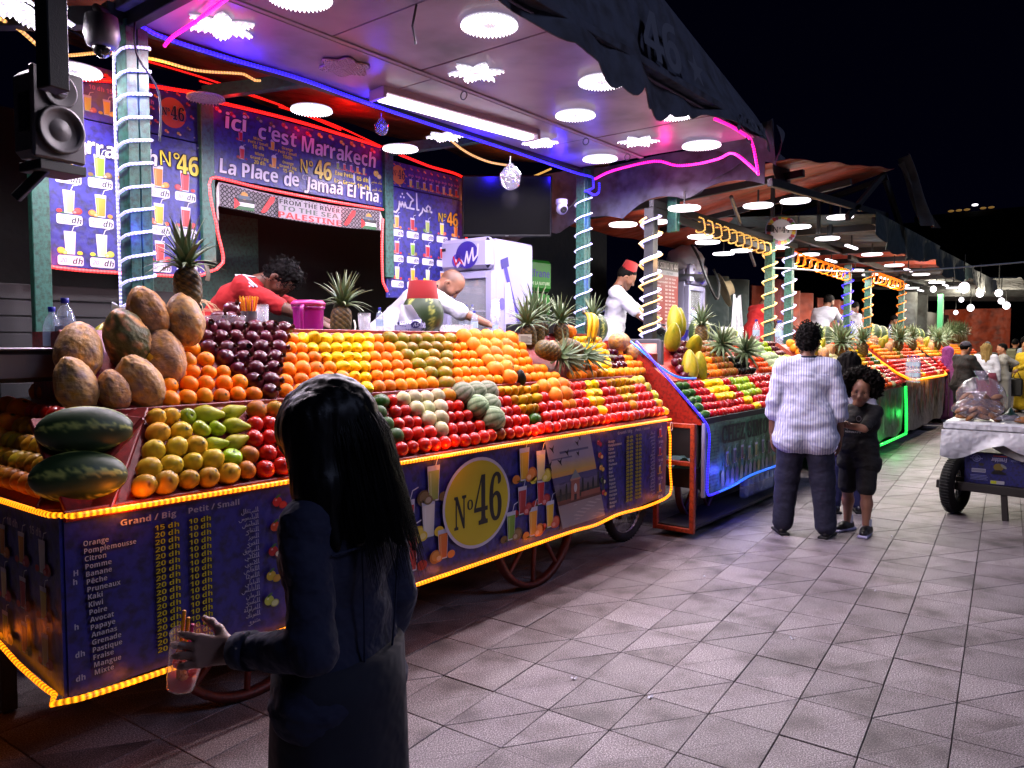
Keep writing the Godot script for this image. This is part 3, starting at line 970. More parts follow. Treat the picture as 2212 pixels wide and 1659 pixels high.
	pr.poly(star, Color(0.37, 0.38, 0.42), 10)
	pr.arab("عصير", 6.35, 0.72, 0.24, Color(0.37, 0.38, 0.42), 10, 0.16)
	pr.put(t, "print", M.plain)
	var tp := func(u: float, w: float) -> Vector3:
		return V(lerpf(0.9, 7.3, u), lerpf(3.44, 3.95, w) + 0.05 * sin(u * 19.0) * sin(w * 4.0 + u * 7.0), lerpf(-4.2, -6.6, w))
	solo("roof_tarpaulin", MB.new().sheet(60, 16, tp, Color.WHITE, 0.006), M.tarp_brown, "brown tarpaulin sagging over the back of the nearest stall", "tarpaulin")
	var L := [
		[V(2.33, 3.295, -3.82), 0.155, 1, "blazing star-shaped lamp beside the post wrapped in white light", 0.55], [V(2.37, 3.295, -3.2), 0.155, 0, "round lamp cut by the top of the photo, above the near ceiling joint", 0.55],
		[V(3.2, 3.295, -2.69), 0.15, 0, "large round lamp near the middle of the front ceiling panel", 0.6], [V(3.7, 3.295, -3.22), 0.15, 1, "star-shaped lamp in front of the fluorescent tube", 0.55],
		[V(4.33, 3.295, -2.69), 0.15, 0, "round lamp partly covered by the scalloped awning edge", 0.6], [V(4.83, 3.295, -3.23), 0.145, 0, "round lamp between the half hidden lamp and the ceiling rail", 0.55],
		[V(5.3, 3.295, -3.9), 0.15, 2, "flower-shaped lamp past the end of the fluorescent tube", 0.5], [V(6.09, 3.295, -3.8), 0.155, 0, "round lamp right above the far green post", 0.5],
		[V(5.28, 3.295, -2.64), 0.14, 0, "round lamp over the far front part of the ceiling", 0.55], [V(5.78, 3.295, -3.23), 0.145, 1, "star-shaped lamp near the far end of the ceiling", 0.5],
		[V(6.2, 3.29, -2.86), 0.16, 0, "tilted round lamp beside the hanging pink rope light", 0.5]]
	for e in L: disc_lamp(e[0], e[1], e[2], e[3], e[4])
	disc_lamp(V(3.13, 3.297, -3.79), 0.16, 2, "unlit flower-shaped lamp on the ceiling", 0.0, Vector3.ZERO, false)
	disc_lamp(V(3.42, 3.24, -4.5), 0.14, 0, "round lamp hanging above the middle menu board", 0.15)
	disc_lamp(V(4.55, 3.24, -4.8), 0.145, 0, "round lamp hanging at the joint of two menu boards", 0.15)
	disc_lamp(V(4.62, 3.28, -4.36), 0.13, 1, "star lamp half hidden behind the blue rope light beam", 0.2)
	disc_lamp(V(2.84, 3.25, -4.87), 0.12, 0, "unlit grey disc lamp above the menu boards", 0.0, Vector3.ZERO, false)
	disc_lamp(V(1.55, 3.25, -4.3), 0.2, 1, "big star lamp cut by the corner of the photo", 0.8)
	disc_lamp(V(2.03, 3.22, -4.92), 0.15, 0, "round lamp just behind the dark hanging pole", 0.7)
	var fb = thing("tube_lamp", "long white fluorescent batten on the ceiling", "lamp", V(4.29, 3.27, -3.87), -0.117)
	obj("housing", MB.new().box(V(0, 0.02, 0), V(1.5, 0.05, 0.15)).box(V(-0.745, -0.005, 0), V(0.03, 0.07, 0.17)).box(V(0.745, -0.005, 0), V(0.03, 0.07, 0.17)), M.lamp_off, fb)
	obj("tube_diffuser", MB.new().box(V(0, -0.022, 0), V(1.44, 0.035, 0.11), Basis(), Color.WHITE, 0.015), M.led_white, fb)
	for k in 3: lamp("tube_light", V(-0.5 + 0.5 * k, -0.07, 0), 0.32, Color(0.97, 0.95, 1.0), 0.07, fb, 86.0)
	rope("rope_light", [V(2.0, 3.33, -4.165), V(2.14, 3.275, -4.165), V(2.56, 3.27, -4.165), V(3.08, 3.285, -4.165), V(3.7, 3.265, -4.165), V(4.45, 3.255, -4.165), V(5.26, 3.25, -4.165), V(6.2, 3.235, -4.165), V(6.48, 3.22, -4.12), V(6.5, 3.13, -4.13), V(6.38, 3.08, -4.15)], "rope_blue", "blue rope light along the beam behind the ceiling", 0.012)
	rope("rope_light", [V(6.62, 3.2, -4.14), V(6.6, 3.1, -4.13), V(6.5, 3.06, -4.13), V(6.42, 3.08, -4.14)], "rope_blue", "short blue rope light loop atop the far green post", 0.012)
	for k in 4: lamp("blue_rope_light", V(2.6 + 1.1 * k, 3.2, -4.12), 0.10, Color(0.16, 0.08, 1.0), 0.05)
	rope("rope_light", [V(2.12, 3.26, -3.35), V(2.14, 3.27, -3.5), V(2.18, 3.27, -3.8), V(2.2, 3.26, -4.1), V(2.21, 3.24, -4.2)], "rope_pink", "pink rope light on the near end of the ceiling", 0.011)
	lamp("pink_rope_light", V(2.24, 3.18, -3.8), 0.06, Color(1.0, 0.12, 0.6), 0.05)
	rope("rope_light", [V(6.45, 3.2, -4.08), V(6.4, 3.24, -3.85), V(6.38, 3.26, -3.4), V(6.42, 3.2, -3.2), V(6.44, 3.19, -3.0), V(6.42, 3.2, -2.8), V(6.32, 3.2, -2.62), V(6.31, 3.02, -2.42), V(6.3, 2.99, -2.4), V(6.24, 3.2, -2.42), V(6.2, 3.26, -2.43), V(5.9, 3.3, -2.46), V(5.6, 3.3, -2.48)], "rope_pink", "pink rope light looping down at the far awning corner", 0.012)
	for p in [V(6.38, 3.12, -3.3), V(6.25, 3.1, -2.55)]: lamp("pink_rope_light", p, 0.05, Color(1.0, 0.12, 0.6), 0.05)
	post_lights("spiral_light", V(2.04, 1.62, -4.22), V(2.04, 3.2, -4.22), 0.078, 13.0, "rope_white", "white rope light wound round the near green post")
	rope("rope_light", [V(1.968, 3.2, -4.275), V(1.966, 2.6, -4.275), V(1.97, 1.9, -4.275), V(1.968, 1.62, -4.275)], "rope_white", "straight white rope light down the near green post", 0.007)
	post_lights("spiral_light", V(6.46, 1.7, -4.22), V(6.46, 3.06, -4.22), 0.07, 9.0, "rope_white", "bluish rope light wound round the far green post")
	for p in [V(2.0, 2.9, -4.08), V(2.0, 2.2, -4.08), V(6.42, 2.8, -4.1), V(6.42, 2.2, -4.1)]: lamp("spiral_rope_light", p, 0.05, Color(0.35, 0.28, 1.0), 0.05)
	rope("rope_light", [V(1.35, 3.3, -4.6), V(1.62, 3.28, -4.65), V(1.85, 3.22, -4.75), V(2.2, 3.36, -4.9), V(2.5, 3.41, -4.9), V(2.8, 3.42, -4.9), V(3.15, 3.49, -4.9), V(3.24, 3.47, -4.9), V(3.36, 3.5, -4.9)], "rope_warm", "yellow rope light strung over the near menu boards", 0.010)
	rope("rope_light", [V(4.93, 3.36, -4.6), V(5.15, 3.29, -4.6), V(5.45, 3.26, -4.6), V(5.75, 3.28, -4.6)], "rope_warm", "short yellow rope light meeting the hanging plastic bag", 0.010)
	rope("rope_light", [V(5.8, 3.12, -5.18), V(6.15, 3.17, -5.19), V(6.55, 3.30, -5.2), V(7.0, 3.48, -5.2), V(7.28, 3.6, -5.2)], "rope_warm", "yellow rope light curving across the dark television", 0.011)
	for p in [V(2.5, 3.3, -4.85), V(6.3, 3.15, -5.05)]: lamp("yellow_rope_light", p, 0.07, Color(1.0, 0.6, 0.15), 0.05)
	rope("neon_tube", [V(1.98, 3.27, -5.24), V(2.16, 3.27, -5.24), V(2.49, 3.33, -5.24), V(2.98, 3.385, -5.24)], "rope_red", "red neon tube over the near upper menu board", 0.013)
	rope("neon_tube", [V(3.13, 3.36, -5.235), V(3.84, 3.375, -5.235), V(4.72, 3.35, -5.235)], "rope_red", "red neon tube along the top of the middle board", 0.013)
	rope("neon_tube", [V(4.80, 3.34, -5.235), V(5.3, 3.29, -5.235), V(5.86, 3.24, -5.235), V(5.87, 2.9, -5.235), V(5.86, 2.62, -5.235)], "rope_red", "red neon tube over and beside the far menu board", 0.012)
	rope("neon_tube", [V(1.93, 2.55, -5.25), V(1.935, 2.25, -5.25), V(1.95, 2.1, -5.25), V(2.1, 2.07, -5.245), V(2.5, 2.07, -5.245), V(2.92, 2.08, -5.245), V(3.05, 2.12, -5.245), V(3.17, 2.2, -5.245), V(3.13, 2.42, -5.245), V(3.075, 2.68, -5.245), V(3.085, 2.8, -5.245), V(3.2, 2.81, -5.24), V(3.5, 2.795, -5.24), V(4.1, 2.79, -5.24), V(4.75, 2.80, -5.24)], "rope_rose", "rose neon tube round the near board and under the middle board", 0.012)
	rope("neon_tube", [V(4.755, 2.72, -5.25), V(4.74, 2.45, -5.25), V(4.75, 2.15, -5.25), V(4.80, 2.07, -5.25)], "rope_rose", "rose neon tube down the near side of the far board", 0.012)
	for k in 5: lamp("red_neon_light", V(2.4 + 0.8 * k, 3.36, -5.12), 0.016, Color(1.0, 0.09, 0.06), 0.06)
	for k in 3: lamp("rose_neon_light", V(2.1 + 1.1 * k, [2.13, 2.2, 2.73][k], -5.14), 0.02, Color(1.0, 0.16, 0.16), 0.05)
	for k in 3:   # red glow tubes lying up in the folds of the tarpaulin
		var z := -5.5 - 0.25 * k
		rope("neon_tube", [V(2.4 + 0.9 * k, 3.60 + 0.06 * k, z), V(3.2 + 0.8 * k, 3.62 + 0.05 * k, z - 0.05), V(3.9 + 0.8 * k, 3.56 + 0.02 * k, z)], "rope_red", ["red neon tube behind the near upper board", "red neon tube up behind the middle board", "red neon tube in the tarpaulin folds above the far board"][k], 0.007)
	lamp("red_neon_light", V(4.6, 3.52, -5.55), 0.12, Color(1.0, 0.07, 0.04), 0.06)
	solo("hanging_pole", MB.new().box(V(1.16, 2.95, -2.98), V(0.075, 0.92, 0.075), Basis(Vector3.UP, 0.2)), M.dark_paint, "dark square pole hanging before the loudspeaker", "pole")
	var sp = thing("loudspeaker", "grey two-cone loudspeaker hung at the near end", "speaker", V(1.40, 2.56, -3.55), 0.15)
	sp.scale = Vector3.ONE * 0.82
	var cab := MB.new()
	var prof := []
	for k in [[0.0, 0.24], [0.5, 0.2], [1.0, 0.11]]: prof.append(k)
	cab.box(V(0, 0, -0.11), V(0.25, 0.44, 0.2), Basis(), Color.WHITE, 0.03)
	cab.box(V(0, 0, -0.01), V(0.27, 0.46, 0.035), Basis(), Color.WHITE, 0.015)
	obj("cabinet", cab, M.speaker_plastic, sp)
	var fz := Transform3D(Basis(Vector3.RIGHT, PI / 2), V(0, -0.075, 0.0))
	obj("woofer", MB.new().lathe([Vector2(0.118, 0.0), Vector2(0.122, 0.028), Vector2(0.108, 0.034), Vector2(0.1, 0.02), Vector2(0.06, 0.008), Vector2(0.055, 0.012), Vector2(0.03, 0.022), Vector2(0.001, 0.026)], 32, fz), M.speaker_plastic, sp)
	fz.origin = V(0, 0.125, 0.0)
	obj("tweeter", MB.new().lathe([Vector2(0.088, 0.0), Vector2(0.09, 0.02), Vector2(0.08, 0.026), Vector2(0.045, 0.012), Vector2(0.04, 0.02), Vector2(0.034, 0.03), Vector2(0.028, 0.024), Vector2(0.001, 0.022)], 28, fz), M.speaker_plastic, sp)
	var gr := MB.new()
	for k in 4: gr.box(V(0, 0.108 + 0.012 * k, 0.034), V(0.05, 0.006, 0.006))
	obj("horn_grille", gr, M.white_enamel, sp)
	obj("handle", MB.new().box(V(-0.128, 0.0, -0.08), V(0.012, 0.2, 0.09)), M.black_plastic, sp)
	obj("bracket", MB.new().box(V(0.02, -0.26, -0.1), V(0.24, 0.05, 0.2)).beam(V(-0.02, -0.24, -0.05), V(-0.12, -0.42, -0.2), 0.03, 0.05), M.dark_paint, sp)
	var c1 = thing("dome_camera", "purple-lit dome camera beside the near post", "camera", V(1.80, 3.1, -4.03))
	obj("housing", MB.new().lathe([Vector2(0.075, 0.12), Vector2(0.085, 0.03), Vector2(0.07, -0.02), Vector2(0.05, -0.03)], 20), M.grey_plastic, c1)
	obj("lens_dome", MB.new().ell(V(0, -0.03, 0), V(0.045, 0.05, 0.045)), M.screen, c1)
	obj("bracket", MB.new().tube([V(0, 0.12, 0), V(0.02, 0.2, -0.1), V(0.1, 0.22, -0.16)], 0.02, 8), M.dark_paint, c1)
	var c2 = thing("turret_camera", "white turret camera beside the far green post", "camera", V(6.24, 2.93, -4.33), -0.6)
	obj("base", MB.new().lathe([Vector2(0.055, 0.07), Vector2(0.058, 0.03), Vector2(0.04, 0.0)], 18), M.white_enamel, c2)
	obj("ball", MB.new().ell(V(0, -0.02, 0.01), V(0.058, 0.058, 0.058)), M.white_enamel, c2)
	obj("lens", MB.new().lathe([Vector2(0.034, 0), Vector2(0.034, 0.012), Vector2(0.02, 0.008), Vector2(0.001, 0.01)], 16, Transform3D(Basis(Vector3.RIGHT, PI / 2 + 0.3), V(0, -0.035, 0.055))), M.black_plastic, c2)
	for e in [[V(3.87, 3.25, -4.28), 0.05, "small clear plastic bag hung below the blue rope light"], [V(5.0, 3.09, -3.98), 0.085, "larger clear plastic bag hung beside the yellow rope light"]]:
		var nz := FastNoiseLite.new()
		nz.frequency = 0.5
		var r: float = e[1]
		var bg := MB.new().blob(20, 16, func(d: Vector3):
			var y: float = d.y
			var q: float = r * (1.0 + 0.35 * nz.get_noise_3dv(d * 6.0)) * (0.75 + 0.25 * (1.0 - clampf(y, 0.0, 1.0)) - 0.5 * pow(clampf(y, 0.0, 1.0), 2.0))
			return [V(d.x * q, d.y * r * 1.35, d.z * q), Color.WHITE])
		var bt = thing("plastic_bag", e[2], "bag", e[0] - V(0, r * 1.4, 0))
		obj("bag", bg, M.bag_plastic, bt)
		obj("string", MB.new().tube([V(0, r * 1.2, 0), V(0, r * 1.9, 0)], 0.004, 5), M.cable_white, bt)
	var wires := [[V(2.0, 3.3, -4.1), V(1.98, 3.1, -4.05), V(2.13, 2.95, -4.12), V(2.14, 2.7, -4.14)], [V(6.5, 3.2, -4.2), V(6.36, 2.95, -4.3), V(6.3, 2.9, -4.5), V(6.36, 3.1, -4.7)], [V(1.5, 3.25, -4.2), V(1.75, 3.12, -4.1), V(1.9, 3.2, -4.2)]]
	for k in 3: solo("wire", MB.new().tube(curve(wires[k]), 0.006, 5), M.wire, ["loose black wire down the near green post", "loose black wire by the turret camera", "loose black wire near the dome camera"][k], "wire")
	setting("stall_wall", MB.new().box(V(4.2, 1.7, -6.75), V(7.4, 3.4, 0.06)), M.dark_wall)
	var sh := MB.new()
	for k in 7: sh.box(V(2.45, 1.30 + 0.105 * k, -5.5), V(1.35, 0.098, 0.02))
	solo("slatted_panel", sh, M.dark_paint, "dark slatted shutter below the near menu board", "shutter")
	solo("stall_door", MB.new().box(V(4.05, 1.5, -6.6), V(0.6, 2.6, 0.05)).box(V(3.4, 1.5, -6.62), V(0.55, 2.6, 0.04)), M.green_paint, "dark green door in the black back of the stall", "door")
	setting("stall_floor", MB.new().box(V(4.4, 0.34, -5.4), V(7.2, 0.66, 2.3)), M.dark_wall)
# ---------------------------------------------------------------- menu boards of the first stall
const YEL = Color(0.86, 0.80, 0.16)
const WHT = Color(0.82, 0.80, 0.86)
const NAVY = Color(0.03, 0.03, 0.08)
const JUI = [Color(0.88, 0.80, 0.25), Color(0.45, 0.62, 0.14), Color(0.9, 0.72, 0.12), Color(0.85, 0.42, 0.08), Color(0.72, 0.10, 0.14), Color(0.86, 0.78, 0.45), Color(0.86, 0.55, 0.12), Color(0.74, 0.09, 0.1), Color(0.92, 0.62, 0.1), Color(0.66, 0.10, 0.12), Color(0.9, 0.88, 0.82), Color(0.92, 0.9, 0.6), Color(0.6, 0.68, 0.3), Color(0.8, 0.2, 0.2), Color(0.86, 0.48, 0.1)]
const FRU = [Color(0.75, 0.25, 0.2), Color(0.42, 0.33, 0.14), Color(0.85, 0.7, 0.1), Color(0.85, 0.5, 0.1), Color(0.7, 0.1, 0.14), Color(0.78, 0.14, 0.1), Color(0.85, 0.5, 0.12), Color(0.75, 0.1, 0.15), Color(0.85, 0.3, 0.15), Color(0.7, 0.12, 0.1), Color(0.88, 0.75, 0.12), Color(0.85, 0.82, 0.2), Color(0.25, 0.4, 0.1), Color(0.7, 0.1, 0.1), Color(0.85, 0.5, 0.1)]
func board(called: String, x0: float, y0: float, x1: float, y1: float, z: float, label: String):
	var t = thing(called, label, "menu board", V(x0, y1, z))
	obj("panel", MB.new().box(V((x1 - x0) / 2, -(y1 - y0) / 2, -0.008), V(x1 - x0, y1 - y0, 0.016), Basis(), Color.WHITE, 0.002), M.board, t)
	var scr := MB.new()
	for p in [[0.03, 0.03], [x1 - x0 - 0.03, 0.03], [0.03, y1 - y0 - 0.03], [x1 - x0 - 0.03, y1 - y0 - 0.03]]: scr.ell(V(p[0], -p[1], 0.001), V(0.007, 0.007, 0.004), Basis(), Color.WHITE, 8, 4)
	tag(obj("screws", scr, M.steel, t), "", "", "", "stuff")
	return [t, PR.new(self, Vector3.ZERO, Vector3.RIGHT, Vector3.DOWN)]
func price(p: PR, x: float, y: float, w: float, h: float, num: String, small := 1.0):
	p.rrect(x - w * 0.5, y - h * 0.5, w, h, h * 0.22, Color(0.80, 0.79, 0.86), 8)
	if num: p.text(num, x - w * 0.40, y + h * 0.22, h * 0.42, Color(0.20, 0.20, 0.30), 9, 0, "sans", 0.0, 0.25)
	p.text("dh", x + w * 0.44, y + h * 0.34, h * 0.62, NAVY, 9, 2, "bold", 0.0, 0.22)
func wavy(p: PR, s: String, x: float, y: float, h: float, col: Color, wide: float, wob := 0.05, l := 8):
	var total := 0.0
	for ch in s: total += (letters(ch, "bold")[3] / letters("H", "bold")[2] * h if ch != " " else h * 0.35) + h * 0.10
	var k := wide / total
	var cx := x
	for i in s.length():
		var ch := s[i]
		if ch == " ":
			cx += h * 0.45 * k
			continue
		var w: float = letters(ch, "bold")[3] / letters("H", "bold")[2] * h * k
		var dy := sin(i * 2.3) * h * wob
		for e in [[0.012, 0.0], [-0.012, 0.0], [0.0, 0.012], [0.0, -0.012]]: p.text(ch, cx + e[0] * h * 5.0, y + dy + e[1] * h * 5.0, h, Color(0.05, 0.05, 0.18), l - 1, 0, "bold", w, 0.06)
		p.text(ch, cx, y + dy, h, col, l, 0, "bold", w, 0.06 + 0.05 * sin(i * 1.7))
		cx += w + h * 0.10 * k
func boards46():
	var b = board("menu_board", 1.97, 2.085, 3.04, 3.04, -5.28, "large blue menu board with three rows of juices, behind the near post")
	var p: PR = b[1]
	wavy(p, "Marrakech", 0.10, 0.22, 0.105, WHT, 0.64)
	p.edged("N°", 0.755, 0.20, 0.10, YEL, NAVY, 0.006, 8, 0, "sans")
	p.edged("46", 0.875, 0.235, 0.135, YEL, NAVY, 0.007, 8, 0, "bold", 0.165)
	var nums := [["20", "25", "20", "20", "30"], ["20", "15", "30", "20", "20"], ["20", "20", "20", "20", ""]]
	for r in 3:
		for c in 5:
			var x: float = 0.155 + c * 0.195
			var y: float = 0.395 + r * 0.258
			p.juice(x, y - 0.04, 0.145, JUI[(r * 5 + c) % 15], FRU[(r * 5 + c) % 15], 2, 0.85, 1 if (c + r) % 2 else -1)
			price(p, x + 0.0, y, 0.155, 0.062, nums[r][c])
	p.put(b[0])
	b = board("menu_board", 1.97, 3.05, 3.02, 3.40, -5.29, "narrow upper menu board with a dull orange number disc")
	p = b[1]
	p.ell(0.86, 0.18, 0.10, 0.105, Color(0.72, 0.33, 0.14), 2, 0.0, 24)
	p.edged("N°", 0.78, 0.21, 0.055, NAVY, Color(0.75, 0.7, 0.7), 0.003, 5, 0, "serifbold", 0.06)
	p.edged("46", 0.845, 0.225, 0.095, NAVY, Color(0.75, 0.7, 0.7), 0.003, 5, 0, "serifbold", 0.10)
	for k in 10:
		var an := TAU * k / 10
		p.fruit(0.86 + cos(an) * 0.145, 0.18 + sin(an) * 0.145, 0.02, FRU[k], FRU[k].lightened(0.4), 2)
	for k in 6: p.fruit(0.25 + 0.085 * k, 0.05, 0.03, Color(0.75, 0.14, 0.1), Color(0.85, 0.3, 0.2), 2)
	for k in 4:
		p.text(["10 dh", "15 dh", "10 dh", "20 dh"][k], 0.30 + 0.11 * k, 0.155, 0.028, Color(0.75, 0.4, 0.6), 5, 0, "bold")
		p.juice(0.29 + 0.12 * k, 0.30, 0.10, JUI[k * 2], FRU[k * 2], 2)
	p.put(b[0])
	b = board("menu_board", 3.105, 2.83, 4.785, 3.365, -5.28, "wide blue board reading ici c'est Marrakech over the dark doorway")
	p = b[1]
	wavy(p, "ici", 0.12, 0.165, 0.115, WHT, 0.19)
	wavy(p, "c'est", 0.40, 0.185, 0.115, WHT, 0.36)
	wavy(p, "Marrakech", 0.80, 0.205, 0.125, WHT, 0.80)
	wavy(p, "La Place de Jamaâ El Fna", 0.07, 0.50, 0.105, WHT, 1.56)
	p.edged("N°", 0.79, 0.375, 0.105, YEL, NAVY, 0.005, 8, 0, "sans", 0.12)
	p.edged("46", 0.925, 0.395, 0.15, YEL, NAVY, 0.006, 8, 0, "bold", 0.175)
	for e in [[0.25, 0.235, 0.075, 4, "Mixte", "Petit / Small", "10 dh", 0.40, 0.20], [0.26, 0.37, 0.09, 7, "Mixte", "Grand / Big", "20 dh", 0.41, 0.315], [0.53, 0.25, 0.075, 2, "Orange", "Petit / Small", "10dh", 0.665, 0.225], [0.54, 0.385, 0.09, 8, "Orange", "Grand / Big", "15 dh", 0.67, 0.335]]:
		p.juice(e[0], e[1], e[2], JUI[e[3]], JUI[e[3]].darkened(0.2), 2, 0.8, -1)
		p.ell(e[0], e[1] - e[2] * 1.0, e[2] * 0.19, e[2] * 0.12, Color(0.8, 0.8, 0.85), 6)
		p.text(e[4], e[7], e[8], 0.022, YEL, 5, 1)
		p.text(e[5], e[7], e[8] + 0.032, 0.022, YEL, 5, 1)
		p.text(e[6], e[7], e[8] + 0.068, 0.029, YEL, 5, 1)
	for k in 14: p.fruit(0.07 + k * 0.115, 0.045 + 0.012 * sin(k * 2.0), 0.034 + 0.006 * sin(k * 3.1), FRU[(k * 4) % 15], FRU[(k * 4) % 15].lightened(0.5), 2)
	for k in 5:
		p.juice(1.17 + 0.072 * k, 0.285, 0.06, [JUI[1], JUI[4], Color(0.8, 0.3, 0.45), JUI[14], JUI[5]][k], FRU[(k * 3 + 1) % 15], 2)
	p.text("Eau Petit", 1.14, 0.335, 0.034, YEL, 5)
	p.text("05 dh", 1.375, 0.345, 0.038, YEL, 5)
	p.text("Eau Grand", 1.13, 0.40, 0.034, YEL, 5)
	p.text("10 dh", 1.38, 0.41, 0.040, YEL, 5)
	for e in [[1.345, 0.30, 0.055], [1.35, 0.36, 0.06], [1.52, 0.30, 0.055], [1.525, 0.35, 0.075]]:
		p.rrect(e[0] - 0.009, e[1], 0.018, e[2], 0.006, Color(0.68, 0.76, 0.88), 4)
		p.rect(e[0] - 0.004, e[1] - 0.012, 0.008, 0.014, Color(0.8, 0.85, 0.95), 4)
	p.arab("ماء صغير", 1.665, 0.335, 0.026, YEL, 5)
	p.arab("ماء كبير", 1.665, 0.40, 0.026, YEL, 5)
	p.fruit(1.615, 0.26, 0.055, Color(0.85, 0.8, 0.3), Color(0.9, 0.88, 0.6), 2)
	p.ell(1.0, 0.44, 0.045, 0.032, Color(0.55, 0.55, 0.62), 3)
	p.text("CR", 0.80, 0.43, 0.04, Color(0.6, 0.6, 0.66), 5, 0, "serifbold", 0.0, 0.2)
	p.text("CRAZY BOYS", 0.80, 0.02, 0.015, Color(0.7, 0.3, 0.4), 5)
	p.put(b[0])
	b = board("menu_board", 4.87, 3.045, 5.90, 3.27, -5.29, "narrow upper menu board with a yellow number disc, at the far end")
	p = b[1]
	p.ell(0.115, 0.115, 0.085, 0.088, Color(0.85, 0.55, 0.12), 2, 0.0, 24)
	p.text("N°", 0.05, 0.13, 0.05, NAVY, 5, 0, "serifbold", 0.05)
	p.text("46", 0.105, 0.15, 0.085, NAVY, 5, 0, "serifbold", 0.09)
	for k in 9: p.fruit(0.115 + cos(TAU * k / 9) * 0.1, 0.115 + sin(TAU * k / 9) * 0.1, 0.014, FRU[(k * 2 + 2) % 15], FRU[k].lightened(0.4), 4)
	for k in 8:
		p.fruit(0.28 + 0.09 * k, 0.035, 0.02, FRU[(k * 5) % 15], FRU[k].lightened(0.4), 2)
		p.juice(0.27 + 0.09 * k, 0.205, 0.075, JUI[k], FRU[k], 2)
		p.text(["20 dh", "10 dh", "15 dh", "10 dh", "15 dh", "20 dh", "15 dh", "10 dh"][k], 0.24 + 0.09 * k, 0.105, 0.02, Color(0.8, 0.5, 0.6), 5)
	p.put(b[0])
	b = board("menu_board", 4.82, 2.02, 5.88, 3.035, -5.28, "blue menu board with Arabic heading beside the fridge")
	p = b[1]
	p.arab("مراكش", 0.60, 0.17, 0.15, WHT, 8, 0.11)
	p.edged("N°", 0.68, 0.245, 0.085, Color(0.85, 0.70, 0.15), NAVY, 0.005, 8, 0, "sans", 0.11)
	p.edged("46", 0.80, 0.265, 0.13, Color(0.86, 0.55, 0.14), NAVY, 0.005, 8, 0, "bold", 0.16)
	for r in 4:
		for c in 5:
			var x: float = 0.13 + c * 0.20
			var y: float = 0.415 + r * 0.235
			if y > 1.0: continue
			p.juice(x, y - 0.045, 0.115, JUI[(r * 7 + c * 3 + 6) % 15], FRU[(r * 7 + c * 3 + 6) % 15], 2, 0.9, 1 if c % 2 else -1)
			price(p, x, y, 0.155, 0.062, "")
	p.put(b[0])
	var sc = thing("scarf", "black and white chequered scarf with red lettering, hung over the dark doorway", "scarf", V(3.16, 2.79, -5.262))
	var fn := func(u: float, w: float) -> Vector3: return V(u * 1.57, -0.175 * w - 0.028 * sin(PI * u) + 0.0 * u, 0.006 * sin(u * 15.0))
	obj("cloth", MB.new().sheet(40, 4, fn, Color(0.52, 0.49, 0.52), 0.003), M.plain, sc)
	p = PR.new(self, V(0, -0.012, 0.009), Vector3.RIGHT, Vector3.DOWN)
	var ink := Color(0.06, 0.05, 0.06)
	for k in 42:
		for r in 5:
			var x := 0.02 + k * 0.037
			var y := 0.018 + r * 0.034 + 0.024 * sin(PI * x / 1.57)
			p.line([Vector2(x - 0.016, y), Vector2(x, y - 0.015), Vector2(x + 0.016, y), Vector2(x, y + 0.015), Vector2(x - 0.016, y)], 0.007, ink, 1)
			p.ell(x, y - 0.015, 0.005, 0.005, ink, 1, 0.0, 6)
	for e in [[0.20, 1.0], [1.43, 1.0]]:
		var x: float = e[0]
		p.rect(x - 0.085, 0.085, 0.17, 0.028, Color(0.10, 0.10, 0.10), 4)
		p.rect(x - 0.085, 0.113, 0.17, 0.028, Color(0.72, 0.72, 0.72), 4)
		p.rect(x - 0.085, 0.141, 0.17, 0.028, Color(0.12, 0.3, 0.16), 4)
		p.poly([Vector2(x - 0.085, 0.085), Vector2(x - 0.03, 0.127), Vector2(x - 0.085, 0.169)], Color(0.7, 0.1, 0.1), 5)
		p.ell(x, 0.062, 0.032, 0.03, Color(0.62, 0.45, 0.18), 5)
		p.rect(x - 0.05, 0.062, 0.10, 0.026, Color(0.25, 0.3, 0.35), 6)
	for x in [0.40, 1.21]: p.poly([Vector2(x - 0.06, 0.165), Vector2(x - 0.035, 0.125), Vector2(x - 0.01, 0.09), Vector2(x + 0.03, 0.035), Vector2(x + 0.07, 0.03), Vector2(x + 0.06, 0.075), Vector2(x + 0.03, 0.10), Vector2(x, 0.145), Vector2(x - 0.03, 0.168)], Color(0.72, 0.10, 0.10), 5)
	p.rect(0.50, 0.03, 0.62, 0.155, Color(0.50, 0.47, 0.50), 3)
	p.text("FROM THE RIVER", 0.81, 0.073, 0.036, ink, 6, 1, "bold", 0.6)
	p.text("TO THE SEA", 0.81, 0.123, 0.038, Color(0.24, 0.28, 0.25), 6, 1, "bold", 0.56)
	p.text("PALESTINE", 0.81, 0.18, 0.045, Color(0.76, 0.10, 0.10), 6, 1, "bold", 0.62)
	p.put(sc, "print", M.plain)
	for s in [0, 1]:
		var fr := MB.new()
		for k in 22:
			var y := -0.008 * k
			fr.tube([V(1.57 * s, y * 0.9, 0), V(1.57 * s + (s - 0.5) * 0.05, y - 0.05, 0.004 * sin(k)), V(1.57 * s + (s - 0.5) * (0.03 + 0.012 * sin(k * 2.0)), y - 0.13 - 0.05 * absf(sin(k * 1.3)), 0.006 * sin(k * 3.0))], 0.0022, 4)
		tag(obj("fringe", fr, M.fringe, sc), "", "", "", "stuff")
	var tv = thing("television", "dark switched off television over the drinks fridge", "television", V(6.0, 2.955, -4.82), -0.9)
	tv.rotation.x = 0.12
	obj("casing", MB.new().box(V(0, 0, -0.03), V(0.89, 0.60, 0.05), Basis(), Color.WHITE, 0.012), M.black_plastic, tv)
	obj("screen", MB.new().box(V(0, 0.008, -0.003), V(0.86, 0.56, 0.006), Basis(), Color.WHITE, 0.002), M.screen, tv)
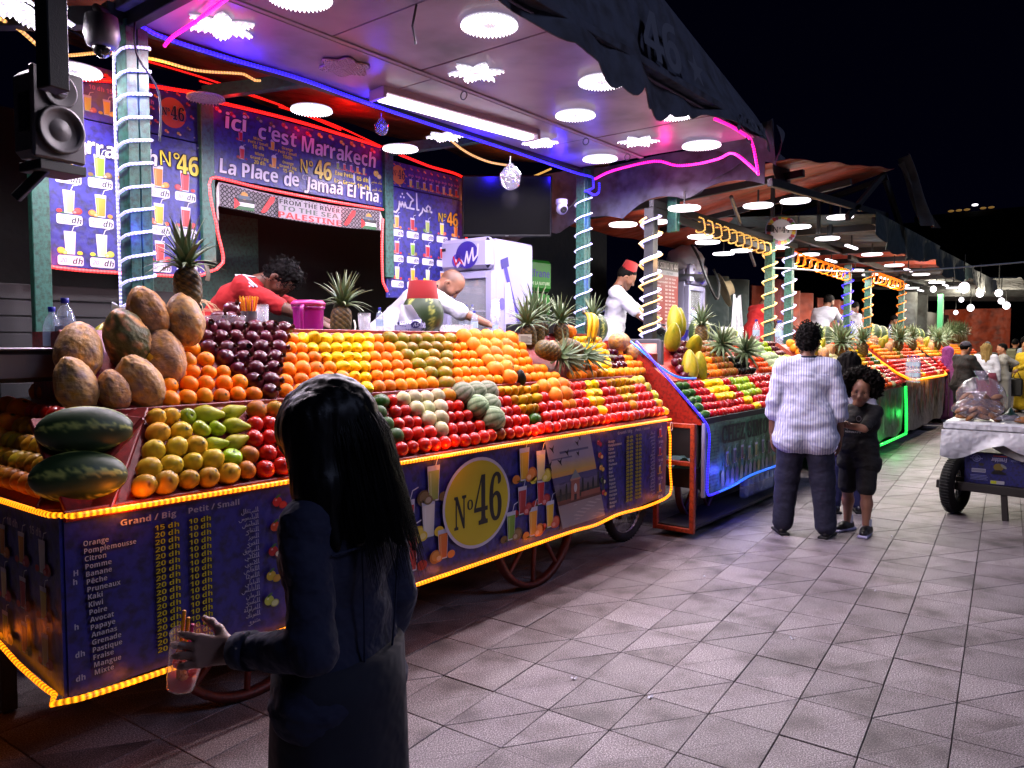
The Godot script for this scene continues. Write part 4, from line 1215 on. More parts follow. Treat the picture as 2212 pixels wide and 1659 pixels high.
	obj("badge", MB.new().box(V(0, -0.287, -0.002), V(0.035, 0.006, 0.005)), M.steel, tv)
	fridge(V(5.62, 0.6, -5.01), -1.54, "white drinks fridge with purple bottle on its side, behind the bald man", true)
	fridge_green(V(7.15, 0.55, -5.4), -0.1)
func fridge(at: Vector3, turn: float, label: String, words: bool):
	var t = thing("drinks_fridge", label, "fridge", at, turn)
	var b := MB.new().box(V(0, 1.0, -0.36), V(0.62, 2.0, 0.62), Basis(), Color.WHITE, 0.015)
	obj("cabinet", b, M.white_enamel, t)
	obj("sign_box", MB.new().box(V(0, 1.86, 0.0), V(0.62, 0.30, 0.12), Basis(), Color.WHITE, 0.05), M.white_enamel, t)
	var d := MB.new()
	d.box(V(-0.275, 0.86, -0.02), V(0.07, 1.66, 0.07)).box(V(0.275, 0.86, -0.02), V(0.07, 1.66, 0.07)).box(V(0, 1.66, -0.02), V(0.48, 0.07, 0.07)).box(V(0, 0.06, -0.02), V(0.48, 0.07, 0.07))
	var dr = obj("door", d, M.white_enamel, t)
	obj("pane", MB.new().box(V(0, 0.86, -0.02), V(0.48, 1.53, 0.008)), M.glass, dr)
	obj("handle", MB.new().box(V(0.27, 1.0, 0.03), V(0.02, 0.3, 0.025)), M.grey_plastic, dr)
	obj("inside", MB.new().box(V(0, 0.86, -0.045), V(0.48, 1.53, 0.01)), M.grey_plastic, t)
	for k in 4: obj("shelf", MB.new().box(V(0, 0.35 + 0.32 * k, -0.033), V(0.46, 0.012, 0.012)), M.white_enamel, t)
	for k in 3: bottle_mesh(t, V(-0.1 + 0.07 * k, 1.16, -0.03), 0.22, "bottle", true)
	var p := PR.new(self, V(-0.31, 2.0, 0.061), Vector3.RIGHT, Vector3.DOWN)
	p.ell(0.36, 0.15, 0.14, 0.13, Color(0.20, 0.14, 0.55), 1, 0.0, 24)
	p.ell(0.24, 0.20, 0.07, 0.07, Color(0.34, 0.28, 0.7), 1, 0.0, 18)
	p.line([Vector2(0.22, 0.19), Vector2(0.24, 0.26), Vector2(0.29, 0.2), Vector2(0.33, 0.25), Vector2(0.36, 0.12), Vector2(0.38, 0.23), Vector2(0.43, 0.09), Vector2(0.44, 0.21), Vector2(0.49, 0.16), Vector2(0.50, 0.06)], 0.018, Color(0.85, 0.82, 0.9), 3)
	p.line([Vector2(0.19, 0.16), Vector2(0.22, 0.24), Vector2(0.26, 0.18), Vector2(0.30, 0.23)], 0.018, Color(0.75, 0.12, 0.2), 4)
	p.rect(0.04, 0.07, 0.05, 0.03, Color(0.1, 0.1, 0.12), 2)
	p.put(t)
	for s in [-1.0, 1.0]:
		p = PR.new(self, V(0.312 * s, 2.0, -0.36 + 0.31 * s), V(0, 0, -s), Vector3.DOWN)
		var pu := Color(0.22, 0.16, 0.58)
		p.ell(0.10, 0.62, 0.05, 0.06, Color(0.4, 0.36, 0.75), 1)
		p.ell(0.12, 1.12, 0.11, 0.24, pu, 1, 0.0, 24)
		p.ell(0.44, 1.05, 0.12, 0.22, pu, 1, 0.0, 24)
		p.line([Vector2(0.14, 0.24), Vector2(0.24, 0.50), Vector2(0.40, 0.84)], 0.055, pu, 2)
		p.poly([Vector2(0.07, 0.20), Vector2(0.19, 0.16), Vector2(0.21, 0.25), Vector2(0.09, 0.29)], pu.darkened(0.2), 3)
		p.poly([Vector2(0.14, 0.42), Vector2(0.22, 0.40), Vector2(0.40, 0.98), Vector2(0.34, 1.28), Vector2(0.20, 1.28), Vector2(0.14, 1.0)], Color(0.72, 0.70, 0.86), 3)
		p.poly([Vector2(0.17, 1.02), Vector2(0.36, 0.98), Vector2(0.37, 1.10), Vector2(0.18, 1.15)], Color(0.16, 0.10, 0.4), 4)
		p.line([Vector2(0.20, 1.10), Vector2(0.22, 1.04), Vector2(0.24, 1.10), Vector2(0.27, 1.03), Vector2(0.30, 1.09), Vector2(0.33, 1.02)], 0.014, Color(0.7, 0.15, 0.25), 5)
		p.put(t)
	return t
func fridge_green(at: Vector3, turn: float):
	var t = thing("drinks_fridge", "tall green water fridge half hidden behind the far post", "fridge", at, turn)
	var gm = mk("green_enamel", Color(0.12, 0.42, 0.13), 0.3)
	var gd = mk("green_dark", Color(0.035, 0.12, 0.06), 0.35)
	obj("cabinet", MB.new().box(V(0, 1.0, -0.36), V(0.66, 2.0, 0.62), Basis(), Color.WHITE, 0.015), gd, t)
	obj("sign_box", MB.new().box(V(0, 1.84, 0.0), V(0.66, 0.36, 0.12), Basis(), Color.WHITE, 0.04), gm, t)
	var d := MB.new().box(V(-0.29, 0.82, -0.02), V(0.08, 1.6, 0.07)).box(V(0.29, 0.82, -0.02), V(0.08, 1.6, 0.07)).box(V(0, 1.6, -0.02), V(0.50, 0.07, 0.07))
	var dr = obj("door", d, gm, t)
	obj("pane", MB.new().box(V(0, 0.8, -0.02), V(0.5, 1.53, 0.008)), M.glass, dr)
	var p := PR.new(self, V(-0.33, 2.02, 0.061), Vector3.RIGHT, Vector3.DOWN)
	p.text("Aïn Ifrane", 0.06, 0.20, 0.085, Color(0.10, 0.14, 0.5), 3, 0, "bold", 0.54)
	p.text("DU CÔTÉ DE LA NATURE", 0.06, 0.29, 0.035, Color(0.75, 0.85, 0.7), 3, 0, "bold", 0.54)
	p.put(t)
	p = PR.new(self, V(-0.332, 2.0, -0.67), V(0, 0, 1), Vector3.DOWN)
	p.arab("عين إفران", 0.5, 0.2, 0.1, Color(0.16, 0.3, 0.2), 3)
	p.poly([Vector2(0.26, 0.42), Vector2(0.34, 0.42), Vector2(0.34, 0.5), Vector2(0.44, 0.66), Vector2(0.44, 1.2), Vector2(0.16, 1.2), Vector2(0.16, 0.66), Vector2(0.26, 0.5)], Color(0.10, 0.08, 0.22), 2)
	p.put(t)
# ---------------------------------------------------------------- the first cart
const MENU = ["Orange", "Pomplemousse", "Citron", "Pomme", "Banane", "Pêche", "Pruneaux", "Kaki", "Kiwi", "Poire", "Avocat", "Papaye", "Ananas", "Grenade", "Pastique", "Fraise", "Mangue", "Mixte"]
const MENU_AR = ["البرتقال", "البليموس", "الحامض", "التفاح", "الموز", "الخوخ", "البرقوق", "الكاكي", "الكيوي", "الإجاص", "الأفوكا", "الباباي", "الأناناس", "الرمان", "البطيخ", "الفراولة", "المونك", "متنوع"]
func menu_list(p: PR, x: float, y0: float, y1: float, k: float):
	p.text("Grand / Big", x + 0.13 * k, y0 - 0.042, 0.022, Color(0.62, 0.60, 0.66), 5, 0, "bold", 0.21 * k)
	p.text("Petit / Small", x + 0.39 * k, y0 - 0.042, 0.022, Color(0.62, 0.60, 0.66), 5, 0, "bold", 0.22 * k)
	for i in 18:
		var y := lerpf(y0, y1, i / 17.0)
		p.edged(MENU[i], x + 0.0015 * i, y + 0.006, 0.0185, Color(0.74, 0.73, 0.78), NAVY, 0.002, 5, 0, "bold")
		p.edged("15 dh" if i == 0 else "20 dh", x + 0.255 * k, y, 0.0195, Color(0.78, 0.72, 0.10), NAVY, 0.002, 5, 0, "bold", 0.095 * k)
		p.edged("10 dh", x + 0.39 * k, y, 0.0195, Color(0.78, 0.72, 0.10), NAVY, 0.002, 5, 0, "bold", 0.092 * k)
		p.arab(MENU_AR[i], x + 0.70 * k, y, 0.0185, Color(0.74, 0.73, 0.78), 6, 0.14)
func wagon_wheel(t, at: Vector3, r: float, mat, solid := false):
	var w := Node3D.new()
	w.name = "wheel"
	t.add_child(w, true)
	w.position = at
	w.rotation.x = PI / 2
	var ring := []
	obj("rim", MB.new().lathe([Vector2(r, -0.025), Vector2(r, 0.025), Vector2(r - 0.035, 0.022), Vector2(r - 0.035, -0.022), Vector2(r, -0.025)], 40, Transform3D(), Color.WHITE, false), mat, w)
	obj("hub", MB.new().lathe([Vector2(0.05, -0.06), Vector2(0.06, -0.03), Vector2(0.06, 0.03), Vector2(0.04, 0.06)], 16), mat, w)
	if solid:
		obj("disc", MB.new().lathe([Vector2(r - 0.03, -0.012), Vector2(r - 0.03, 0.012)], 40), mat, w)
	else:
		for k in 9:
			var an := TAU * k / 9 + 0.25
			var d := V(cos(an), 0, sin(an))
			obj("spoke", MB.new().tube([d * 0.05, d * (r - 0.03)], [0.017, 0.014], 8), mat, w)
	return w
func tyre_wheel(t, at: Vector3, r: float, tr: float, axis_turn: float, spokes := 20):
	var w := Node3D.new()
	w.name = "wheel"
	t.add_child(w, true)
	w.position = at
	w.rotation = V(PI / 2, 0, 0)
	w.basis = Basis(Vector3.UP, axis_turn) * Basis(Vector3.RIGHT, PI / 2)
	var prof := []
	for k in 13: prof.append(Vector2(r - tr + tr * cos(TAU * k / 12 + 0.2), tr * 1.05 * sin(TAU * k / 12 + 0.2)))
	obj("tyre", MB.new().lathe(prof, 36, Transform3D(), Color.WHITE, false), M.rubber, w)
	var tread := MB.new()
	for k in 56:
		var an := TAU * k / 56
		tread.box(V(cos(an), 0, sin(an)) * r, V(0.008, tr * 1.3, 0.012), Basis(Vector3.UP, -an), Color.WHITE, 0.002)
	tag(obj("tread", tread, M.rubber, w), "", "", "", "stuff")
	obj("rim", MB.new().lathe([Vector2(r - tr * 1.8, -0.018), Vector2(r - tr * 1.6, 0.0), Vector2(r - tr * 1.8, 0.018), Vector2(r - tr * 2.1, 0.0), Vector2(r - tr * 1.8, -0.018)], 32, Transform3D(), Color.WHITE, false), M.steel, w)
	obj("hub", MB.new().lathe([Vector2(0.02, -0.05), Vector2(0.03, 0.0), Vector2(0.02, 0.05)], 12), M.wood_dark, w)
	var sp := MB.new()
	for k in spokes:
		var an := TAU * k / spokes
		sp.tube([V(cos(an + 0.3), 0.02 * (1 if k % 2 else -1), sin(an + 0.3)) * V(0.025, 1, 0.025), V(cos(an), 0, sin(an)) * (r - tr * 1.9)], 0.002, 4)
	tag(obj("spokes", sp, M.steel, w), "", "", "", "stuff")
func cart46():
	var t = thing("juice_cart", "long juice cart with a blue number 46 banner and yellow light rope edging", "cart")
	var X0 := 1.10
	var X1 := 5.60
	obj("body", MB.new().box(V((X0 + X1) / 2 + 0.02, 0.70, -3.35), V(X1 - X0 - 0.06, 0.62, 0.94)), M.red_board, t)
	var fb := MB.new().sheet(60, 8, func(u: float, w: float): return V(lerpf(X0, X1, u), lerpf(0.995, 0.362 - 0.012 * sin(u * PI) + 0.008 * sin(u * 14.0) * u, w), -2.85 + 0.008 * sin(u * 21.0 + w * 3.0) * u * w), Color.WHITE, 0.012)
	var ban = obj("front_banner", fb, M.board, t)
	var p := PR.new(self, V(X0, 1.0, -2.838), Vector3.RIGHT, Vector3.DOWN)
	menu_list(p, 0.055, 0.105, 0.575, 1.0)
	menu_list(p, 3.575, 0.10, 0.57, 1.0)
	for k in 5: p.text(["H", "h", "h", "dh", "dh"][k], 0.018, [0.2, 0.24, 0.40, 0.50, 0.585][k], 0.02, Color(0.7, 0.7, 0.75), 6, 0, "bold")
	for k in 5: p.fruit(0.86 - 0.012 * k, 0.09 + 0.105 * k, 0.042, [Color(0.75, 0.1, 0.08), Color(0.8, 0.3, 0.1), Color(0.7, 0.1, 0.08), Color(0.8, 0.68, 0.15), Color(0.75, 0.8, 0.3)][k], [Color(0.8, 0.2, 0.12), Color(0.9, 0.72, 0.12), Color(0.88, 0.84, 0.7), Color(0.8, 0.6, 0.2), Color(0.85, 0.88, 0.6)][k], 3)
	for k in 5: p.fruit(3.46 + 0.017 * k, 0.095 + 0.09 * k, 0.04, [Color(0.62, 0.06, 0.1), Color(0.8, 0.3, 0.12), Color(0.85, 0.6, 0.15), Color(0.3, 0.5, 0.2), Color(0.75, 0.2, 0.15)][k], [Color(0.7, 0.1, 0.15), Color(0.9, 0.75, 0.4), Color(0.9, 0.7, 0.25), Color(0.85, 0.85, 0.6), Color(0.88, 0.7, 0.15)][k], 3)
	for k in 4:
		p.juice(4.36, 0.14 + 0.145 * k, 0.07, [JUI[4], JUI[4], JUI[8], JUI[8]][k], JUI[8], 3, 0.7)
		p.text(["20 dh", "10 dh", "15 dh", "10 dh"][k], 4.33, 0.185 + 0.145 * k, 0.022, Color(0.72, 0.72, 0.8), 8)
	for e in [[1.81, 0.235, 0.19, 12, 1], [1.77, 0.42, 0.20, 10, 10], [1.62, 0.40, 0.2, 7, 7], [1.64, 0.575, 0.2, 13, 13], [1.88, 0.56, 0.16, 3, 14], [2.60, 0.235, 0.20, 2, 3], [2.77, 0.26, 0.19, 11, 11], [2.58, 0.44, 0.17, 9, 9], [2.77, 0.41, 0.16, 7, 9], [2.47, 0.575, 0.17, 1, 1], [2.69, 0.595, 0.18, 8, 14], [2.87, 0.575, 0.17, 2, 8]]:
		p.juice(e[0], e[1], e[2], JUI[e[3]], FRU[e[4]], 2, 1.35, -1 if e[0] < 2 else 1)
	p.ell(2.165, 0.30, 0.29, 0.258, Color(0.80, 0.78, 0.84), 6, 0.0, 48)
	p.ell(2.165, 0.30, 0.272, 0.24, Color(0.82, 0.74, 0.05), 7, 0.0, 48)
	p.text("N", 1.965, 0.425, 0.185, Color(0.03, 0.03, 0.05), 9, 0, "serifbold", 0.10)
	p.text("o", 2.072, 0.33, 0.075, Color(0.03, 0.03, 0.05), 9, 0, "serifbold", 0.05)
	p.text("46", 2.13, 0.43, 0.285, Color(0.03, 0.03, 0.05), 9, 0, "serifbold", 0.245)
	var quad := func(a: float, b: float, y0: float, y1: float, c0: Color, c1: Color, l: int):
		var sl := func(x: float, y: float) -> Vector2: return Vector2(lerpf(2.80, 3.325, x) + y * 0.335, y)
		p.poly([sl.call(a, y0), sl.call(b, y0), sl.call(b, y1), sl.call(a, y1)], c0, l, [c0, c0, c1, c1])
	quad.call(0.0, 1.0, 0.012, 0.16, Color(0.60, 0.58, 0.66), Color(0.66, 0.60, 0.62), 11)
	quad.call(0.0, 1.0, 0.16, 0.235, Color(0.66, 0.60, 0.62), Color(0.78, 0.62, 0.28), 11)
	quad.call(0.0, 1.0, 0.235, 0.30, Color(0.82, 0.62, 0.22), Color(0.75, 0.52, 0.42), 11)
	quad.call(0.0, 1.0, 0.265, 0.315, Color(0.28, 0.26, 0.42), Color(0.34, 0.30, 0.44), 12)
	quad.call(0.0, 1.0, 0.31, 0.40, Color(0.42, 0.38, 0.5), Color(0.30, 0.24, 0.16), 12)
	quad.call(0.0, 1.0, 0.385, 0.43, Color(0.20, 0.17, 0.08), Color(0.28, 0.2, 0.1), 13)
	quad.call(0.0, 1.0, 0.425, 0.455, Color(0.50, 0.26, 0.18), Color(0.36, 0.18, 0.12), 14)
	quad.call(0.0, 1.0, 0.455, 0.612, Color(0.58, 0.50, 0.48), Color(0.56, 0.53, 0.56), 13)
	quad.call(0.25, 0.9, 0.10, 0.115, Color(0.36, 0.35, 0.48), Color(0.42, 0.4, 0.5), 12)
	quad.call(0.05, 0.5, 0.14, 0.15, Color(0.40, 0.38, 0.5), Color(0.5, 0.46, 0.52), 12)
	for k in 40: p.ell(3.05 + 0.36 * fmod(k * 0.618, 1.0) + 0.1, 0.475 + 0.12 * fmod(k * 0.37, 1.0), 0.022, 0.003, Color(0.68, 0.62, 0.6), 14)
	var ter := Color(0.62, 0.34, 0.24)
	p.poly([Vector2(3.10, 0.30), Vector2(3.20, 0.30), Vector2(3.20, 0.44), Vector2(3.10, 0.44)], ter, 16)
	p.poly([Vector2(3.085, 0.30), Vector2(3.15, 0.235), Vector2(3.215, 0.30)], Color(0.50, 0.52, 0.50), 16)
	p.rect(3.09, 0.295, 0.12, 0.012, ter.lightened(0.2), 17)
	p.ell(3.15, 0.36, 0.018, 0.03, Color(0.75, 0.72, 0.7), 18)
	p.rect(3.135, 0.40, 0.03, 0.04, Color(0.18, 0.1, 0.08), 18)
	p.rect(3.22, 0.40, 0.24, 0.035, ter.darkened(0.1), 16)
	for k in 9:
		var h := 0.07 + 0.06 * fmod(k * 0.41, 1.0)
		p.ell(2.98 + 0.065 * k, 0.42 - h * 0.5, 0.012, h * 0.6, Color(0.07, 0.09, 0.05), 15)
	for e in [[2.88, 0.07, 1.0], [3.05, 0.11, 0.9], [3.17, 0.06, 0.8], [3.18, 0.13, 0.7], [2.85, 0.17, 1.4], [2.97, 0.16, 1.0], [3.2, 0.03, 0.6]]:
		p.poly([Vector2(e[0] - 0.035 * e[2], e[1] - 0.012), Vector2(e[0], e[1] - 0.002), Vector2(e[0] + 0.02 * e[2], e[1] - 0.022), Vector2(e[0] + 0.012 * e[2], e[1] + 0.012), Vector2(e[0] + 0.022 * e[2], e[1] + 0.035 * e[2]), Vector2(e[0] - 0.004, e[1] + 0.012)], Color(0.07, 0.06, 0.08), 16)
	p.put(ban)
	var sb := MB.new().sheet(16, 8, func(u: float, w: float): return V(1.10 + 0.01 * sin(u * 5.0) * w, lerpf(1.0, 0.36 + 0.06 * sin(u * 3.5) * u, w), lerpf(-2.86, -4.1, u)), Color.WHITE, 0.012)
	var sban = obj("side_banner", sb, M.board, t)
	p = PR.new(self, V(1.085, 1.0, -4.1), V(0, 0, 1), Vector3.DOWN)
	for r in 3:
		for c in 6: p.juice(0.15 + 0.19 * c, 0.22 + 0.17 * r, 0.12, JUI[(c * 2 + r * 5) % 15].darkened(0.1), FRU[(c + r * 4) % 15], 2, 1.1)
	for c in 5: p.text(["20 dh", "10 dh", "15 dh", "10 dh", "15 dh"][c], 0.12 + 0.22 * c, 0.09, 0.03, Color(0.7, 0.65, 0.75), 6)
	p.put(sban)
	obj("tier_board", MB.new().beam(V((X0 + X1) / 2, 0.985, -2.87), V((X0 + X1) / 2, 1.315, -3.185), 4.46, 0.02), M.red_board, t)
	obj("tier_board", MB.new().beam(V((X0 + X1) / 2 + 0.15, 1.31, -3.2), V((X0 + X1) / 2 + 0.15, 1.655, -3.63), 4.2, 0.02), M.red_board, t)
	obj("ledge", MB.new().box(V((X0 + X1) / 2 + 0.12, 1.318, -3.185), V(4.32, 0.035, 0.03)), M.red_board, t)
	obj("edge_board", MB.new().box(V((X0 + X1) / 2, 1.0, -2.852), V(4.5, 0.04, 0.02)), M.red_board, t)
	obj("tier_back", MB.new().box(V(3.9, 1.66, -3.64), V(3.5, 0.045, 0.02)), M.red_board, t)
	for s in [0, 1]:
		var x: float = [X0 + 0.35, X1 + 0.02][s]
		var endb := MB.new()
		endb.face([V(x, 0.98, -2.88), V(x, 1.31, -3.19), V(x, 1.655, -3.63), V(x, 1.655, -4.05), V(x, 0.98, -4.05)], V(1 if s else -1, 0, 0))
		obj("end_board", endb, M.red_board, t)
	obj("side_tier", MB.new().beam(V(1.12, 0.985, -3.52), V(1.42, 1.315, -3.52), 1.2, 0.02), M.red_board, t)
	obj("side_tier", MB.new().beam(V(1.44, 1.31, -3.66), V(1.56, 1.43, -3.66), 0.85, 0.02), M.red_board, t)
	obj("counter", MB.new().box(V(3.7, 1.63, -3.87), V(3.8, 0.03, 0.46)).box(V(3.7, 1.1, -4.08), V(3.8, 1.05, 0.03)), M.steel, t)
	obj("corner_board", MB.new().beam(V(1.16, 1.0, -2.92), V(1.46, 1.33, -3.24), 0.26, 0.02), M.red_board, t)
	wagon_wheel(t, V(4.02, 0.43, -2.99), 0.43, M.wheel_paint)
	wagon_wheel(t, V(1.95, 0.43, -3.05), 0.43, M.wheel_paint)
	wagon_wheel(t, V(2.72, 0.47, -3.16), 0.47, M.rubber, true)
	wagon_wheel(t, V(4.02, 0.43, -3.85), 0.43, M.wheel_paint)
	tyre_wheel(t, V(5.42, 0.33, -3.12), 0.33, 0.035, 0.0, 28)
	obj("axle", MB.new().box(V(4.02, 0.43, -3.4), V(0.06, 0.06, 0.9)), M.wheel_paint, t)
	obj("brace", MB.new().box(V(4.3, 0.42, -3.02), V(0.7, 0.05, 0.04)), M.wheel_paint, t)
	for x in [1.2, 5.4]: obj("leg", MB.new().box(V(x, 0.22, -3.75), V(0.06, 0.42, 0.06)), M.wood_dark, t)
	rope("rope_light", [V(1.07, 0.985, -4.1), V(1.07, 1.0, -3.4), V(1.075, 1.005, -2.9), V(1.12, 1.004, -2.828), V(2.0, 1.0, -2.826), V(3.5, 1.0, -2.826), V(5.0, 0.995, -2.826), V(5.62, 0.992, -2.826)], "rope_yellow", "yellow rope light along the cart's top edge under the fruit", 0.0105)
	rope("rope_light", [V(1.07, 0.42, -4.1), V(1.07, 0.44, -3.55), V(1.07, 0.39, -3.2), V(1.08, 0.36, -2.92), V(1.12, 0.356, -2.828), V(2.0, 0.352, -2.826), V(3.5, 0.352, -2.826), V(4.2, 0.352, -2.826), V(4.5, 0.342, -2.826), V(4.8, 0.362, -2.826), V(5.2, 0.35, -2.826), V(5.55, 0.366, -2.826), V(5.64, 0.42, -2.826), V(5.625, 0.6, -2.83), V(5.62, 0.86, -2.83), V(5.63, 0.93, -2.85)], "rope_yellow", "yellow rope light along the foot of the blue banner", 0.0105)
	for k in 6: lamp("yellow_rope_light", V(1.3 + 0.85 * k, 1.005, -2.79), 0.018, Color(1.0, 0.5, 0.06), 0.03)
	for k in 6: lamp("yellow_rope_light", V(1.3 + 0.85 * k, 0.34, -2.79), 0.005, Color(1.0, 0.5, 0.06), 0.03)
	lamp("yellow_rope_light", V(1.03, 0.42, -3.5), 0.005, Color(1.0, 0.45, 0.05), 0.03)
	var ring := []
	for k in 10: ring.append(V(5.66 + 0.02 * sin(TAU * k / 9), 0.93 + 0.035 * cos(TAU * k / 9), -2.84))
	solo("wire", MB.new().tube(ring, 0.004, 5), M.cable_white, "loose pale wire loop at the far corner of the first cart", "wire")
# ---------------------------------------------------------------- fruit
var fmesh := {}
var fcount := {}
var fspare := {}
const FK = {
	"orange": ["orange", "orange", "ripe orange", 0.041, 0.039, Color(0.93, 0.54, 0.02), Color(0.92, 0.46, 0.015), 0.48, "peel"],
	"tan_orange": ["tan_orange", "orange", "dull yellow orange", 0.044, 0.042, Color(0.84, 0.52, 0.10), Color(0.72, 0.40, 0.08), 0.45, "peel"],
	"tangerine": ["tangerine", "tangerine", "deep orange tangerine", 0.038, 0.033, Color(0.90, 0.34, 0.03), Color(0.82, 0.26, 0.02), 0.4, "peel"],
	"lemon": ["lemon", "lemon", "yellow lemon", 0.039, 0.054, Color(0.93, 0.78, 0.03), Color(0.88, 0.66, 0.02), 0.42, "peel"],
	"dark_pom": ["pomegranate", "pomegranate", "dark purple pomegranate", 0.045, 0.043, Color(0.26, 0.06, 0.13), Color(0.38, 0.10, 0.14), 0.33, "lump"],
	"red_pom": ["red_pomegranate", "pomegranate", "shiny red pomegranate", 0.0405, 0.039, Color(0.82, 0.17, 0.08), Color(0.72, 0.09, 0.06), 0.3, "lump"],
	"spoiled": ["spoiled_pomegranate", "pomegranate", "half brown spoiled pomegranate", 0.0405, 0.039, Color(0.66, 0.40, 0.08), Color(0.45, 0.12, 0.05), 0.4, "lump"],
	"guava": ["guava", "guava", "pale yellow guava", 0.041, 0.046, Color(0.86, 0.68, 0.20), Color(0.78, 0.56, 0.14), 0.38, "lump"],
	"green_apple": ["green_apple", "apple", "bright green apple", 0.043, 0.038, Color(0.62, 0.70, 0.10), Color(0.50, 0.60, 0.08), 0.3, "lump"],
	"pale_apple": ["yellow_apple", "apple", "pale yellow apple", 0.043, 0.038, Color(0.82, 0.74, 0.28), Color(0.72, 0.64, 0.2), 0.3, "lump"],
	"red_apple": ["red_apple", "apple", "glossy red apple", 0.042, 0.037, Color(0.76, 0.09, 0.06), Color(0.58, 0.05, 0.05), 0.26, "lump"],
	"dark_apple": ["dark_apple", "apple", "dark wine red apple", 0.045, 0.041, Color(0.30, 0.03, 0.07), Color(0.20, 0.02, 0.06), 0.22, "lump"],
	"pear": ["pear", "pear", "yellow green pear", 0.041, 0.066, Color(0.70, 0.68, 0.18), Color(0.60, 0.60, 0.12), 0.38, "lump"],
	"mango": ["mango", "mango", "green and gold mango", 0.045, 0.062, Color(0.42, 0.44, 0.09), Color(0.66, 0.42, 0.08), 0.36, "lump"],
	"red_mango": ["blushed_mango", "mango", "red blushed green mango", 0.045, 0.06, Color(0.45, 0.42, 0.12), Color(0.6, 0.18, 0.10), 0.36, "lump"],
	"green_mango": ["green_mango", "mango", "plain green mango", 0.04, 0.062, Color(0.20, 0.36, 0.07), Color(0.14, 0.28, 0.05), 0.33, "lump"],
	"yellow_mango": ["yellow_mango", "mango", "small golden mango", 0.036, 0.052, Color(0.86, 0.56, 0.05), Color(0.62, 0.50, 0.06), 0.36, "lump"],
	"grapefruit": ["grapefruit", "grapefruit", "large pink orange grapefruit", 0.060, 0.055, Color(0.93, 0.55, 0.14), Color(0.92, 0.46, 0.14), 0.48, "peel"],
	"peach": ["peach", "peach", "golden orange peach", 0.047, 0.044, Color(0.90, 0.52, 0.12), Color(0.86, 0.40, 0.12), 0.5, "lump"],
	"white_fruit": ["white_melon", "melon", "small creamy white melon", 0.048, 0.044, Color(0.80, 0.77, 0.62), Color(0.72, 0.68, 0.46), 0.36, "lump"],
	"grey_guava": ["green_guava", "guava", "grey green guava", 0.043, 0.045, Color(0.28, 0.36, 0.20), Color(0.22, 0.30, 0.16), 0.45, "lump"],
	"melon": ["netted_melon", "melon", "grey netted melon", 0.07, 0.066, Color(0.56, 0.58, 0.48), Color(0.44, 0.48, 0.36), 0.6, "peel"],
	"long_melon": ["long_melon", "melon", "pale green netted long melon", 0.055, 0.075, Color(0.62, 0.68, 0.50), Color(0.40, 0.48, 0.32), 0.5, "peel"],
	"avocado": ["avocado", "avocado", "black avocado", 0.036, 0.056, Color(0.06, 0.06, 0.05), Color(0.09, 0.09, 0.06), 0.45, "peel"],
	"plum": ["plum", "plum", "dark purple plum", 0.034, 0.034, Color(0.22, 0.06, 0.14), Color(0.30, 0.10, 0.16), 0.35, "lump"],
	"papaya": ["papaya", "papaya", "mottled brown papaya", 0.085, 0.125, Color(0.72, 0.52, 0.36), Color(0.60, 0.44, 0.32), 0.5, "lump"],
	"green_papaya": ["green_papaya", "papaya", "yellow green papaya", 0.075, 0.15, Color(0.50, 0.50, 0.14), Color(0.66, 0.54, 0.12), 0.4, "lump"],
}
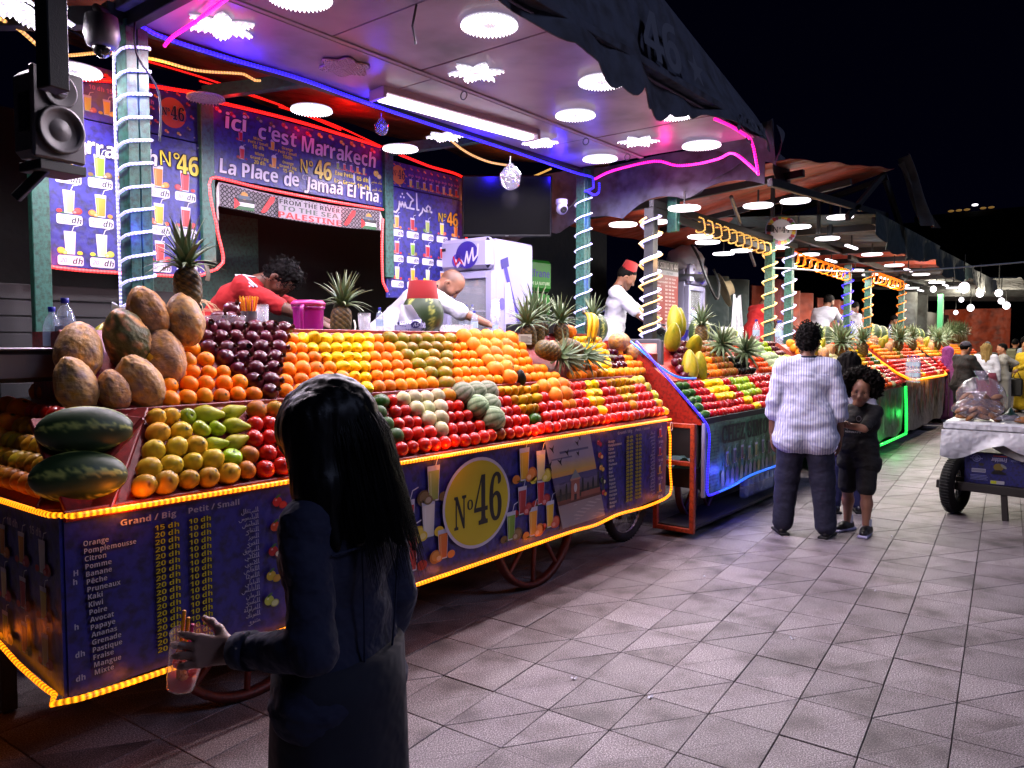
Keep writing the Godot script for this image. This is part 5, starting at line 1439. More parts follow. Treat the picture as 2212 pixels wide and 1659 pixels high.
func fruit_shape(kind: String, variant: int) -> ArrayMesh:
	var key := kind + str(variant)
	if fmesh.has(key): return fmesh[key]
	var k: Array = FK[kind]
	var nz := FastNoiseLite.new()
	nz.seed = hash(key) % 1000
	nz.frequency = 1.0
	var r: float = k[3]
	var h: float = k[4]
	var big := kind in ["papaya", "green_papaya", "melon", "long_melon"]
	var nu := 40 if big else 18
	var nv := 30 if big else 13
	if kind == "lemon": nv = 16
	var ca: Color = k[5]
	var cb: Color = k[6]
	var fn := func(d: Vector3) -> Array:
		var y := d.y
		var s := 1.0
		var yy := y
		if kind == "lemon": yy = y * (1.0 if absf(y) < 0.9 else 1.0) ; s = 1.0 - 0.10 * absf(y)
		elif kind == "pear": s = 0.62 + 0.38 * smoothstep(0.75, -0.25, y)
		elif kind in ["mango", "red_mango", "green_mango", "yellow_mango", "avocado"]: s = 1.0 - 0.16 * y
		elif kind in ["red_apple", "green_apple", "dark_apple", "pale_apple"]:
			s = 1.0 + 0.06 * y
			yy = y - 0.28 * exp(-pow((1.0 - y) * 9.0, 1.0)) * signf(y) - 0.0 * y
		elif kind in ["orange", "tangerine", "tan_orange", "grapefruit"]: yy = y * (1.0 - 0.05 * pow(absf(y), 6.0))
		elif kind == "papaya": s = 1.0 - 0.10 * y + 0.03 * cos(5.0 * atan2(d.z, d.x))
		elif kind == "green_papaya": s = 1.0 - 0.24 * y + 0.035 * cos(5.0 * atan2(d.z, d.x))
		elif kind == "melon": s = 1.0 + 0.02 * cos(10.0 * atan2(d.z, d.x))
		elif kind == "long_melon": s = 1.0 + 0.02 * cos(8.0 * atan2(d.z, d.x))
		var rough := 0.018
		if kind in ["red_pom", "dark_pom", "guava"]: rough = 0.05
		elif kind == "papaya": rough = 0.03
		var bump := 1.0 + rough * nz.get_noise_3dv(d * 1.6 + Vector3.ONE * variant) * 2.0
		if kind == "papaya": bump += 0.03 * nz.get_noise_3dv(d * 4.0) + 0.02 * nz.get_noise_3dv(d * 9.0)
		var p := V(d.x * r * s, yy * h, d.z * r * s) * bump
		if kind == "lemon" and absf(y) > 0.86: p.y += signf(y) * h * 0.9 * pow((absf(y) - 0.86) / 0.14, 1.6) * 0.16
		var t := clampf(0.5 + 0.9 * nz.get_noise_3dv(d * 1.1 + V(3, variant, 1)), 0.0, 1.0)
		var c := ca.lerp(cb, t)
		var v: float = [1.0, 0.93, 1.04, 0.86, 0.97][variant % 5] + 0.10 * nz.get_noise_3dv(d * 5.0)
		c.g *= [1.0, 1.05, 0.94, 0.97, 1.09][variant % 5]
		if kind == "papaya":
			var q := nz.get_noise_3dv(d * 2.2 + V(variant * 3, 0, 7))
			c = c.lerp(Color(0.78, 0.52, 0.18), 0.75 * smoothstep(0.12, 0.5, q))
			c = c.lerp(Color(0.30, 0.29, 0.17) if variant == 2 else Color(0.46, 0.36, 0.35), smoothstep(0.1, 0.5, -q + (0.4 if variant == 2 else 0.0)))
			v = 1.0 + 0.2 * nz.get_noise_3dv(d * 7.0) + 0.12 * nz.get_noise_3dv(d * 16.0)
		elif kind == "melon" or kind == "long_melon":
			var a := atan2(d.z, d.x) * (10.0 if kind == "melon" else 8.0)
			c = c.lerp(Color(0.22, 0.28, 0.17), 0.8 * smoothstep(0.88, 1.0, -cos(a)) * (1.0 - absf(y) * 0.3))
			v = 1.0 + 0.35 * absf(nz.get_noise_3dv(d * 14.0))
		elif kind == "guava": c = c.lerp(Color(0.35, 0.22, 0.08), smoothstep(0.42, 0.6, nz.get_noise_3dv(d * 2.4 + V(9, variant * 5, 2))))
		elif kind == "red_apple" or kind == "dark_apple": v = 1.0 + 0.2 * nz.get_noise_3dv(d * V(8, 1.5, 8))
		if kind in ["orange", "tangerine", "tan_orange", "grapefruit", "red_pom", "green_apple", "red_apple", "pale_apple", "guava", "peach"] and y > 0.985: c = Color(0.20, 0.22, 0.08) if kind != "red_pom" else Color(0.35, 0.18, 0.1)
		if kind in ["pear"] and y > 0.98: c = Color(0.2, 0.13, 0.06)
		return [p, Color(clampf(c.r * v, 0, 1), clampf(c.g * v, 0, 1), clampf(c.b * v, 0, 1))]
	var mb := MB.new().blob(nu, nv, fn)
	if kind == "dark_pom":   # the crown at the blossom end
		var rs := []
		for e in [[0.010, 0.036], [0.011, 0.046], [0.016, 0.056]]:
			var ring := PackedVector3Array()
			for s in 12: ring.append(V(cos(TAU * s / 12) * e[0], e[1] + (0.004 if s % 2 and e[1] > 0.05 else 0.0), sin(TAU * s / 12) * e[0]))
			rs.append(ring)
		mb.rings(rs, [Color(0.3, 0.1, 0.1), Color(0.28, 0.12, 0.10), Color(0.34, 0.2, 0.14)], false, false)
		mb.ell(V(0, 0.047, 0), V(0.008, 0.003, 0.008), Basis(), Color(0.05, 0.02, 0.03), 8, 4)
	elif kind == "pear" or kind.ends_with("apple"):
		mb.tube([V(0, h * 0.62, 0), V(0.003, h * 1.12, 0.002)], 0.0018, 5, Color(0.2, 0.12, 0.06))
	fmesh[key] = mb.mesh()
	return fmesh[key]
func fruit_mat(kind: String) -> StandardMaterial3D:
	var key := "fruit_" + kind
	if M.has(key): return M[key]
	var k: Array = FK[kind]
	var o := {"vc": true, "n": k[8], "ns": 0.35 if k[8] == "peel" else 0.22, "s": 14.0 if k[8] == "peel" else 9.0, "spec": 0.35}
	if kind in ["red_pom", "red_apple", "dark_apple", "dark_pom", "green_apple"]:
		o.coat = 0.35
		o.coatr = 0.25
	if kind == "papaya": o.ns = 1.1
	if kind in ["melon", "long_melon"]:
		o.ns = 0.8
		o.s = 9.0
	return mk(key, Color.WHITE, k[7], o)
func fruit(kind: String, at: Vector3, turn: Basis, label: String, scl := 1.0, group := ""):
	var v := rng.randi() % 5
	var xf := Transform3D(turn.scaled(Vector3.ONE * scl), at)
	var n: int = fcount.get(kind, 0)
	fcount[kind] = n + 1
	if n >= 295:
		if not fspare.has(kind): fspare[kind] = []
		fspare[kind].append(xf)
		return null
	var k: Array = FK[kind]
	var o = obj(k[0], fruit_shape(kind, v), fruit_mat(kind))
	o.transform = xf
	return tag(o, label, k[1], group if group else k[2] + "s heaped on the juice carts")
func spare_fruit():
	for kind in fspare:
		var mm := MultiMesh.new()
		mm.transform_format = MultiMesh.TRANSFORM_3D
		mm.mesh = fruit_shape(kind, 0)
		mm.instance_count = fspare[kind].size()
		for i in mm.instance_count: mm.set_instance_transform(i, fspare[kind][i])
		var o := MultiMeshInstance3D.new()
		o.multimesh = mm
		o.material_override = fruit_mat(kind)
		o.name = numbered("heaped_" + FK[kind][0] + "s")
		add_child(o, true)
		tag(o, "far heap of small %ss on the last carts of the row" % FK[kind][2], FK[kind][1], "", "stuff")
func loll(kind: String) -> Basis:
	var b := Basis(Vector3.UP, rng.randf() * TAU)
	match kind:
		"dark_pom": return Basis(Vector3.UP, rng.randf_range(-0.2, 1.1)) * Basis(Vector3.RIGHT, rng.randf_range(0.9, 1.5)) * b
		"lemon": return Basis(Vector3.UP, rng.randf_range(-0.9, 0.2)) * Basis(Vector3.RIGHT, rng.randf_range(1.1, 1.7)) * b
		"mango", "red_mango", "green_mango": return Basis(Vector3.UP, rng.randf_range(-0.3, 0.3)) * Basis(V(0, 0, 1), -PI / 2 + rng.randf_range(-0.25, 0.25)) * b
		"yellow_mango", "avocado": return Basis(Vector3.UP, rng.randf_range(-0.9, 0.0)) * Basis(Vector3.RIGHT, rng.randf_range(0.8, 1.4)) * b
		"pear": return Basis(Vector3.UP, rng.randf_range(0.4, 1.5)) * Basis(Vector3.RIGHT, rng.randf_range(1.2, 1.7)) * b
		"long_melon": return Basis(Vector3.UP, rng.randf_range(-0.1, 0.1)) * Basis(Vector3.RIGHT, PI / 2) * b
		"melon": return Basis(Vector3.UP, 0.5) * Basis(Vector3.RIGHT, rng.randf_range(0.9, 1.3)) * b
		"guava", "red_pom", "white_fruit", "grey_guava": return Basis(Vector3.UP, rng.randf_range(0.0, 1.0)) * Basis(Vector3.RIGHT, rng.randf_range(0.5, 1.3)) * b
	return Basis(Vector3.UP, rng.randf_range(0.0, 1.2)) * Basis(Vector3.RIGHT, rng.randf_range(0.3, 1.3)) * b
func fill_row(segs: Array, y: float, z: float, row: int, tier: String, cart: String):
	var count := 0
	for s in segs:
		var k: Array = FK[s[2]]
		var r: float = k[3]
		var half: float = r
		if s[2] in ["mango", "red_mango", "green_mango"]: half = k[4] * 0.92
		elif s[2] in ["yellow_mango", "avocado"]: half = (k[3] + k[4]) * 0.44
		elif s[2] == "pear": half = 0.05
		var n := maxi(1, int(round((s[1] - s[0]) / (2.0 * half * 0.985))))
		var pitch: float = (s[1] - s[0]) / n
		for i in n:
			count += 1
			var x: float = s[0] + pitch * (i + 0.5)
			var lift: float = maxf(0.0, r - 0.041) * 0.7
			var at := V(x + rng.randf_range(-0.005, 0.005), y + lift + rng.randf_range(-0.004, 0.004), z + lift + rng.randf_range(-0.007, 0.007))
			fruit(s[2], at, loll(s[2]), "%s, %s from near end, %s row up, %s tier, %s" % [k[2], nth(count), nth(row + 1), tier, cart], rng.randf_range(0.91, 1.05) * clampf(pitch / (2.0 * half), 0.9, 1.06))
func display46():
	var up := [
		[0, [[1.64, 2.13, "orange"], [2.13, 2.23, "dark_pom"], [2.23, 2.74, "orange"], [2.74, 2.82, "lemon"], [2.82, 3.34, "orange"], [3.34, 3.48, "mango"], [3.48, 3.94, "orange"], [3.94, 4.07, "grapefruit"], [4.18, 4.60, "orange"], [4.74, 5.19, "orange"], [5.19, 5.38, "lemon"], [5.38, 5.89, "orange"]]],
		[1, [[1.68, 2.10, "orange"], [2.09, 2.28, "dark_pom"], [2.28, 2.72, "orange"], [2.72, 2.87, "lemon"], [2.88, 3.30, "orange"], [3.29, 3.55, "mango"], [3.54, 3.88, "orange"], [3.88, 4.14, "grapefruit"], [4.15, 4.55, "orange"], [4.86, 5.21, "orange"], [5.19, 5.43, "lemon"], [5.43, 5.69, "dark_apple"], [5.69, 5.96, "orange"]]],
		[2, [[1.76, 2.05, "orange"], [2.05, 2.34, "dark_pom"], [2.34, 2.69, "orange"], [2.69, 2.92, "lemon"], [2.93, 3.26, "orange"], [3.26, 3.62, "mango"], [3.62, 3.92, "orange"], [3.92, 4.22, "grapefruit"], [4.22, 4.46, "orange"], [4.95, 5.20, "orange"], [5.20, 5.51, "lemon"], [5.51, 5.76, "dark_apple"], [5.76, 5.90, "orange"]]],
		[3, [[1.82, 2.02, "orange"], [2.02, 2.40, "dark_pom"], [2.40, 2.64, "orange"], [2.64, 2.99, "lemon"], [2.99, 3.24, "orange"], [3.24, 3.69, "mango"], [3.69, 3.92, "orange"], [3.92, 4.31, "grapefruit"], [4.31, 4.50, "orange"], [5.04, 5.24, "orange"], [5.24, 5.62, "lemon"], [5.62, 5.76, "dark_apple"], [5.76, 5.86, "orange"]]],
		[4, [[1.90, 1.98, "orange"], [1.98, 2.46, "dark_pom"], [2.46, 2.60, "orange"], [2.60, 3.07, "lemon"], [3.07, 3.24, "orange"], [3.24, 3.77, "mango"], [3.77, 3.90, "orange"], [3.90, 4.38, "grapefruit"], [4.38, 4.56, "orange"], [5.16, 5.59, "lemon"], [5.59, 5.70, "orange"]]],
		[5, [[1.93, 2.00, "orange"], [2.00, 2.52, "dark_pom"], [2.52, 2.58, "orange"], [2.58, 3.14, "lemon"], [3.14, 3.22, "orange"], [3.22, 3.87, "mango"], [3.87, 4.51, "grapefruit"], [5.30, 5.66, "lemon"], [5.66, 5.74, "orange"]]],
		[6, [[2.05, 2.60, "dark_pom"]]]]
	var lo := [
		[0, [[1.35, 1.79, "guava"], [1.79, 1.88, "tan_orange"], [1.88, 3.48, "red_pom"], [3.48, 3.56, "spoiled"], [3.56, 5.57, "red_pom"], [5.57, 5.66, "pale_apple"]]],
		[1, [[1.40, 1.75, "guava"], [1.75, 1.84, "green_apple"], [1.84, 1.93, "tan_orange"], [1.93, 2.68, "red_pom"], [2.68, 2.77, "grey_guava"], [2.77, 3.02, "red_pom"], [3.02, 3.12, "white_fruit"], [3.12, 3.43, "red_pom"], [3.60, 3.87, "red_pom"], [3.87, 4.01, "green_mango"], [4.01, 4.67, "red_pom"], [4.67, 4.78, "lemon"], [4.78, 5.13, "red_pom"], [5.13, 5.23, "tan_orange"], [5.23, 5.54, "red_pom"], [5.54, 5.65, "pale_apple"]]],
		[2, [[1.45, 1.71, "guava"], [1.71, 1.90, "pear"], [1.90, 2.68, "red_pom"], [2.68, 2.77, "grey_guava"], [2.77, 2.97, "red_pom"], [2.97, 3.17, "white_fruit"], [3.17, 3.38, "red_pom"], [3.62, 3.84, "red_pom"], [3.84, 4.05, "yellow_mango"], [4.05, 4.30, "red_pom"], [4.30, 4.46, "peach"], [4.46, 4.65, "red_pom"], [4.65, 4.83, "lemon"], [4.83, 5.11, "red_pom"], [5.11, 5.35, "yellow_mango"], [5.35, 5.60, "red_pom"], [5.60, 5.70, "pale_apple"]]],
		[3, [[1.49, 1.68, "guava"], [1.68, 1.84, "green_apple"], [1.84, 1.94, "pear"], [1.94, 2.10, "red_pom"], [2.10, 2.22, "guava"], [2.22, 2.66, "red_pom"], [2.66, 2.77, "grey_guava"], [2.79, 2.94, "red_pom"], [2.94, 3.22, "white_fruit"], [3.22, 3.36, "red_pom"], [3.66, 3.82, "red_pom"], [3.82, 4.13, "yellow_mango"], [4.13, 4.24, "red_pom"], [4.24, 4.48, "grapefruit"], [4.48, 4.69, "red_pom"], [4.69, 4.91, "lemon"], [4.91, 5.10, "red_pom"], [5.10, 5.40, "yellow_mango"], [5.41, 5.58, "red_pom"], [5.58, 5.68, "pale_apple"]]],
		[4, [[1.52, 1.66, "guava"], [1.66, 1.73, "green_apple"], [1.73, 1.97, "pear"], [1.97, 2.08, "tan_orange"], [2.08, 2.32, "guava"], [2.32, 2.62, "red_pom"], [2.62, 2.72, "grey_guava"], [2.72, 2.84, "green_mango"], [2.84, 2.90, "red_pom"], [2.90, 3.26, "white_fruit"], [3.26, 3.36, "tan_orange"], [3.69, 3.75, "red_pom"], [3.75, 4.18, "yellow_mango"], [4.19, 4.54, "grapefruit"], [4.54, 4.77, "red_pom"], [4.77, 4.93, "lemon"], [4.93, 5.05, "red_pom"], [5.05, 5.48, "yellow_mango"], [5.48, 5.66, "pale_apple"]]]]
	for e in up: fill_row(e[1], 1.360 + 0.053 * e[0], -3.22 - 0.068 * e[0], e[0], "upper", "first cart")
	for e in lo: fill_row(e[1], 1.060 + 0.058 * e[0], -2.88 - 0.055 * e[0], e[0], "lower", "first cart")
	var ms := [[3.415, 1.30, -3.08], [3.533, 1.30, -3.08], [3.641, 1.30, -3.08], [3.455, 1.225, -3.0], [3.566, 1.225, -3.0], [3.516, 1.15, -2.93]]
	var mw := ["top corner nearest the white melons", "top middle of its pile", "top corner beside the golden mangoes", "second tier, beside the red fruit", "second tier, beside the golden mangoes", "lowest and largest of its pile, above the front row"]
	for k in 6: fruit("melon", V(ms[k][0], ms[k][1], ms[k][2]), loll("melon"), "grey netted melon, " + mw[k], 1.05 if k < 5 else 1.12)
	fruit("avocado", V(4.11, 1.37, -3.18), Basis(Vector3.BACK, 0.2), "single black avocado standing below the grapefruits")
	var pp := [[1.71, 1.735, -3.45, 0.3, 0, "upper papaya under the standing pineapple, beside the bright papaya"], [1.865, 1.71, -3.42, -0.1, 1, "bright orange papaya next to the pomegranates, top of the pile"], [1.60, 1.615, -3.42, 0.15, 2, "dark green upright papaya in the middle of the pile"], [1.40, 1.57, -3.42, -0.5, 0, "large brown papaya resting at the outer side of the pile"], [1.74, 1.54, -3.38, -0.2, 1, "papaya with a golden seam beside the oranges"], [1.32, 1.435, -3.27, 0.1, 0, "brown papaya at the lower outer corner, above the watermelon"], [1.452, 1.405, -3.23, 0.1, 1, "small tan papaya between the two lower large ones"], [1.575, 1.425, -3.26, 0.4, 0, "large tan papaya at the foot of the pile beside the oranges"]]
	for k in 8:
		var q: Array = pp[k]
		var o = obj("papaya", fruit_shape("papaya", 2 if k == 2 else (k % 2)), fruit_mat("papaya"))
		var sc: float = [1.0, 1.0, 1.12, 1.08, 1.08, 0.92, 0.72, 1.08][k]
		var look := V(0.62, 0, 0.78).normalized()
		o.transform = Transform3D(Basis(look.cross(Vector3.UP).normalized(), 0.25) * Basis(look, q[3]) * Basis(Vector3.UP, 0.9 * k).scaled(Vector3.ONE * sc), V(q[0], q[1], q[2]))
		tag(o, q[5], "papaya", "papayas piled at the near corner")
	for e in [[5.82, 1.61, -3.44, "orange papaya lying outermost beside the lemons"], [6.0, 1.615, -3.52, "larger orange papaya lying before the man in the red hat"], [6.0, 1.51, -3.38, "lower orange papaya at the far end of the first cart"]]:
		var o = obj("papaya", fruit_shape("papaya", 1), fruit_mat("papaya"))
		o.transform = Transform3D(Basis(Vector3.UP, 0.3) * Basis(Vector3.BACK, PI / 2 - 0.2), V(e[0], e[1], e[2]))
		tag(o, e[3], "papaya", "papayas at the far end of the first cart")
	watermelon(V(1.25, 1.275, -3.02), V(0.165, 0.092, 0.092), Basis(Vector3.UP, -0.55), "long striped watermelon, upper of two at the near corner")
	watermelon(V(1.20, 1.115, -2.965), V(0.16, 0.095, 0.092), Basis(Vector3.UP, -0.5), "long watermelon with pale streaks, lower of two at the near corner")
	var hat = watermelon(V(3.80, 1.80, -3.80), V(0.165, 0.145, 0.145), Basis(Vector3.BACK, PI / 2), "standing watermelon wearing a red cloth band, beside the tissues")
	var fz = obj("red_hat", MB.new().lathe([Vector2(0.112, 0.0), Vector2(0.092, 0.125), Vector2(0.0, 0.128)], 28, Transform3D(), Color.WHITE, false), mk("felt_red", Color(0.50, 0.03, 0.05), 0.9, {"rim": 0.4}))
	fz.position = V(3.80, 1.905, -3.80)
	tag(fz, "red felt hat set on the standing watermelon", "hat")
	for r in 5:
		var seg := ["tan_orange", "guava", "guava", "guava", "red_pom"]
		for i in 13:
			var z := -3.12 - 0.078 * i - 0.02 * r
			var kind: String = seg[r]
			if i > 8: kind = "grapefruit" if r > 1 else "orange"
			if i > 8 and (i % 2): continue
			fruit(kind, V(1.15 + 0.055 * r, 1.06 + 0.058 * r, z), loll(kind), "%s on the near end slope, %s deep in the %s row up" % [FK[kind][2], nth(i + 1), nth(r + 1)])
	for r in 4:
		for i in 9:
			var kind: String = ["green_papaya", "pear", "guava", "guava"][r]
			if r == 0: kind = "yellow_mango" if i < 3 else "mango"
			if r == 2 and i < 2: kind = "tan_orange"
			if i > 6: kind = "grapefruit"
			var z := -3.36 - (0.09 if r < 2 else 0.08) * i
			fruit(kind, V(1.50 + 0.062 * r, 1.365 + 0.058 * r, z), Basis(Vector3.UP, PI / 2) * loll(kind), "%s on the upper near end slope, %s deep, %s row up" % [FK[kind][2], nth(i + 1), nth(r + 1)])
	pineapple(V(1.945, 1.775, -3.52), Basis(Vector3.BACK, 0.06), 1.0, "pineapple standing on the papayas, crown against the menu board", true)
	pineapple(V(3.08, 1.645, -3.80), Basis(Vector3.BACK, -0.10), 1.0, "pineapple standing between the purple jug and the plastic cups", true)
	pineapple(V(4.66, 1.56, -3.52), Basis(Vector3.BACK, 0.18), 0.95, "nearest standing pineapple of the group, beside the price card")
	pineapple(V(4.84, 1.58, -3.60), Basis(Vector3.BACK, 0.02), 1.12, "tallest standing pineapple, middle of the group")
	pineapple(V(5.02, 1.60, -3.68), Basis(Vector3.BACK, -0.1), 0.9, "pineapple partly hidden behind its taller neighbours")
	pineapple(V(5.17, 1.58, -3.58), Basis(Vector3.BACK, 0.1), 1.0, "standing pineapple nearest the bananas")
	pineapple(V(4.50, 1.58, -3.34), Basis(V(-0.3, 0.1, 1).normalized(), -1.9), 1.08, "pineapple lying with its crown over the lower tier, nearer one")
	pineapple(V(4.82, 1.60, -3.36), Basis(V(-0.5, 0.1, 1).normalized(), -1.95), 1.08, "pineapple lying with its crown down the slope, farther one")
	pineapple(V(5.95, 1.64, -3.78), Basis(Vector3.BACK, 0.0), 0.95, "pineapple standing behind the bunch of bananas")
	watermelon(V(6.12, 1.74, -3.85), V(0.14, 0.11, 0.11), Basis(Vector3.BACK, PI / 2), "dark watermelon behind the bunch of bananas")
	bananas(V(5.5, 1.80, -3.62), 0.5, 9, "bunch of yellow bananas standing on the lemons")
	var gg = MB.new()
	for k in 5: gg.ell(V(0.03 * k - 0.06, 0.012 * (k % 2), 0.02 * sin(k * 2.0)), V(0.032, 0.022, 0.024), Basis(Vector3.UP, k * 1.1), Color(0.62, 0.52, 0.38), 10, 6)
	solo("ginger_root", gg, M.plain, "knobbly ginger root resting on the lying pineapples", "ginger", "", V(4.80, 1.59, -3.42))
	fruit("grapefruit", V(5.31, 1.70, -3.6), loll("orange"), "single grapefruit below the bunch of bananas")
func watermelon(at: Vector3, r: Vector3, turn: Basis, label: String):
	var nz := FastNoiseLite.new()
	nz.seed = int(at.x * 100)
	nz.frequency = 1.0
	var mb := MB.new().blob(56, 40, func(d: Vector3):
		var q := V(d.y, d.x, d.z)
		var a := atan2(q.z, q.y)
		var w := a * 5.0 + 0.9 * nz.get_noise_3dv(q * V(5, 3, 3))
		var st := smoothstep(0.5, 1.1, cos(w) + 0.9 * nz.get_noise_3dv(q * V(7, 9, 9)))
		var c := Color(0.17, 0.24, 0.13).lerp(Color(0.66, 0.67, 0.34), st)
		var ends := smoothstep(0.95, 1.0, absf(q.x))
		c = c.lerp(Color(0.3, 0.26, 0.12), ends * 0.6)
		return [V(q.x * r.x, q.y * r.y, q.z * r.z), c])
	if not M.has("melon_skin"): mk("melon_skin", Color.WHITE, 0.5, {"vc": true, "n": "lump", "ns": 0.12, "s": 6.0})
	var o = obj("watermelon", mb, M.melon_skin)
	o.transform = Transform3D(turn, at)
	return tag(o, label, "watermelon", "watermelons on the juice carts")
var pine_parts := []
func pineapple(at: Vector3, turn: Basis, s: float, label: String, card := false):
	if pine_parts.is_empty():
		var hh := 0.095
		var body := MB.new().blob(52, 44, func(d: Vector3):
			var a := atan2(d.z, d.x)
			var y: float = d.y
			var f := cos(4.0 * a + y * 9.0) * cos(4.0 * a - y * 9.0)
			var g := pow(absf(f), 0.6)
			var q := 1.0 + 0.075 * g
			var sh := pow(1.0 - pow(absf(y), 3.2), 0.42)
			var rad := Vector2(d.x, d.z).normalized() * 0.062 * sh * q
			var c := Color(0.10, 0.075, 0.03).lerp(Color(0.50, 0.36, 0.10), g).lerp(Color(0.34, 0.36, 0.14), 0.35 * (0.5 - 0.5 * y))
			if g > 0.93: c = c.lerp(Color(0.16, 0.1, 0.05), 0.7)
			return [V(rad.x, (y + 1.0) * hh, rad.y), c])
		pine_parts.append(body.mesh())
		for k in 3:
			var lf := MB.new()
			var L: float = [0.165, 0.20, 0.145][k]
			var bend: float = [0.35, 0.12, 0.8][k]
			var fn := func(u: float, w: float) -> Vector3:
				var wd := 0.0145 * (1.0 - pow(w, 1.6)) + 0.0005
				var an := bend * w * 1.3
				return V((u - 0.5) * 2.0 * wd, L * w * cos(an * 0.6), L * w * sin(an) + absf(u - 0.5) * wd * 0.9)
			lf.sheet(2, 6, fn, Color.WHITE, 0.0012)
			for q in lf.v.size(): lf.c[q] = Color(0.30, 0.38, 0.24).lerp(Color(0.42, 0.46, 0.34), lf.t[q].y)
			pine_parts.append(lf.mesh())
		mk("pine_skin", Color.WHITE, 0.6, {"vc": true, "n": "fine", "ns": 0.3, "s": 20.0})
		mk("pine_leaf", Color.WHITE, 0.5, {"vc": true, "n": "fine", "ns": 0.2, "s": 20.0, "back": Color(0.1, 0.14, 0.05)})
	var t = thing("pineapple", label, "pineapple", at, 0.0, "pineapples on the juice carts")
	t.basis = turn.scaled(Vector3.ONE * s)
	obj("body", pine_parts[0], M.pine_skin, t)
	for k in 42:
		var lv := k / 42.0
		var an := k * 2.39996
		var o = obj("leaf", pine_parts[1 + (2 if lv < 0.3 else (0 if lv < 0.65 else 1))], M.pine_leaf, t)
		o.transform = Transform3D(Basis(Vector3.UP, an) * Basis(Vector3.RIGHT, lerpf(0.95, 0.08, lv)) , V(sin(an), 0, cos(an)) * lerpf(0.02, 0.004, lv) + V(0, 0.185 + 0.045 * lv, 0))
		o.scale = Vector3.ONE * rng.randf_range(0.85, 1.15)
	if card:
		var cd = thing("paper_tag", "small printed paper tag hanging on the pineapple " + ("over the papayas" if at.x < 2.5 else "beside the plastic cups"), "tag", at + V(0.05, 0.2 if at.x < 2.5 else 0.1, 0.075), 0.7)
		obj("card", MB.new().sheet(4, 4, func(u: float, w: float): return V((u - 0.5) * 0.06, -w * 0.075, 0.008 * sin(w * 3.0)), Color(0.36, 0.32, 0.24) if at.x < 2.5 else Color(0.75, 0.76, 0.7), 0.001), M.plain, cd)
func bananas(at: Vector3, turn: float, n: int, label: String):
	var t = thing("banana_bunch", label, "bananas", at, turn)
	if not M.has("banana"): mk("banana", Color.WHITE, 0.45, {"vc": true, "n": "lump", "ns": 0.15, "s": 8.0})
	for k in n:
		var an := lerpf(-1.15, 1.0, float(k) / (n - 1))
		var row := k % 2
		var path := []
		var rad := []
		var col := []
		for i in 10:
			var u := i / 9.0
			var q := V(sin(an) * (0.035 + 0.13 * sin(u * 1.7)), 0.055 - 0.22 * u * u - 0.02 * u, 0.03 + 0.05 * sin(u * 2.6) + 0.03 * row + 0.03 * cos(an))
			path.append(q)
			rad.append([0.006, 0.008, 0.014, 0.018, 0.0195, 0.0195, 0.0185, 0.016, 0.010, 0.004][i])
			col.append(Color(0.26, 0.24, 0.06) if i < 1 else (Color(0.12, 0.09, 0.04) if i > 8 else Color(0.86, 0.66, 0.05).lerp(Color(0.75, 0.58, 0.06), sin(i * 1.3 + k) * 0.5 + 0.5)))
		obj("banana", MB.new().tube(path, rad, 8, col), M.banana, t)
	obj("stalk", MB.new().tube([V(-0.03, 0.055, 0.03), V(0, 0.075, 0.03), V(0.03, 0.055, 0.03)], 0.014, 8, Color(0.18, 0.13, 0.05)), M.banana, t)
# ---------------------------------------------------------------- things on the counter
func bottle_mesh(parent, at: Vector3, h: float, called: String, plain := false):
	var s := h / 0.30
	var o = obj(called, MB.new().lathe([Vector2(0.0, 0.0), Vector2(0.038, 0.002), Vector2(0.041, 0.02), Vector2(0.039, 0.05), Vector2(0.041, 0.06), Vector2(0.039, 0.075), Vector2(0.041, 0.09), Vector2(0.041, 0.19), Vector2(0.038, 0.21), Vector2(0.028, 0.245), Vector2(0.015, 0.262), Vector2(0.014, 0.28)], 18, Transform3D(Basis().scaled(Vector3.ONE * s), Vector3.ZERO), Color.WHITE, false), M.water_bottle, parent)
	o.position = at
	obj("cap", MB.new().lathe([Vector2(0.0165, 0.274), Vector2(0.0165, 0.298), Vector2(0.001, 0.299)], 14, Transform3D(Basis().scaled(Vector3.ONE * s), Vector3.ZERO)), M.blue_cap, o)
	obj("label", MB.new().lathe([Vector2(0.0418, 0.105), Vector2(0.0418, 0.175)], 18, Transform3D(Basis().scaled(Vector3.ONE * s), Vector3.ZERO), Color(0.72, 0.80, 0.9), false), M.print, o)
	return o
func water(at: Vector3, h: float, label: String):
	var t = thing("water_bottle", label, "bottle", at, rng.randf() * 3.0, "water bottles on the counters")
	bottle_mesh(t, Vector3.ZERO, h, "bottle")
	var lab := MB.new()
	return t
func cup_stack(at: Vector3, n: int, label: String, s := 1.0):
	var t = thing("cup_stack", label, "cups", at)
	t.scale = Vector3.ONE * s
	for k in n: obj("cup", MB.new().lathe([Vector2(0.0, 0.002), Vector2(0.03, 0.0), Vector2(0.041, 0.105), Vector2(0.043, 0.107), Vector2(0.041, 0.109)], 18, Transform3D(Basis(), V(0, 0.013 * k, 0)), Color.WHITE, false), M.cup_plastic, t)
	return t
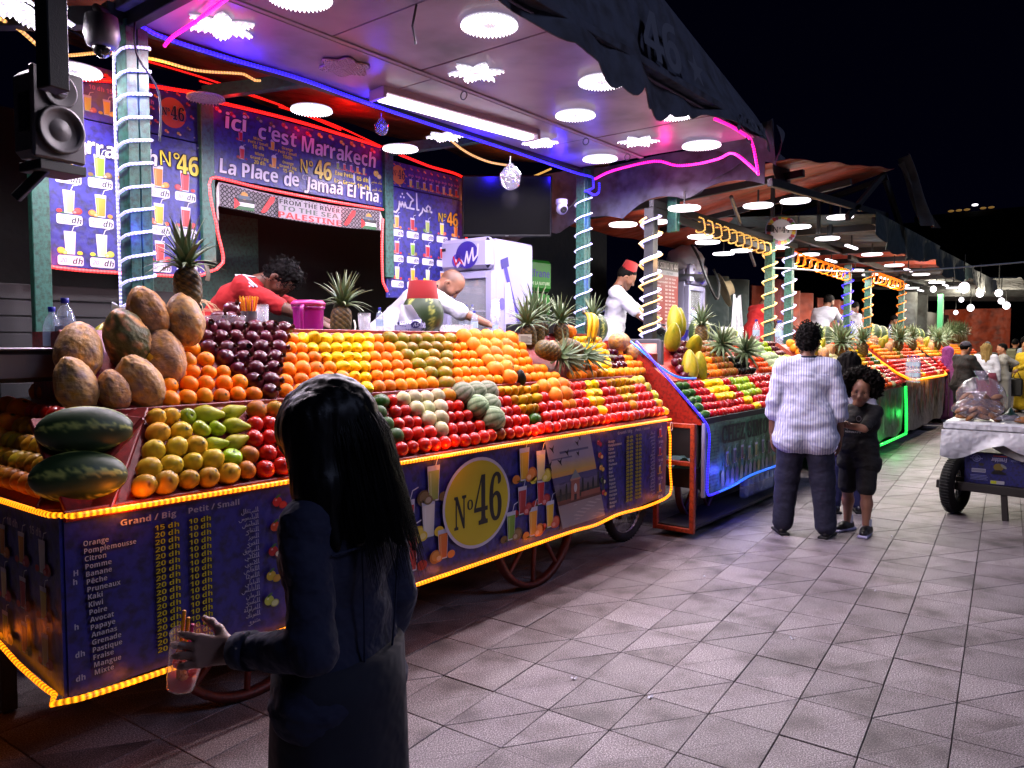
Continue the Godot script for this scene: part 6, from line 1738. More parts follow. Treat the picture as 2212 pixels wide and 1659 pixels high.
func straws(at: Vector3, n: int, label: String, yel := Color(0.92, 0.60, 0.05)):
	var t = thing("straw_tin", label, "straws", at)
	obj("tin", MB.new().lathe([Vector2(0.0, 0.0), Vector2(0.042, 0.0), Vector2(0.044, 0.075), Vector2(0.040, 0.076), Vector2(0.038, 0.01), Vector2(0.0, 0.01)], 22, Transform3D(), Color.WHITE, false), M.steel, t)
	for k in n:
		var an := k * 2.4
		var r := 0.034 * sqrt((k + 0.5) / n)
		var a := V(cos(an) * r * 0.7, 0.012, sin(an) * r * 0.7)
		obj("straw", MB.new().tube([a, a + V(cos(an) * r * 0.9, 0.135 + 0.012 * sin(k * 1.7), sin(an) * r * 0.9)], 0.003, 6, (Color(0.75, 0.12, 0.40) if k % 9 == 4 else (Color(0.88, 0.36, 0.04) if k % 4 == 1 else yel))), M.plain, t)
	return t
func bowl(called: String, at: Vector3, r: float, h: float, mat, label: String):
	return solo(called, MB.new().lathe([Vector2(0.0, 0.0), Vector2(r * 0.6, 0.0), Vector2(r * 0.9, h * 0.5), Vector2(r, h), Vector2(r * 1.03, h + 0.003), Vector2(r * 0.96, h), Vector2(r * 0.86, h * 0.5), Vector2(r * 0.56, 0.006), Vector2(0.0, 0.006)], 28, Transform3D(), Color.WHITE, false), mat, label, "bowl", "", at)
func counter46():
	var CY := 1.648
	solo("steel_tray", MB.new().box(V(0, 0, 0), V(0.55, 0.14, 0.5), Basis(), Color.WHITE, 0.02).box(V(0.0, 0.075, 0), V(0.58, 0.012, 0.54)), M.steel, "steel tray on the near end of the counter", "tray", "", V(1.42, 1.50, -4.0))
	water(V(1.50, 1.50, -3.8), 0.31, "tall water bottle before the steel tray")
	water(V(1.47, 1.49, -3.87), 0.28, "water bottle half hidden behind the tall one")
	var pb = fruit("green_papaya", V(1.72, 1.64, -3.80), Basis(Vector3.UP, 0.6) * Basis(Vector3.BACK, PI / 2), "pale papaya lying behind the papaya pile")
	var nb = thing("paper_bag", "crumpled white paper bag beside the near post", "bag", V(1.79, 1.64, -3.86), 0.5)
	obj("bag", MB.new().sheet(18, 8, func(u: float, w: float):
		var an := u * TAU
		var q := 0.055 + 0.01 * sin(an * 3.0 + w * 4.0) * w
		return V(cos(an) * q, w * 0.15 + 0.012 * sin(an * 2.0) * w, sin(an) * q * 0.7), Color.WHITE, 0.002), M.tissue, nb)
	bowl("glass_bowl", V(2.235, 1.665, -3.70), 0.11, 0.075, M.cup_plastic, "clear plastic bowl of pomegranates")
	for k in 4: fruit("dark_pom", V(2.19 + 0.075 * (k % 2) + (0.035 if k > 1 else 0.0), 1.725 + (0.055 if k == 3 else 0.0), -3.68 - 0.05 * (k / 2)), loll("orange"), "dark pomegranate in the clear bowl, " + ["front one by the papaya", "front one by the straws", "back one", "the one on top"][k])
	var net = thing("mesh_cover", "pink rimmed mesh food cover behind the papayas", "food cover", V(2.16, 1.72, -3.86))
	for k in 9:
		var a := []
		for i in 9:
			var u := i / 8.0 * PI
			a.append(Basis(Vector3.UP, k * PI / 9.0) * V(cos(u) * 0.15, sin(u) * 0.12, 0))
		obj("wire", MB.new().tube(a, 0.0018, 4, Color(0.75, 0.62, 0.45)), M.plain, net)
	for k in 3:
		var a := []
		for i in 25: a.append(V(cos(TAU * i / 24) * 0.15 * cos(k * 0.5), 0.12 * sin(k * 0.5), sin(TAU * i / 24) * 0.15 * cos(k * 0.5)))
		obj("hoop", MB.new().tube(a, 0.004 if k == 0 else 0.0018, 5, Color(0.85, 0.35, 0.55) if k == 0 else Color(0.75, 0.62, 0.45)), M.plain, net)
	straws(V(2.42, 1.70, -3.76), 46, "steel tin full of yellow straws")
	cup_stack(V(2.53, 1.65, -3.80), 7, "stack of clear cups beside the straw tin", 0.9)
	var jg = thing("jug", "purple plastic jug with lid and spout, before the man in red", "jug", V(2.83, CY, -3.78), 0.65)
	obj("body", MB.new().lathe([Vector2(0.0, 0.0), Vector2(0.076, 0.0), Vector2(0.082, 0.01), Vector2(0.090, 0.155), Vector2(0.096, 0.157), Vector2(0.097, 0.175)], 32), M.purple_jug, jg)
	obj("lid", MB.new().lathe([Vector2(0.099, 0.172), Vector2(0.100, 0.190), Vector2(0.085, 0.205), Vector2(0.0, 0.208)], 32), mk("pink_lid", Color(0.70, 0.12, 0.45), 0.35), jg)
	obj("spout", MB.new().face4([V(0.085, 0.185, -0.03), V(0.135, 0.187, 0.0), V(0.085, 0.185, 0.03), V(0.09, 0.14, 0.0)]), M.purple_jug, jg)
	obj("handle", MB.new().tube(curve([V(-0.09, 0.165, 0), V(-0.13, 0.165, 0), V(-0.142, 0.12, 0), V(-0.135, 0.04, 0), V(-0.128, 0.0, 0)], 0.015), 0.0115, 8), M.purple_jug, jg)
	cup_stack(V(3.31, CY, -3.84), 4, "stack of clear cups beside the lone pineapple")
	water(V(3.46, CY, -3.86), 0.19, "small water bottle behind the tissue packet")
	var tb = thing("tissue_packet", "white printed tissue packet with a tissue pulled up", "tissues", V(3.62, CY + 0.035, -3.74), -0.6)
	var tm := MB.new().box(V(0, 0.03, 0), V(0.20, 0.085, 0.10), Basis(Vector3.BACK, 0.1), Color.WHITE, 0.025)
	obj("packet", tm, M.white_enamel, tb)
	var p := PR.new(self, V(-0.09, 0.062, 0.0505), V(1, 0.1, 0), V(0.1, -1, 0))
	p.ell(0.115, 0.032, 0.03, 0.024, Color(0.12, 0.10, 0.36), 2, 0.0, 20)
	p.text("Az", 0.115, 0.042, 0.024, Color(0.8, 0.8, 0.85), 3, 1, "serif", 0.0, 0.3)
	for k in 26: p.ell(0.01 + 0.17 * fmod(k * 0.618, 1.0), 0.004 + 0.062 * fmod(k * 0.414, 1.0), 0.006, 0.003, Color(0.24, 0.24, 0.5), 1, k * 0.7, 6)
	p.put(tb)
	obj("tissue", MB.new().sheet(10, 8, func(u: float, w: float): return V((u - 0.5) * 0.16 * (1.0 - w * 0.55) - 0.03 * w, 0.065 + w * 0.11, 0.03 * sin(u * 6.0 + w * 2.0) * (1.0 - 0.4 * w)), Color.WHITE, 0.001), M.tissue, tb)
	bowl("glass_bowl", V(4.16, CY, -3.82), 0.13, 0.085, M.cup_plastic, "empty clear bowl below the bald man")
	water(V(4.40, CY, -3.85), 0.2, "small water bottle beside the empty bowl")
	water(V(4.66, CY, -3.86), 0.17, "short bottle under the upturned cups")
	var cs = cup_stack(V(4.66, CY + 0.3, -3.86), 6, "upturned stack of clear cups on a bottle")
	cs.rotation.x = PI
	var lb = thing("price_card", "white printed card leaning between grapefruits and pineapples", "card", V(4.56, 1.63, -3.49), -0.45)
	obj("card", MB.new().box(Vector3.ZERO, V(0.11, 0.075, 0.003), Basis(), Color(0.72, 0.74, 0.68)), M.plain, lb)
	p = PR.new(self, V(-0.05, 0.032, 0.002), Vector3.RIGHT, Vector3.DOWN)
	for k in 6: p.rect(0.012, 0.008 + 0.009 * k, 0.06 + 0.02 * (k % 3), 0.003, Color(0.3, 0.35, 0.35), 1)
	p.put(lb)
	var tl = thing("cash_till", "black till with a grey printer on top, between the two fridges", "till", V(5.72, 1.66, -4.3), -0.5)
	obj("drawer", MB.new().box(V(0, 0.07, 0), V(0.40, 0.10, 0.3)), M.black_plastic, tl)
	obj("printer", MB.new().box(V(-0.02, 0.20, 0), V(0.15, 0.15, 0.16), Basis(), Color.WHITE, 0.012), M.grey_plastic, tl)
	obj("shelf", MB.new().box(V(0, 0.005, 0), V(0.48, 0.03, 0.36)), M.black_plastic, tl)
# ---------------------------------------------------------------- the stalls further along the row
func row_fill(segs: Array, x0: float, x1: float, rows: int, y: float, z: float, tier: String, cart: String, up := false):
	for r in rows:
		var out := []
		for s in segs:
			var sl: float = s[3] * r
			var a := clampf(lerpf(x0, x1, s[0]) + sl, x0 + 0.02, x1)
			var b := clampf(lerpf(x0, x1, s[1]) + sl, x0 + 0.02, x1)
			if s.size() > 4 and not (r in s[4]): continue
			if b - a > 0.05: out.append([a, b, s[2]])
		fill_row(out, y + (0.053 if up else 0.058) * r, z - (0.068 if up else 0.055) * r, r, tier, cart)
func plain_cart(x0: float, x1: float, zf: float, yt: float, yb: float, label: String, paint: String):
	var t = thing("juice_cart", label, "cart")
	var m: StandardMaterial3D = M[paint]
	obj("body", MB.new().box(V((x0 + x1) / 2, (yt + yb) / 2 + 0.05, zf - 0.5), V(x1 - x0 - 0.04, yt - yb, 0.9)), M.wood_dark, t)
	obj("tier_board", MB.new().beam(V((x0 + x1) / 2, yt - 0.02, zf - 0.02), V((x0 + x1) / 2, yt + 0.315, zf - 0.335), x1 - x0, 0.02), m, t)
	obj("tier_board", MB.new().beam(V((x0 + x1) / 2, yt + 0.31, zf - 0.35), V((x0 + x1) / 2, yt + 0.655, zf - 0.78), x1 - x0, 0.02), m, t)
	obj("ledge", MB.new().box(V((x0 + x1) / 2, yt + 0.318, zf - 0.335), V(x1 - x0, 0.035, 0.03)), m, t)
	obj("counter", MB.new().box(V((x0 + x1) / 2, yt + 0.63, zf - 1.0), V(x1 - x0, 0.03, 0.5)), M.steel, t)
	for k in 2:
		var x: float = [x0 - 0.012, x1 + 0.012][k]
		var q := [V(x, yt - 0.02, zf), V(x, yt + 0.34, zf - 0.31), V(x, yt + 0.68, zf - 0.76), V(x, yt + 0.68, zf - 0.95), V(x, yt - 0.02, zf - 0.95)]
		var mb := MB.new()
		mb.face(q, V(2 * k - 1, 0, 0))
		obj("end_board", mb, m, t)
	for x in [x0 + 0.5, x1 - 0.6]: wagon_wheel(t, V(x, 0.40, zf - 0.28), 0.40, M.wheel_paint)
	for x in [x0 + 0.1, x1 - 0.1]: obj("leg", MB.new().box(V(x, yb / 2 + 0.05, zf - 0.85), V(0.05, yb + 0.1, 0.05)), M.wood_dark, t)
	return t
func flat_lamp(at: Vector3, r: float, label: String, e: float, tube := false):
	var t = thing("led_lamp", label, "lamp", at, 0.0, "led lamps under the canopies")
	if tube: obj("tube_diffuser", MB.new().box(Vector3.ZERO, V(0.5, 0.03, 0.05), Basis(), Color.WHITE, 0.01), M.led_white, t)
	else:
		obj("lamp_face", MB.new().lathe([Vector2(0.01, 0.012), Vector2(r * 0.97, 0.010), Vector2(r, 0.0), Vector2(r * 0.95, -0.012), Vector2(0.01, -0.016)], 20), M.led_white, t)
	obj("hanger", MB.new().tube([V(0, 0.02, 0), V(0, 0.16, 0)], 0.01, 6), M.wire, t)
	if e > 0.0: lamp("led_light", V(0, -0.05, 0), e, Color(1.0, 0.97, 0.95), r * 0.8, t, 84.0)
	return t
func stalls_beyond():
	var X0 := 5.95
	var X1 := 9.45
	var t = plain_cart(X0, X1, -2.7, 0.945, 0.33, "second cart with red side panel and green banner, beside the striped shirt man", "red_paint")
	var gm = mk("green_banner", Color(0.36, 0.55, 0.40), 0.45, {"n": "lump", "ns": 0.2, "s": 2.0, "tex": "grime"})
	var ban = obj("front_banner", MB.new().sheet(30, 6, func(u: float, w: float): return V(lerpf(5.97, X1, u), lerpf(0.93, 0.335 + 0.05 * smoothstep(0.2, 0.6, u), w), -2.69 + 0.012 * sin(u * 17.0 + w * 2.0) * w), Color.WHITE, 0.006), gm, t)
	var p := PR.new(self, V(5.97, 0.93, -2.672), Vector3.RIGHT, Vector3.DOWN)
	p.edged("CHEZ SIMO N 44", 0.30, 0.19, 0.145, Color(0.04, 0.05, 0.05), Color(0.16, 0.30, 0.20), 0.006, 3, 0, "serifbold", 1.55)
	for k in 17:
		p.text("20dh 15dh " + MENU[k], 0.035, 0.075 + 0.029 * k, 0.012, Color(0.06, 0.12, 0.08), 3, 0, "bold", 0.2)
	for k in 9: p.juice(0.42 + 0.17 * k, 0.40 - 0.012 * (k % 3), 0.13, [Color(0.62, 0.62, 0.3), Color(0.42, 0.40, 0.42), Color(0.5, 0.36, 0.36), Color(0.62, 0.60, 0.4)][k % 4], Color(0.35, 0.40, 0.22), 2, 1.1)
	for k in 16:
		var x := 0.33 + 0.105 * k
		p.poly([Vector2(x - 0.035, 0.45), Vector2(x, 0.42), Vector2(x + 0.035, 0.45), Vector2(x + 0.03, 0.56), Vector2(x - 0.03, 0.56)], [Color(0.66, 0.63, 0.34), Color(0.50, 0.52, 0.50), Color(0.62, 0.62, 0.60), Color(0.50, 0.44, 0.40)][k % 4], 3)
		p.line([Vector2(x, 0.42), Vector2(x + 0.01, 0.36)], 0.006, Color(0.6, 0.66, 0.62), 4)
	p.arab("شاي صغير كبير", 1.75, 0.28, 0.05, Color(0.05, 0.1, 0.07), 3)
	p.put(ban)
	obj("front_board", MB.new().box(V(7.7, 0.955, -2.695), V(3.5, 0.05, 0.03)), M.wood_dark, t)
	obj("corner_strip", MB.new().box(V(5.95, 0.63, -2.69), V(0.03, 0.62, 0.03)), M.white_enamel, t)
	var fr = thing("metal_stand", "orange metal stand with rails between the first and second carts", "stand")
	for z in [-2.70, -3.03]: obj("upright", MB.new().box(V(5.77, 0.50, z), V(0.04, 0.90, 0.04)), M.orange_paint, fr)
	for y in [0.93, 0.62, 0.07]: obj("rail", MB.new().box(V(5.77, y, -2.865), V(0.036, 0.036, 0.30)), M.orange_paint, fr)
	obj("foot_board", MB.new().box(V(7.0, 0.085, -2.87), V(2.45, 0.03, 0.33)), M.wood_dark, fr)
	obj("leaf_waste", MB.new().sheet(8, 6, func(u: float, w: float): return V(5.85 + 0.25 * u, 0.60 + 0.05 * sin(u * 9.0 + w * 6.0), -2.75 - 0.25 * w), Color.WHITE, 0.01), M.green_paint, fr)
	var rk = thing("metal_rack", "grey metal rack of red boxes between the first two carts", "rack")
	for k in 2: obj("upright", MB.new().box(V(6.10 + 0.14 * k, 1.25, -3.55 + 0.3 * k), V(0.05, 0.75, 0.05)), M.grey_plastic, rk)
	obj("top_rail", MB.new().beam(V(6.10, 1.62, -3.55), V(6.24, 1.62, -3.25), 0.04, 0.04), M.grey_plastic, rk)
	for k in 4: obj("red_box", MB.new().box(V(6.05, 1.0 + 0.15 * k, -3.35), V(0.10, 0.13, 0.3)), M.red_board, rk)
	for k in 7:
		var bt = thing("plastic_bottle", "empty clear bottle under the green banner, %s from its near end" % nth(k + 1), "bottle", V(7.25 + 0.13 * k, 0.1, -2.85), 0.0, "empty bottles under the green banner")
		bottle_mesh(bt, Vector3.ZERO, 0.34, "bottle")
	rope("rope_light", [V(5.93, 1.62, -3.32), V(5.92, 1.3, -3.0), V(5.93, 1.05, -2.76), V(5.95, 0.95, -2.68), V(6.0, 0.85, -2.665), V(5.985, 0.6, -2.665), V(5.97, 0.38, -2.665), V(6.0, 0.335, -2.665), V(6.2, 0.335, -2.66)], "rope_blue", "blue and white rope light down the side of the second cart", 0.010)
	rope("rope_light", [V(6.2, 0.335, -2.66), V(6.5, 0.345, -2.66), V(6.9, 0.38, -2.66), V(7.5, 0.385, -2.66), V(9.4, 0.385, -2.66)], "rope_cyan", "light blue rope light along the foot of the green banner", 0.010)
	rope("rope_light", [V(5.90, 1.62, -3.36), V(5.96, 1.4, -3.1), V(6.1, 1.31, -3.0), V(6.4, 1.29, -2.98)], "rope_cyan", "second blue rope light curving under the green papayas", 0.009)
	for k in 3: lamp("blue_rope_light", V(5.9 + 0.4 * k, [1.1, 0.5, 0.32][k], -2.6), 0.03, Color(0.25, 0.3, 1.0), 0.04)
	row_fill([[0.0, 0.05, "green_mango", 0.0], [0.05, 0.33, "red_apple", 0.0], [0.33, 0.38, "lemon", -0.09], [0.38, 0.62, "red_apple", 0.0], [0.62, 0.67, "green_apple", -0.04], [0.67, 0.86, "red_apple", 0.0], [0.86, 0.92, "plum", -0.05], [0.92, 1.0, "tangerine", 0.0]], X0, X1, 2, 1.0, -2.73, "lower", "second cart")
	row_fill([[0.0, 0.07, "green_mango", 0.0], [0.07, 0.15, "red_apple", 0.0], [0.15, 0.27, "lemon", -0.02], [0.27, 0.33, "red_apple", 0.0], [0.33, 0.47, "green_apple", -0.03], [0.47, 0.62, "red_apple", 0.0], [0.62, 0.78, "plum", -0.03], [0.78, 0.88, "tangerine", 0.0], [0.88, 1.0, "lemon", 0.0]], X0, X1, 3, 1.116, -2.84, "middle", "second cart")
	row_fill([[0.10, 0.24, "dark_pom", 0.02], [0.24, 0.34, "orange", 0.0], [0.34, 0.46, "red_mango", 0.0], [0.46, 0.58, "avocado", 0.0], [0.64, 0.74, "tangerine", 0.0], [0.74, 0.84, "long_melon", 0.0], [0.84, 1.0, "green_apple", 0.0]], X0, X1, 3, 1.31, -3.07, "upper", "second cart")
	row_fill([[0.18, 0.30, "dark_pom", 0.03], [0.30, 0.36, "orange", 0.0], [0.36, 0.52, "red_mango", 0.0], [0.62, 0.68, "tangerine", 0.0], [0.68, 0.82, "long_melon", 0.02], [0.82, 0.93, "green_apple", 0.0], [0.93, 1.0, "dark_pom", 0.0]], X0, X1, 3, 1.47, -3.274, "top", "second cart")
	for e in [[6.55, 1.66, -3.28, -0.5, "yellow green papaya leaning over the edge of the second cart"], [6.78, 1.82, -3.38, 0.1, "tallest green papaya, upright at the top of its pile"], [6.95, 1.80, -3.42, -0.1, "second upright green papaya behind the tallest"], [6.88, 1.58, -3.22, -0.9, "green papaya lying under the two upright ones"], [6.45, 1.40, -3.06, 0.2, "round green papaya lowest at the second cart's corner"], [6.64, 1.38, -3.06, -0.1, "round green papaya beside the purple pomegranates"]]:
		var o = obj("papaya", fruit_shape("green_papaya", int(e[3] * 10) & 1), fruit_mat("green_papaya"))
		o.transform = Transform3D(Basis(V(0.62, 0, 0.78).normalized(), -e[3]) * Basis(Vector3.UP, e[0] * 3.0), V(e[0], e[1], e[2]))
		tag(o, e[4], "papaya", "green papayas at the corner of the second cart")
	for e in [[7.62, 1.50, -3.32, "nearer pineapple lying down the slope of the second cart"], [7.98, 1.43, -3.22, "farther pineapple lying beside the avocados"]]: pineapple(V(e[0], e[1], e[2]), Basis(V(0.6, 0.2, 1).normalized(), 1.2), 1.2, e[3])
	pineapple(V(7.75, 1.60, -3.55), Basis(), 1.05, "pineapple standing at the top of the second cart")
	watermelon(V(8.15, 1.73, -3.75), V(0.17, 0.13, 0.13), Basis(Vector3.BACK, PI / 2), "pale striped watermelon standing before the second fridge")
	for e in [[8.35, 1.66, -3.5, "nearest"], [8.5, 1.60, -3.42, "lowest"], [8.55, 1.72, -3.55, "topmost"]]: fruit("melon", V(e[0], e[1], e[2]), loll("melon"), "pale netted melon heaped by the standing pineapple, %s one" % e[3])
	straws(V(9.0, 1.60, -3.7), 30, "tin of lime green straws on the second cart", Color(0.70, 0.85, 0.08))
	for e in [[7.35, "tall stack of cups before the red price list"], [8.05, "stack of cups beside the pale watermelon"], [8.75, "stack of cups by the green straws"], [9.25, "stack of cups near the man in the red shirt"]]: cup_stack(V(e[0], 1.60, -3.72), 8, e[1])
	bowl("plastic_tub", V(7.6, 1.60, -3.75), 0.12, 0.14, mk("blue_tub", Color(0.16, 0.16, 0.62), 0.35), "blue plastic tub on the second cart")
	fridge(V(10.62, 0.75, -4.95), 0.05, "white drinks fridge with purple bottle on its side, under the white bundle", true)
	var b = board("price_list", 9.05, 1.75, 9.92, 2.72, -4.9, "red price list headed Chez Simo behind the wrapped post")
	var red := Color(0.50, 0.10, 0.08)
	p = b[1]
	p.rect(0, 0, 0.87, 0.97, red, 1)
	p.rect(0, 0, 0.87, 0.13, Color(0.10, 0.05, 0.05), 2)
	p.rect(0, 0.13, 0.87, 0.06, Color(0.6, 0.6, 0.62), 2)
	p.text("CHEZ SIMO N 44", 0.05, 0.105, 0.08, Color(0.8, 0.78, 0.76), 4, 0, "bold", 0.8)
	for c in 2:
		p.text(["Grand/Petit", "Big/Small"][c], 0.1 + 0.42 * c, 0.175, 0.03, Color(0.1, 0.1, 0.2), 4)
		for k in 14:
			p.text("20dh", 0.06 + 0.42 * c, 0.25 + 0.05 * k, 0.024, Color(0.85, 0.8, 0.78), 4)
			p.text("15dh", 0.16 + 0.42 * c, 0.25 + 0.05 * k, 0.024, Color(0.85, 0.8, 0.78), 4)
			p.text(MENU[(k + c * 4) % 18], 0.26 + 0.42 * c, 0.25 + 0.05 * k, 0.024, Color(0.85, 0.8, 0.78), 4)
	p.put(b[0])
	var bun = thing("cloth_bundle", "white bundle strapped on top of the second fridge", "bundle", V(10.55, 2.80, -5.1))
	var nz := FastNoiseLite.new()
	nz.frequency = 0.9
	obj("bundle", MB.new().blob(24, 16, func(d: Vector3): return [d * V(0.32, 0.24, 0.26) * (1.0 + 0.25 * nz.get_noise_3dv(d * 2.0)), Color.WHITE]), M.white_cloth, bun)
	obj("strap", MB.new().tube(curve([V(-0.22, 0.22, 0.2), V(-0.16, 0.0, 0.3), V(-0.05, -0.4, 0.42), V(0.15, -0.55, 0.44), V(0.3, -0.3, 0.4), V(0.33, -0.1, 0.3)]), 0.02, 6), M.black_plastic, bun)
	obj("pan", MB.new().lathe([Vector2(0.0, -0.3), Vector2(0.26, -0.3), Vector2(0.33, -0.2)], 24, Transform3D(), Color.WHITE, false), M.steel, bun)
	var ht = MB.new().lathe([Vector2(0.0, 0.12), Vector2(0.10, 0.11), Vector2(0.12, 0.0), Vector2(0.27, -0.02), Vector2(0.27, -0.03), Vector2(0.1, -0.01)], 28, Transform3D(), Color.WHITE, false)
	var ho = solo("straw_hat", ht, mk("straw_weave", Color(0.50, 0.44, 0.33), 0.9, {"n": "peel", "ns": 0.8, "s": 12.0}), "wide straw hat hanging beside the second fridge", "hat", "", V(11.2, 2.42, -4.75))
	ho.rotation = V(1.2, 0.6, 0)
	solo("hanging_robe", MB.new().sheet(14, 10, func(u: float, w: float): return V(lerpf(-0.14 - 0.1 * w, 0.12 + 0.12 * w, u), -w * 0.75 - 0.06 * sin(u * 3.0), 0.05 * sin(u * 13.0) * (0.3 + w)), Color.WHITE, 0.01), M.white_cloth, "white robe hanging under the straw hat", "robe", "", V(11.3, 2.35, -4.6))
	var sg = [[V(10.0, 3.06, -3.5), 0.0, "round N 44 sign with a fruit border, facing the path"], [V(11.1, 3.0, -3.75), 1.25, "round N 44 sign seen nearly edge on"]]
	for e in sg:
		var st = thing("round_sign", e[2], "sign", e[0], -0.95 + e[1])
		obj("disc", MB.new().lathe([Vector2(0.0, -0.006), Vector2(0.2, -0.006), Vector2(0.2, 0.006), Vector2(0.0, 0.006)], 36, Transform3D(Basis(Vector3.RIGHT, PI / 2), Vector3.ZERO), Color.WHITE, false), M.white_enamel, st)
		p = PR.new(self, V(0, 0, 0.007), Vector3.RIGHT, Vector3.DOWN)
		for k in 26:
			var an := TAU * k / 26
			p.ell(cos(an) * 0.163, sin(an) * 0.163, 0.027, 0.022, [Color(0.8, 0.5, 0.08), Color(0.7, 0.1, 0.08), Color(0.3, 0.5, 0.12), Color(0.85, 0.75, 0.15), Color(0.4, 0.1, 0.25)][k * 3 % 5], 2, an)
		p.ell(0, 0, 0.135, 0.135, Color(0.84, 0.84, 0.86), 3, 0.0, 30)
		p.text("N°44", 0.0, 0.035, 0.075, Color(0.08, 0.08, 0.2), 5, 1, "serifbold", 0.21)
		p.put(st)
		obj("cord", MB.new().tube([V(0, 0.2, 0), V(0.01, 0.3, 0), V(0, 0.42, 0)], 0.006, 5), M.cable_white, st)
	var ca = thing("stall_canopy", "orange tarpaulin canopy on a dark frame over the second cart", "canopy")
	obj("tarpaulin", MB.new().sheet(40, 14, func(u: float, w: float): return V(lerpf(6.9, 10.8, u), lerpf(lerpf(3.22, 3.82, u), 3.02, w) + 0.014 * sin(u * 22.0) * sin(w * 5.0 + u * 5.0), lerpf(-2.35, -5.3, w)), Color.WHITE, 0.006), M.tarp_orange, ca)
	obj("tarpaulin_flap", MB.new().sheet(14, 12, func(u: float, w: float): return V(10.75 + 0.15 * w + 0.45 * u * w + 0.05 * sin(w * 8.0), lerpf(3.86, 3.10, w) + 0.12 * u * (1.0 - w), -2.3 + 0.1 * u + 0.28 * w + 0.05 * sin(u * 9.0 + w * 4.0)), Color.WHITE, 0.008), M.tarp_grey, ca)
	for e in [[V(6.7, 3.0, -2.45), V(10.9, 3.25, -2.45)], [V(6.7, 2.95, -3.6), V(10.9, 2.95, -3.6)], [V(7.5, 3.05, -4.8), V(7.45, 3.2, -2.4)], [V(9.2, 3.08, -4.8), V(9.05, 3.38, -2.4)], [V(10.75, 3.05, -5.0), V(10.7, 3.7, -2.4)], [V(9.1, 3.0, -2.45), V(10.7, 3.75, -2.45)], [V(10.7, 3.75, -2.45), V(11.1, 3.05, -2.3)], [V(6.7, 2.88, -3.6), V(9.9, 2.80, -3.6)]]: obj("beam", MB.new().beam(e[0], e[1], 0.05, 0.07), M.dark_paint, ca)
	for x in [8.3, 9.9, 10.4]: obj("strut", MB.new().beam(V(x, 2.95, -3.0), V(x, 3.45, -3.0), 0.04, 0.04), M.dark_paint, ca)
	obj("pole", MB.new().tube([V(7.9, 3.15, -3.3), V(11.2, 2.75, -4.3)], 0.022, 8), M.grey_plastic, ca)
	for e in [[6.7, -3.6, "rope_white", "blue and warm rope light wound round the second stall's near post"], [9.9, -3.6, "rope_warm", "warm rope light wound round the post before the man in red"], [10.64, -3.6, "rope_white", "white rope light wound round the third stall's near post"], [13.5, -3.6, "rope_blue", "blue rope light wound round the third stall's far post"], [14.8, -3.6, "rope_amber", "amber rope light wound round the fourth stall's near post"], [17.46, -3.6, "rope_amber", "amber rope light wound round the fourth stall's far post"]]:
		solo("stall_post", MB.new().box(V(e[0], 1.45, e[1]), V(0.10, 2.9, 0.10)), M.green_paint if e[0] > 7 else M.dark_paint, "post under the " + e[3], "post")
		post_lights("spiral_light", V(e[0], 1.62, e[1]), V(e[0], 2.85, e[1]), 0.08, 7.0, e[2], e[3], 0.0105)
	post_lights("spiral_light", V(6.7, 1.66, -3.6), V(6.7, 2.8, -3.6), 0.09, 5.5, "rope_warm", "warm rope light crossing the blue one on the second stall's near post", 0.0105)
	post_lights("spiral_light", V(7.7, 2.87, -3.6), V(9.9, 2.80, -3.6), 0.07, 10.0, "rope_warm", "warm rope light wound along the second stall's beam", 0.009)
	post_lights("spiral_light", V(10.7, 2.78, -3.6), V(13.5, 2.72, -3.6), 0.08, 10.0, "rope_amber", "amber rope light wound along the third stall's beam", 0.010)
	post_lights("spiral_light", V(14.8, 2.82, -3.6), V(17.4, 2.78, -3.6), 0.09, 9.0, "rope_amber", "amber rope light wound along the fourth stall's beam", 0.012)
	for e in [[6.9, 2.4, -3.45], [9.8, 2.5, -3.45], [10.8, 2.4, -3.45], [13.4, 2.4, -3.45], [16.0, 2.6, -3.4]]: lamp("rope_light_glow", V(e[0], e[1], e[2]), 0.08, Color(1.0, 0.75, 0.5), 0.06)
	var fl := [[7.13, 2.85, -4.16], [6.63, 2.85, -3.22], [8.36, 2.83, -3.85], [8.88, 2.83, -4.0], [10.3, 2.85, -4.4], [10.2, 2.86, -4.1], [8.05, 3.0, -4.27], [8.0, 3.05, -2.66], [7.75, 3.0, -2.95], [9.79, 3.05, -3.21], [9.66, 3.1, -2.68]]
	for k in fl.size(): flat_lamp(V(fl[k][0], fl[k][1], fl[k][2]), 0.15, "flat white lamp, %s along the second stall's canopy" % nth(k + 1), 0.5 if k % 2 == 0 else 0.35)
	var C := [[9.85, 13.35, 0.93, "third cart with a green lit corner, behind the boy", "third cart"], [13.55, 16.9, 1.0, "fourth cart with a faded red print, behind the man in the cap", "fourth cart"], [17.3, 20.4, 1.0, "fifth cart, hidden to the waist by the man in the cap", "fifth cart"]]
	for k in 3:
		var c: Array = C[k]
		var ct = plain_cart(c[0], c[1], -2.7, c[2], 0.22, c[3], ["orange_paint", "red_paint", "wood_dark"][k])
		var dm = mk("faded_banner%d" % k, [Color(0.34, 0.33, 0.31), Color(0.42, 0.40, 0.38), Color(0.4, 0.3, 0.3)][k], 0.5, {"tex": "grime", "n": "cloth", "ns": 0.5, "s": 1.2})
		var fb = obj("front_banner", MB.new().sheet(24, 6, func(u: float, w: float): return V(lerpf(c[0], c[1], u), lerpf(c[2] - 0.01, 0.16 + 0.05 * u + 0.02 * sin(u * 20.0), w), -2.685 + 0.02 * sin(u * 15.0 + w * 2.0) * w), Color.WHITE, 0.006), dm, ct)
		p = PR.new(self, V(c[0], c[2], -2.655), Vector3.RIGHT, Vector3.DOWN)
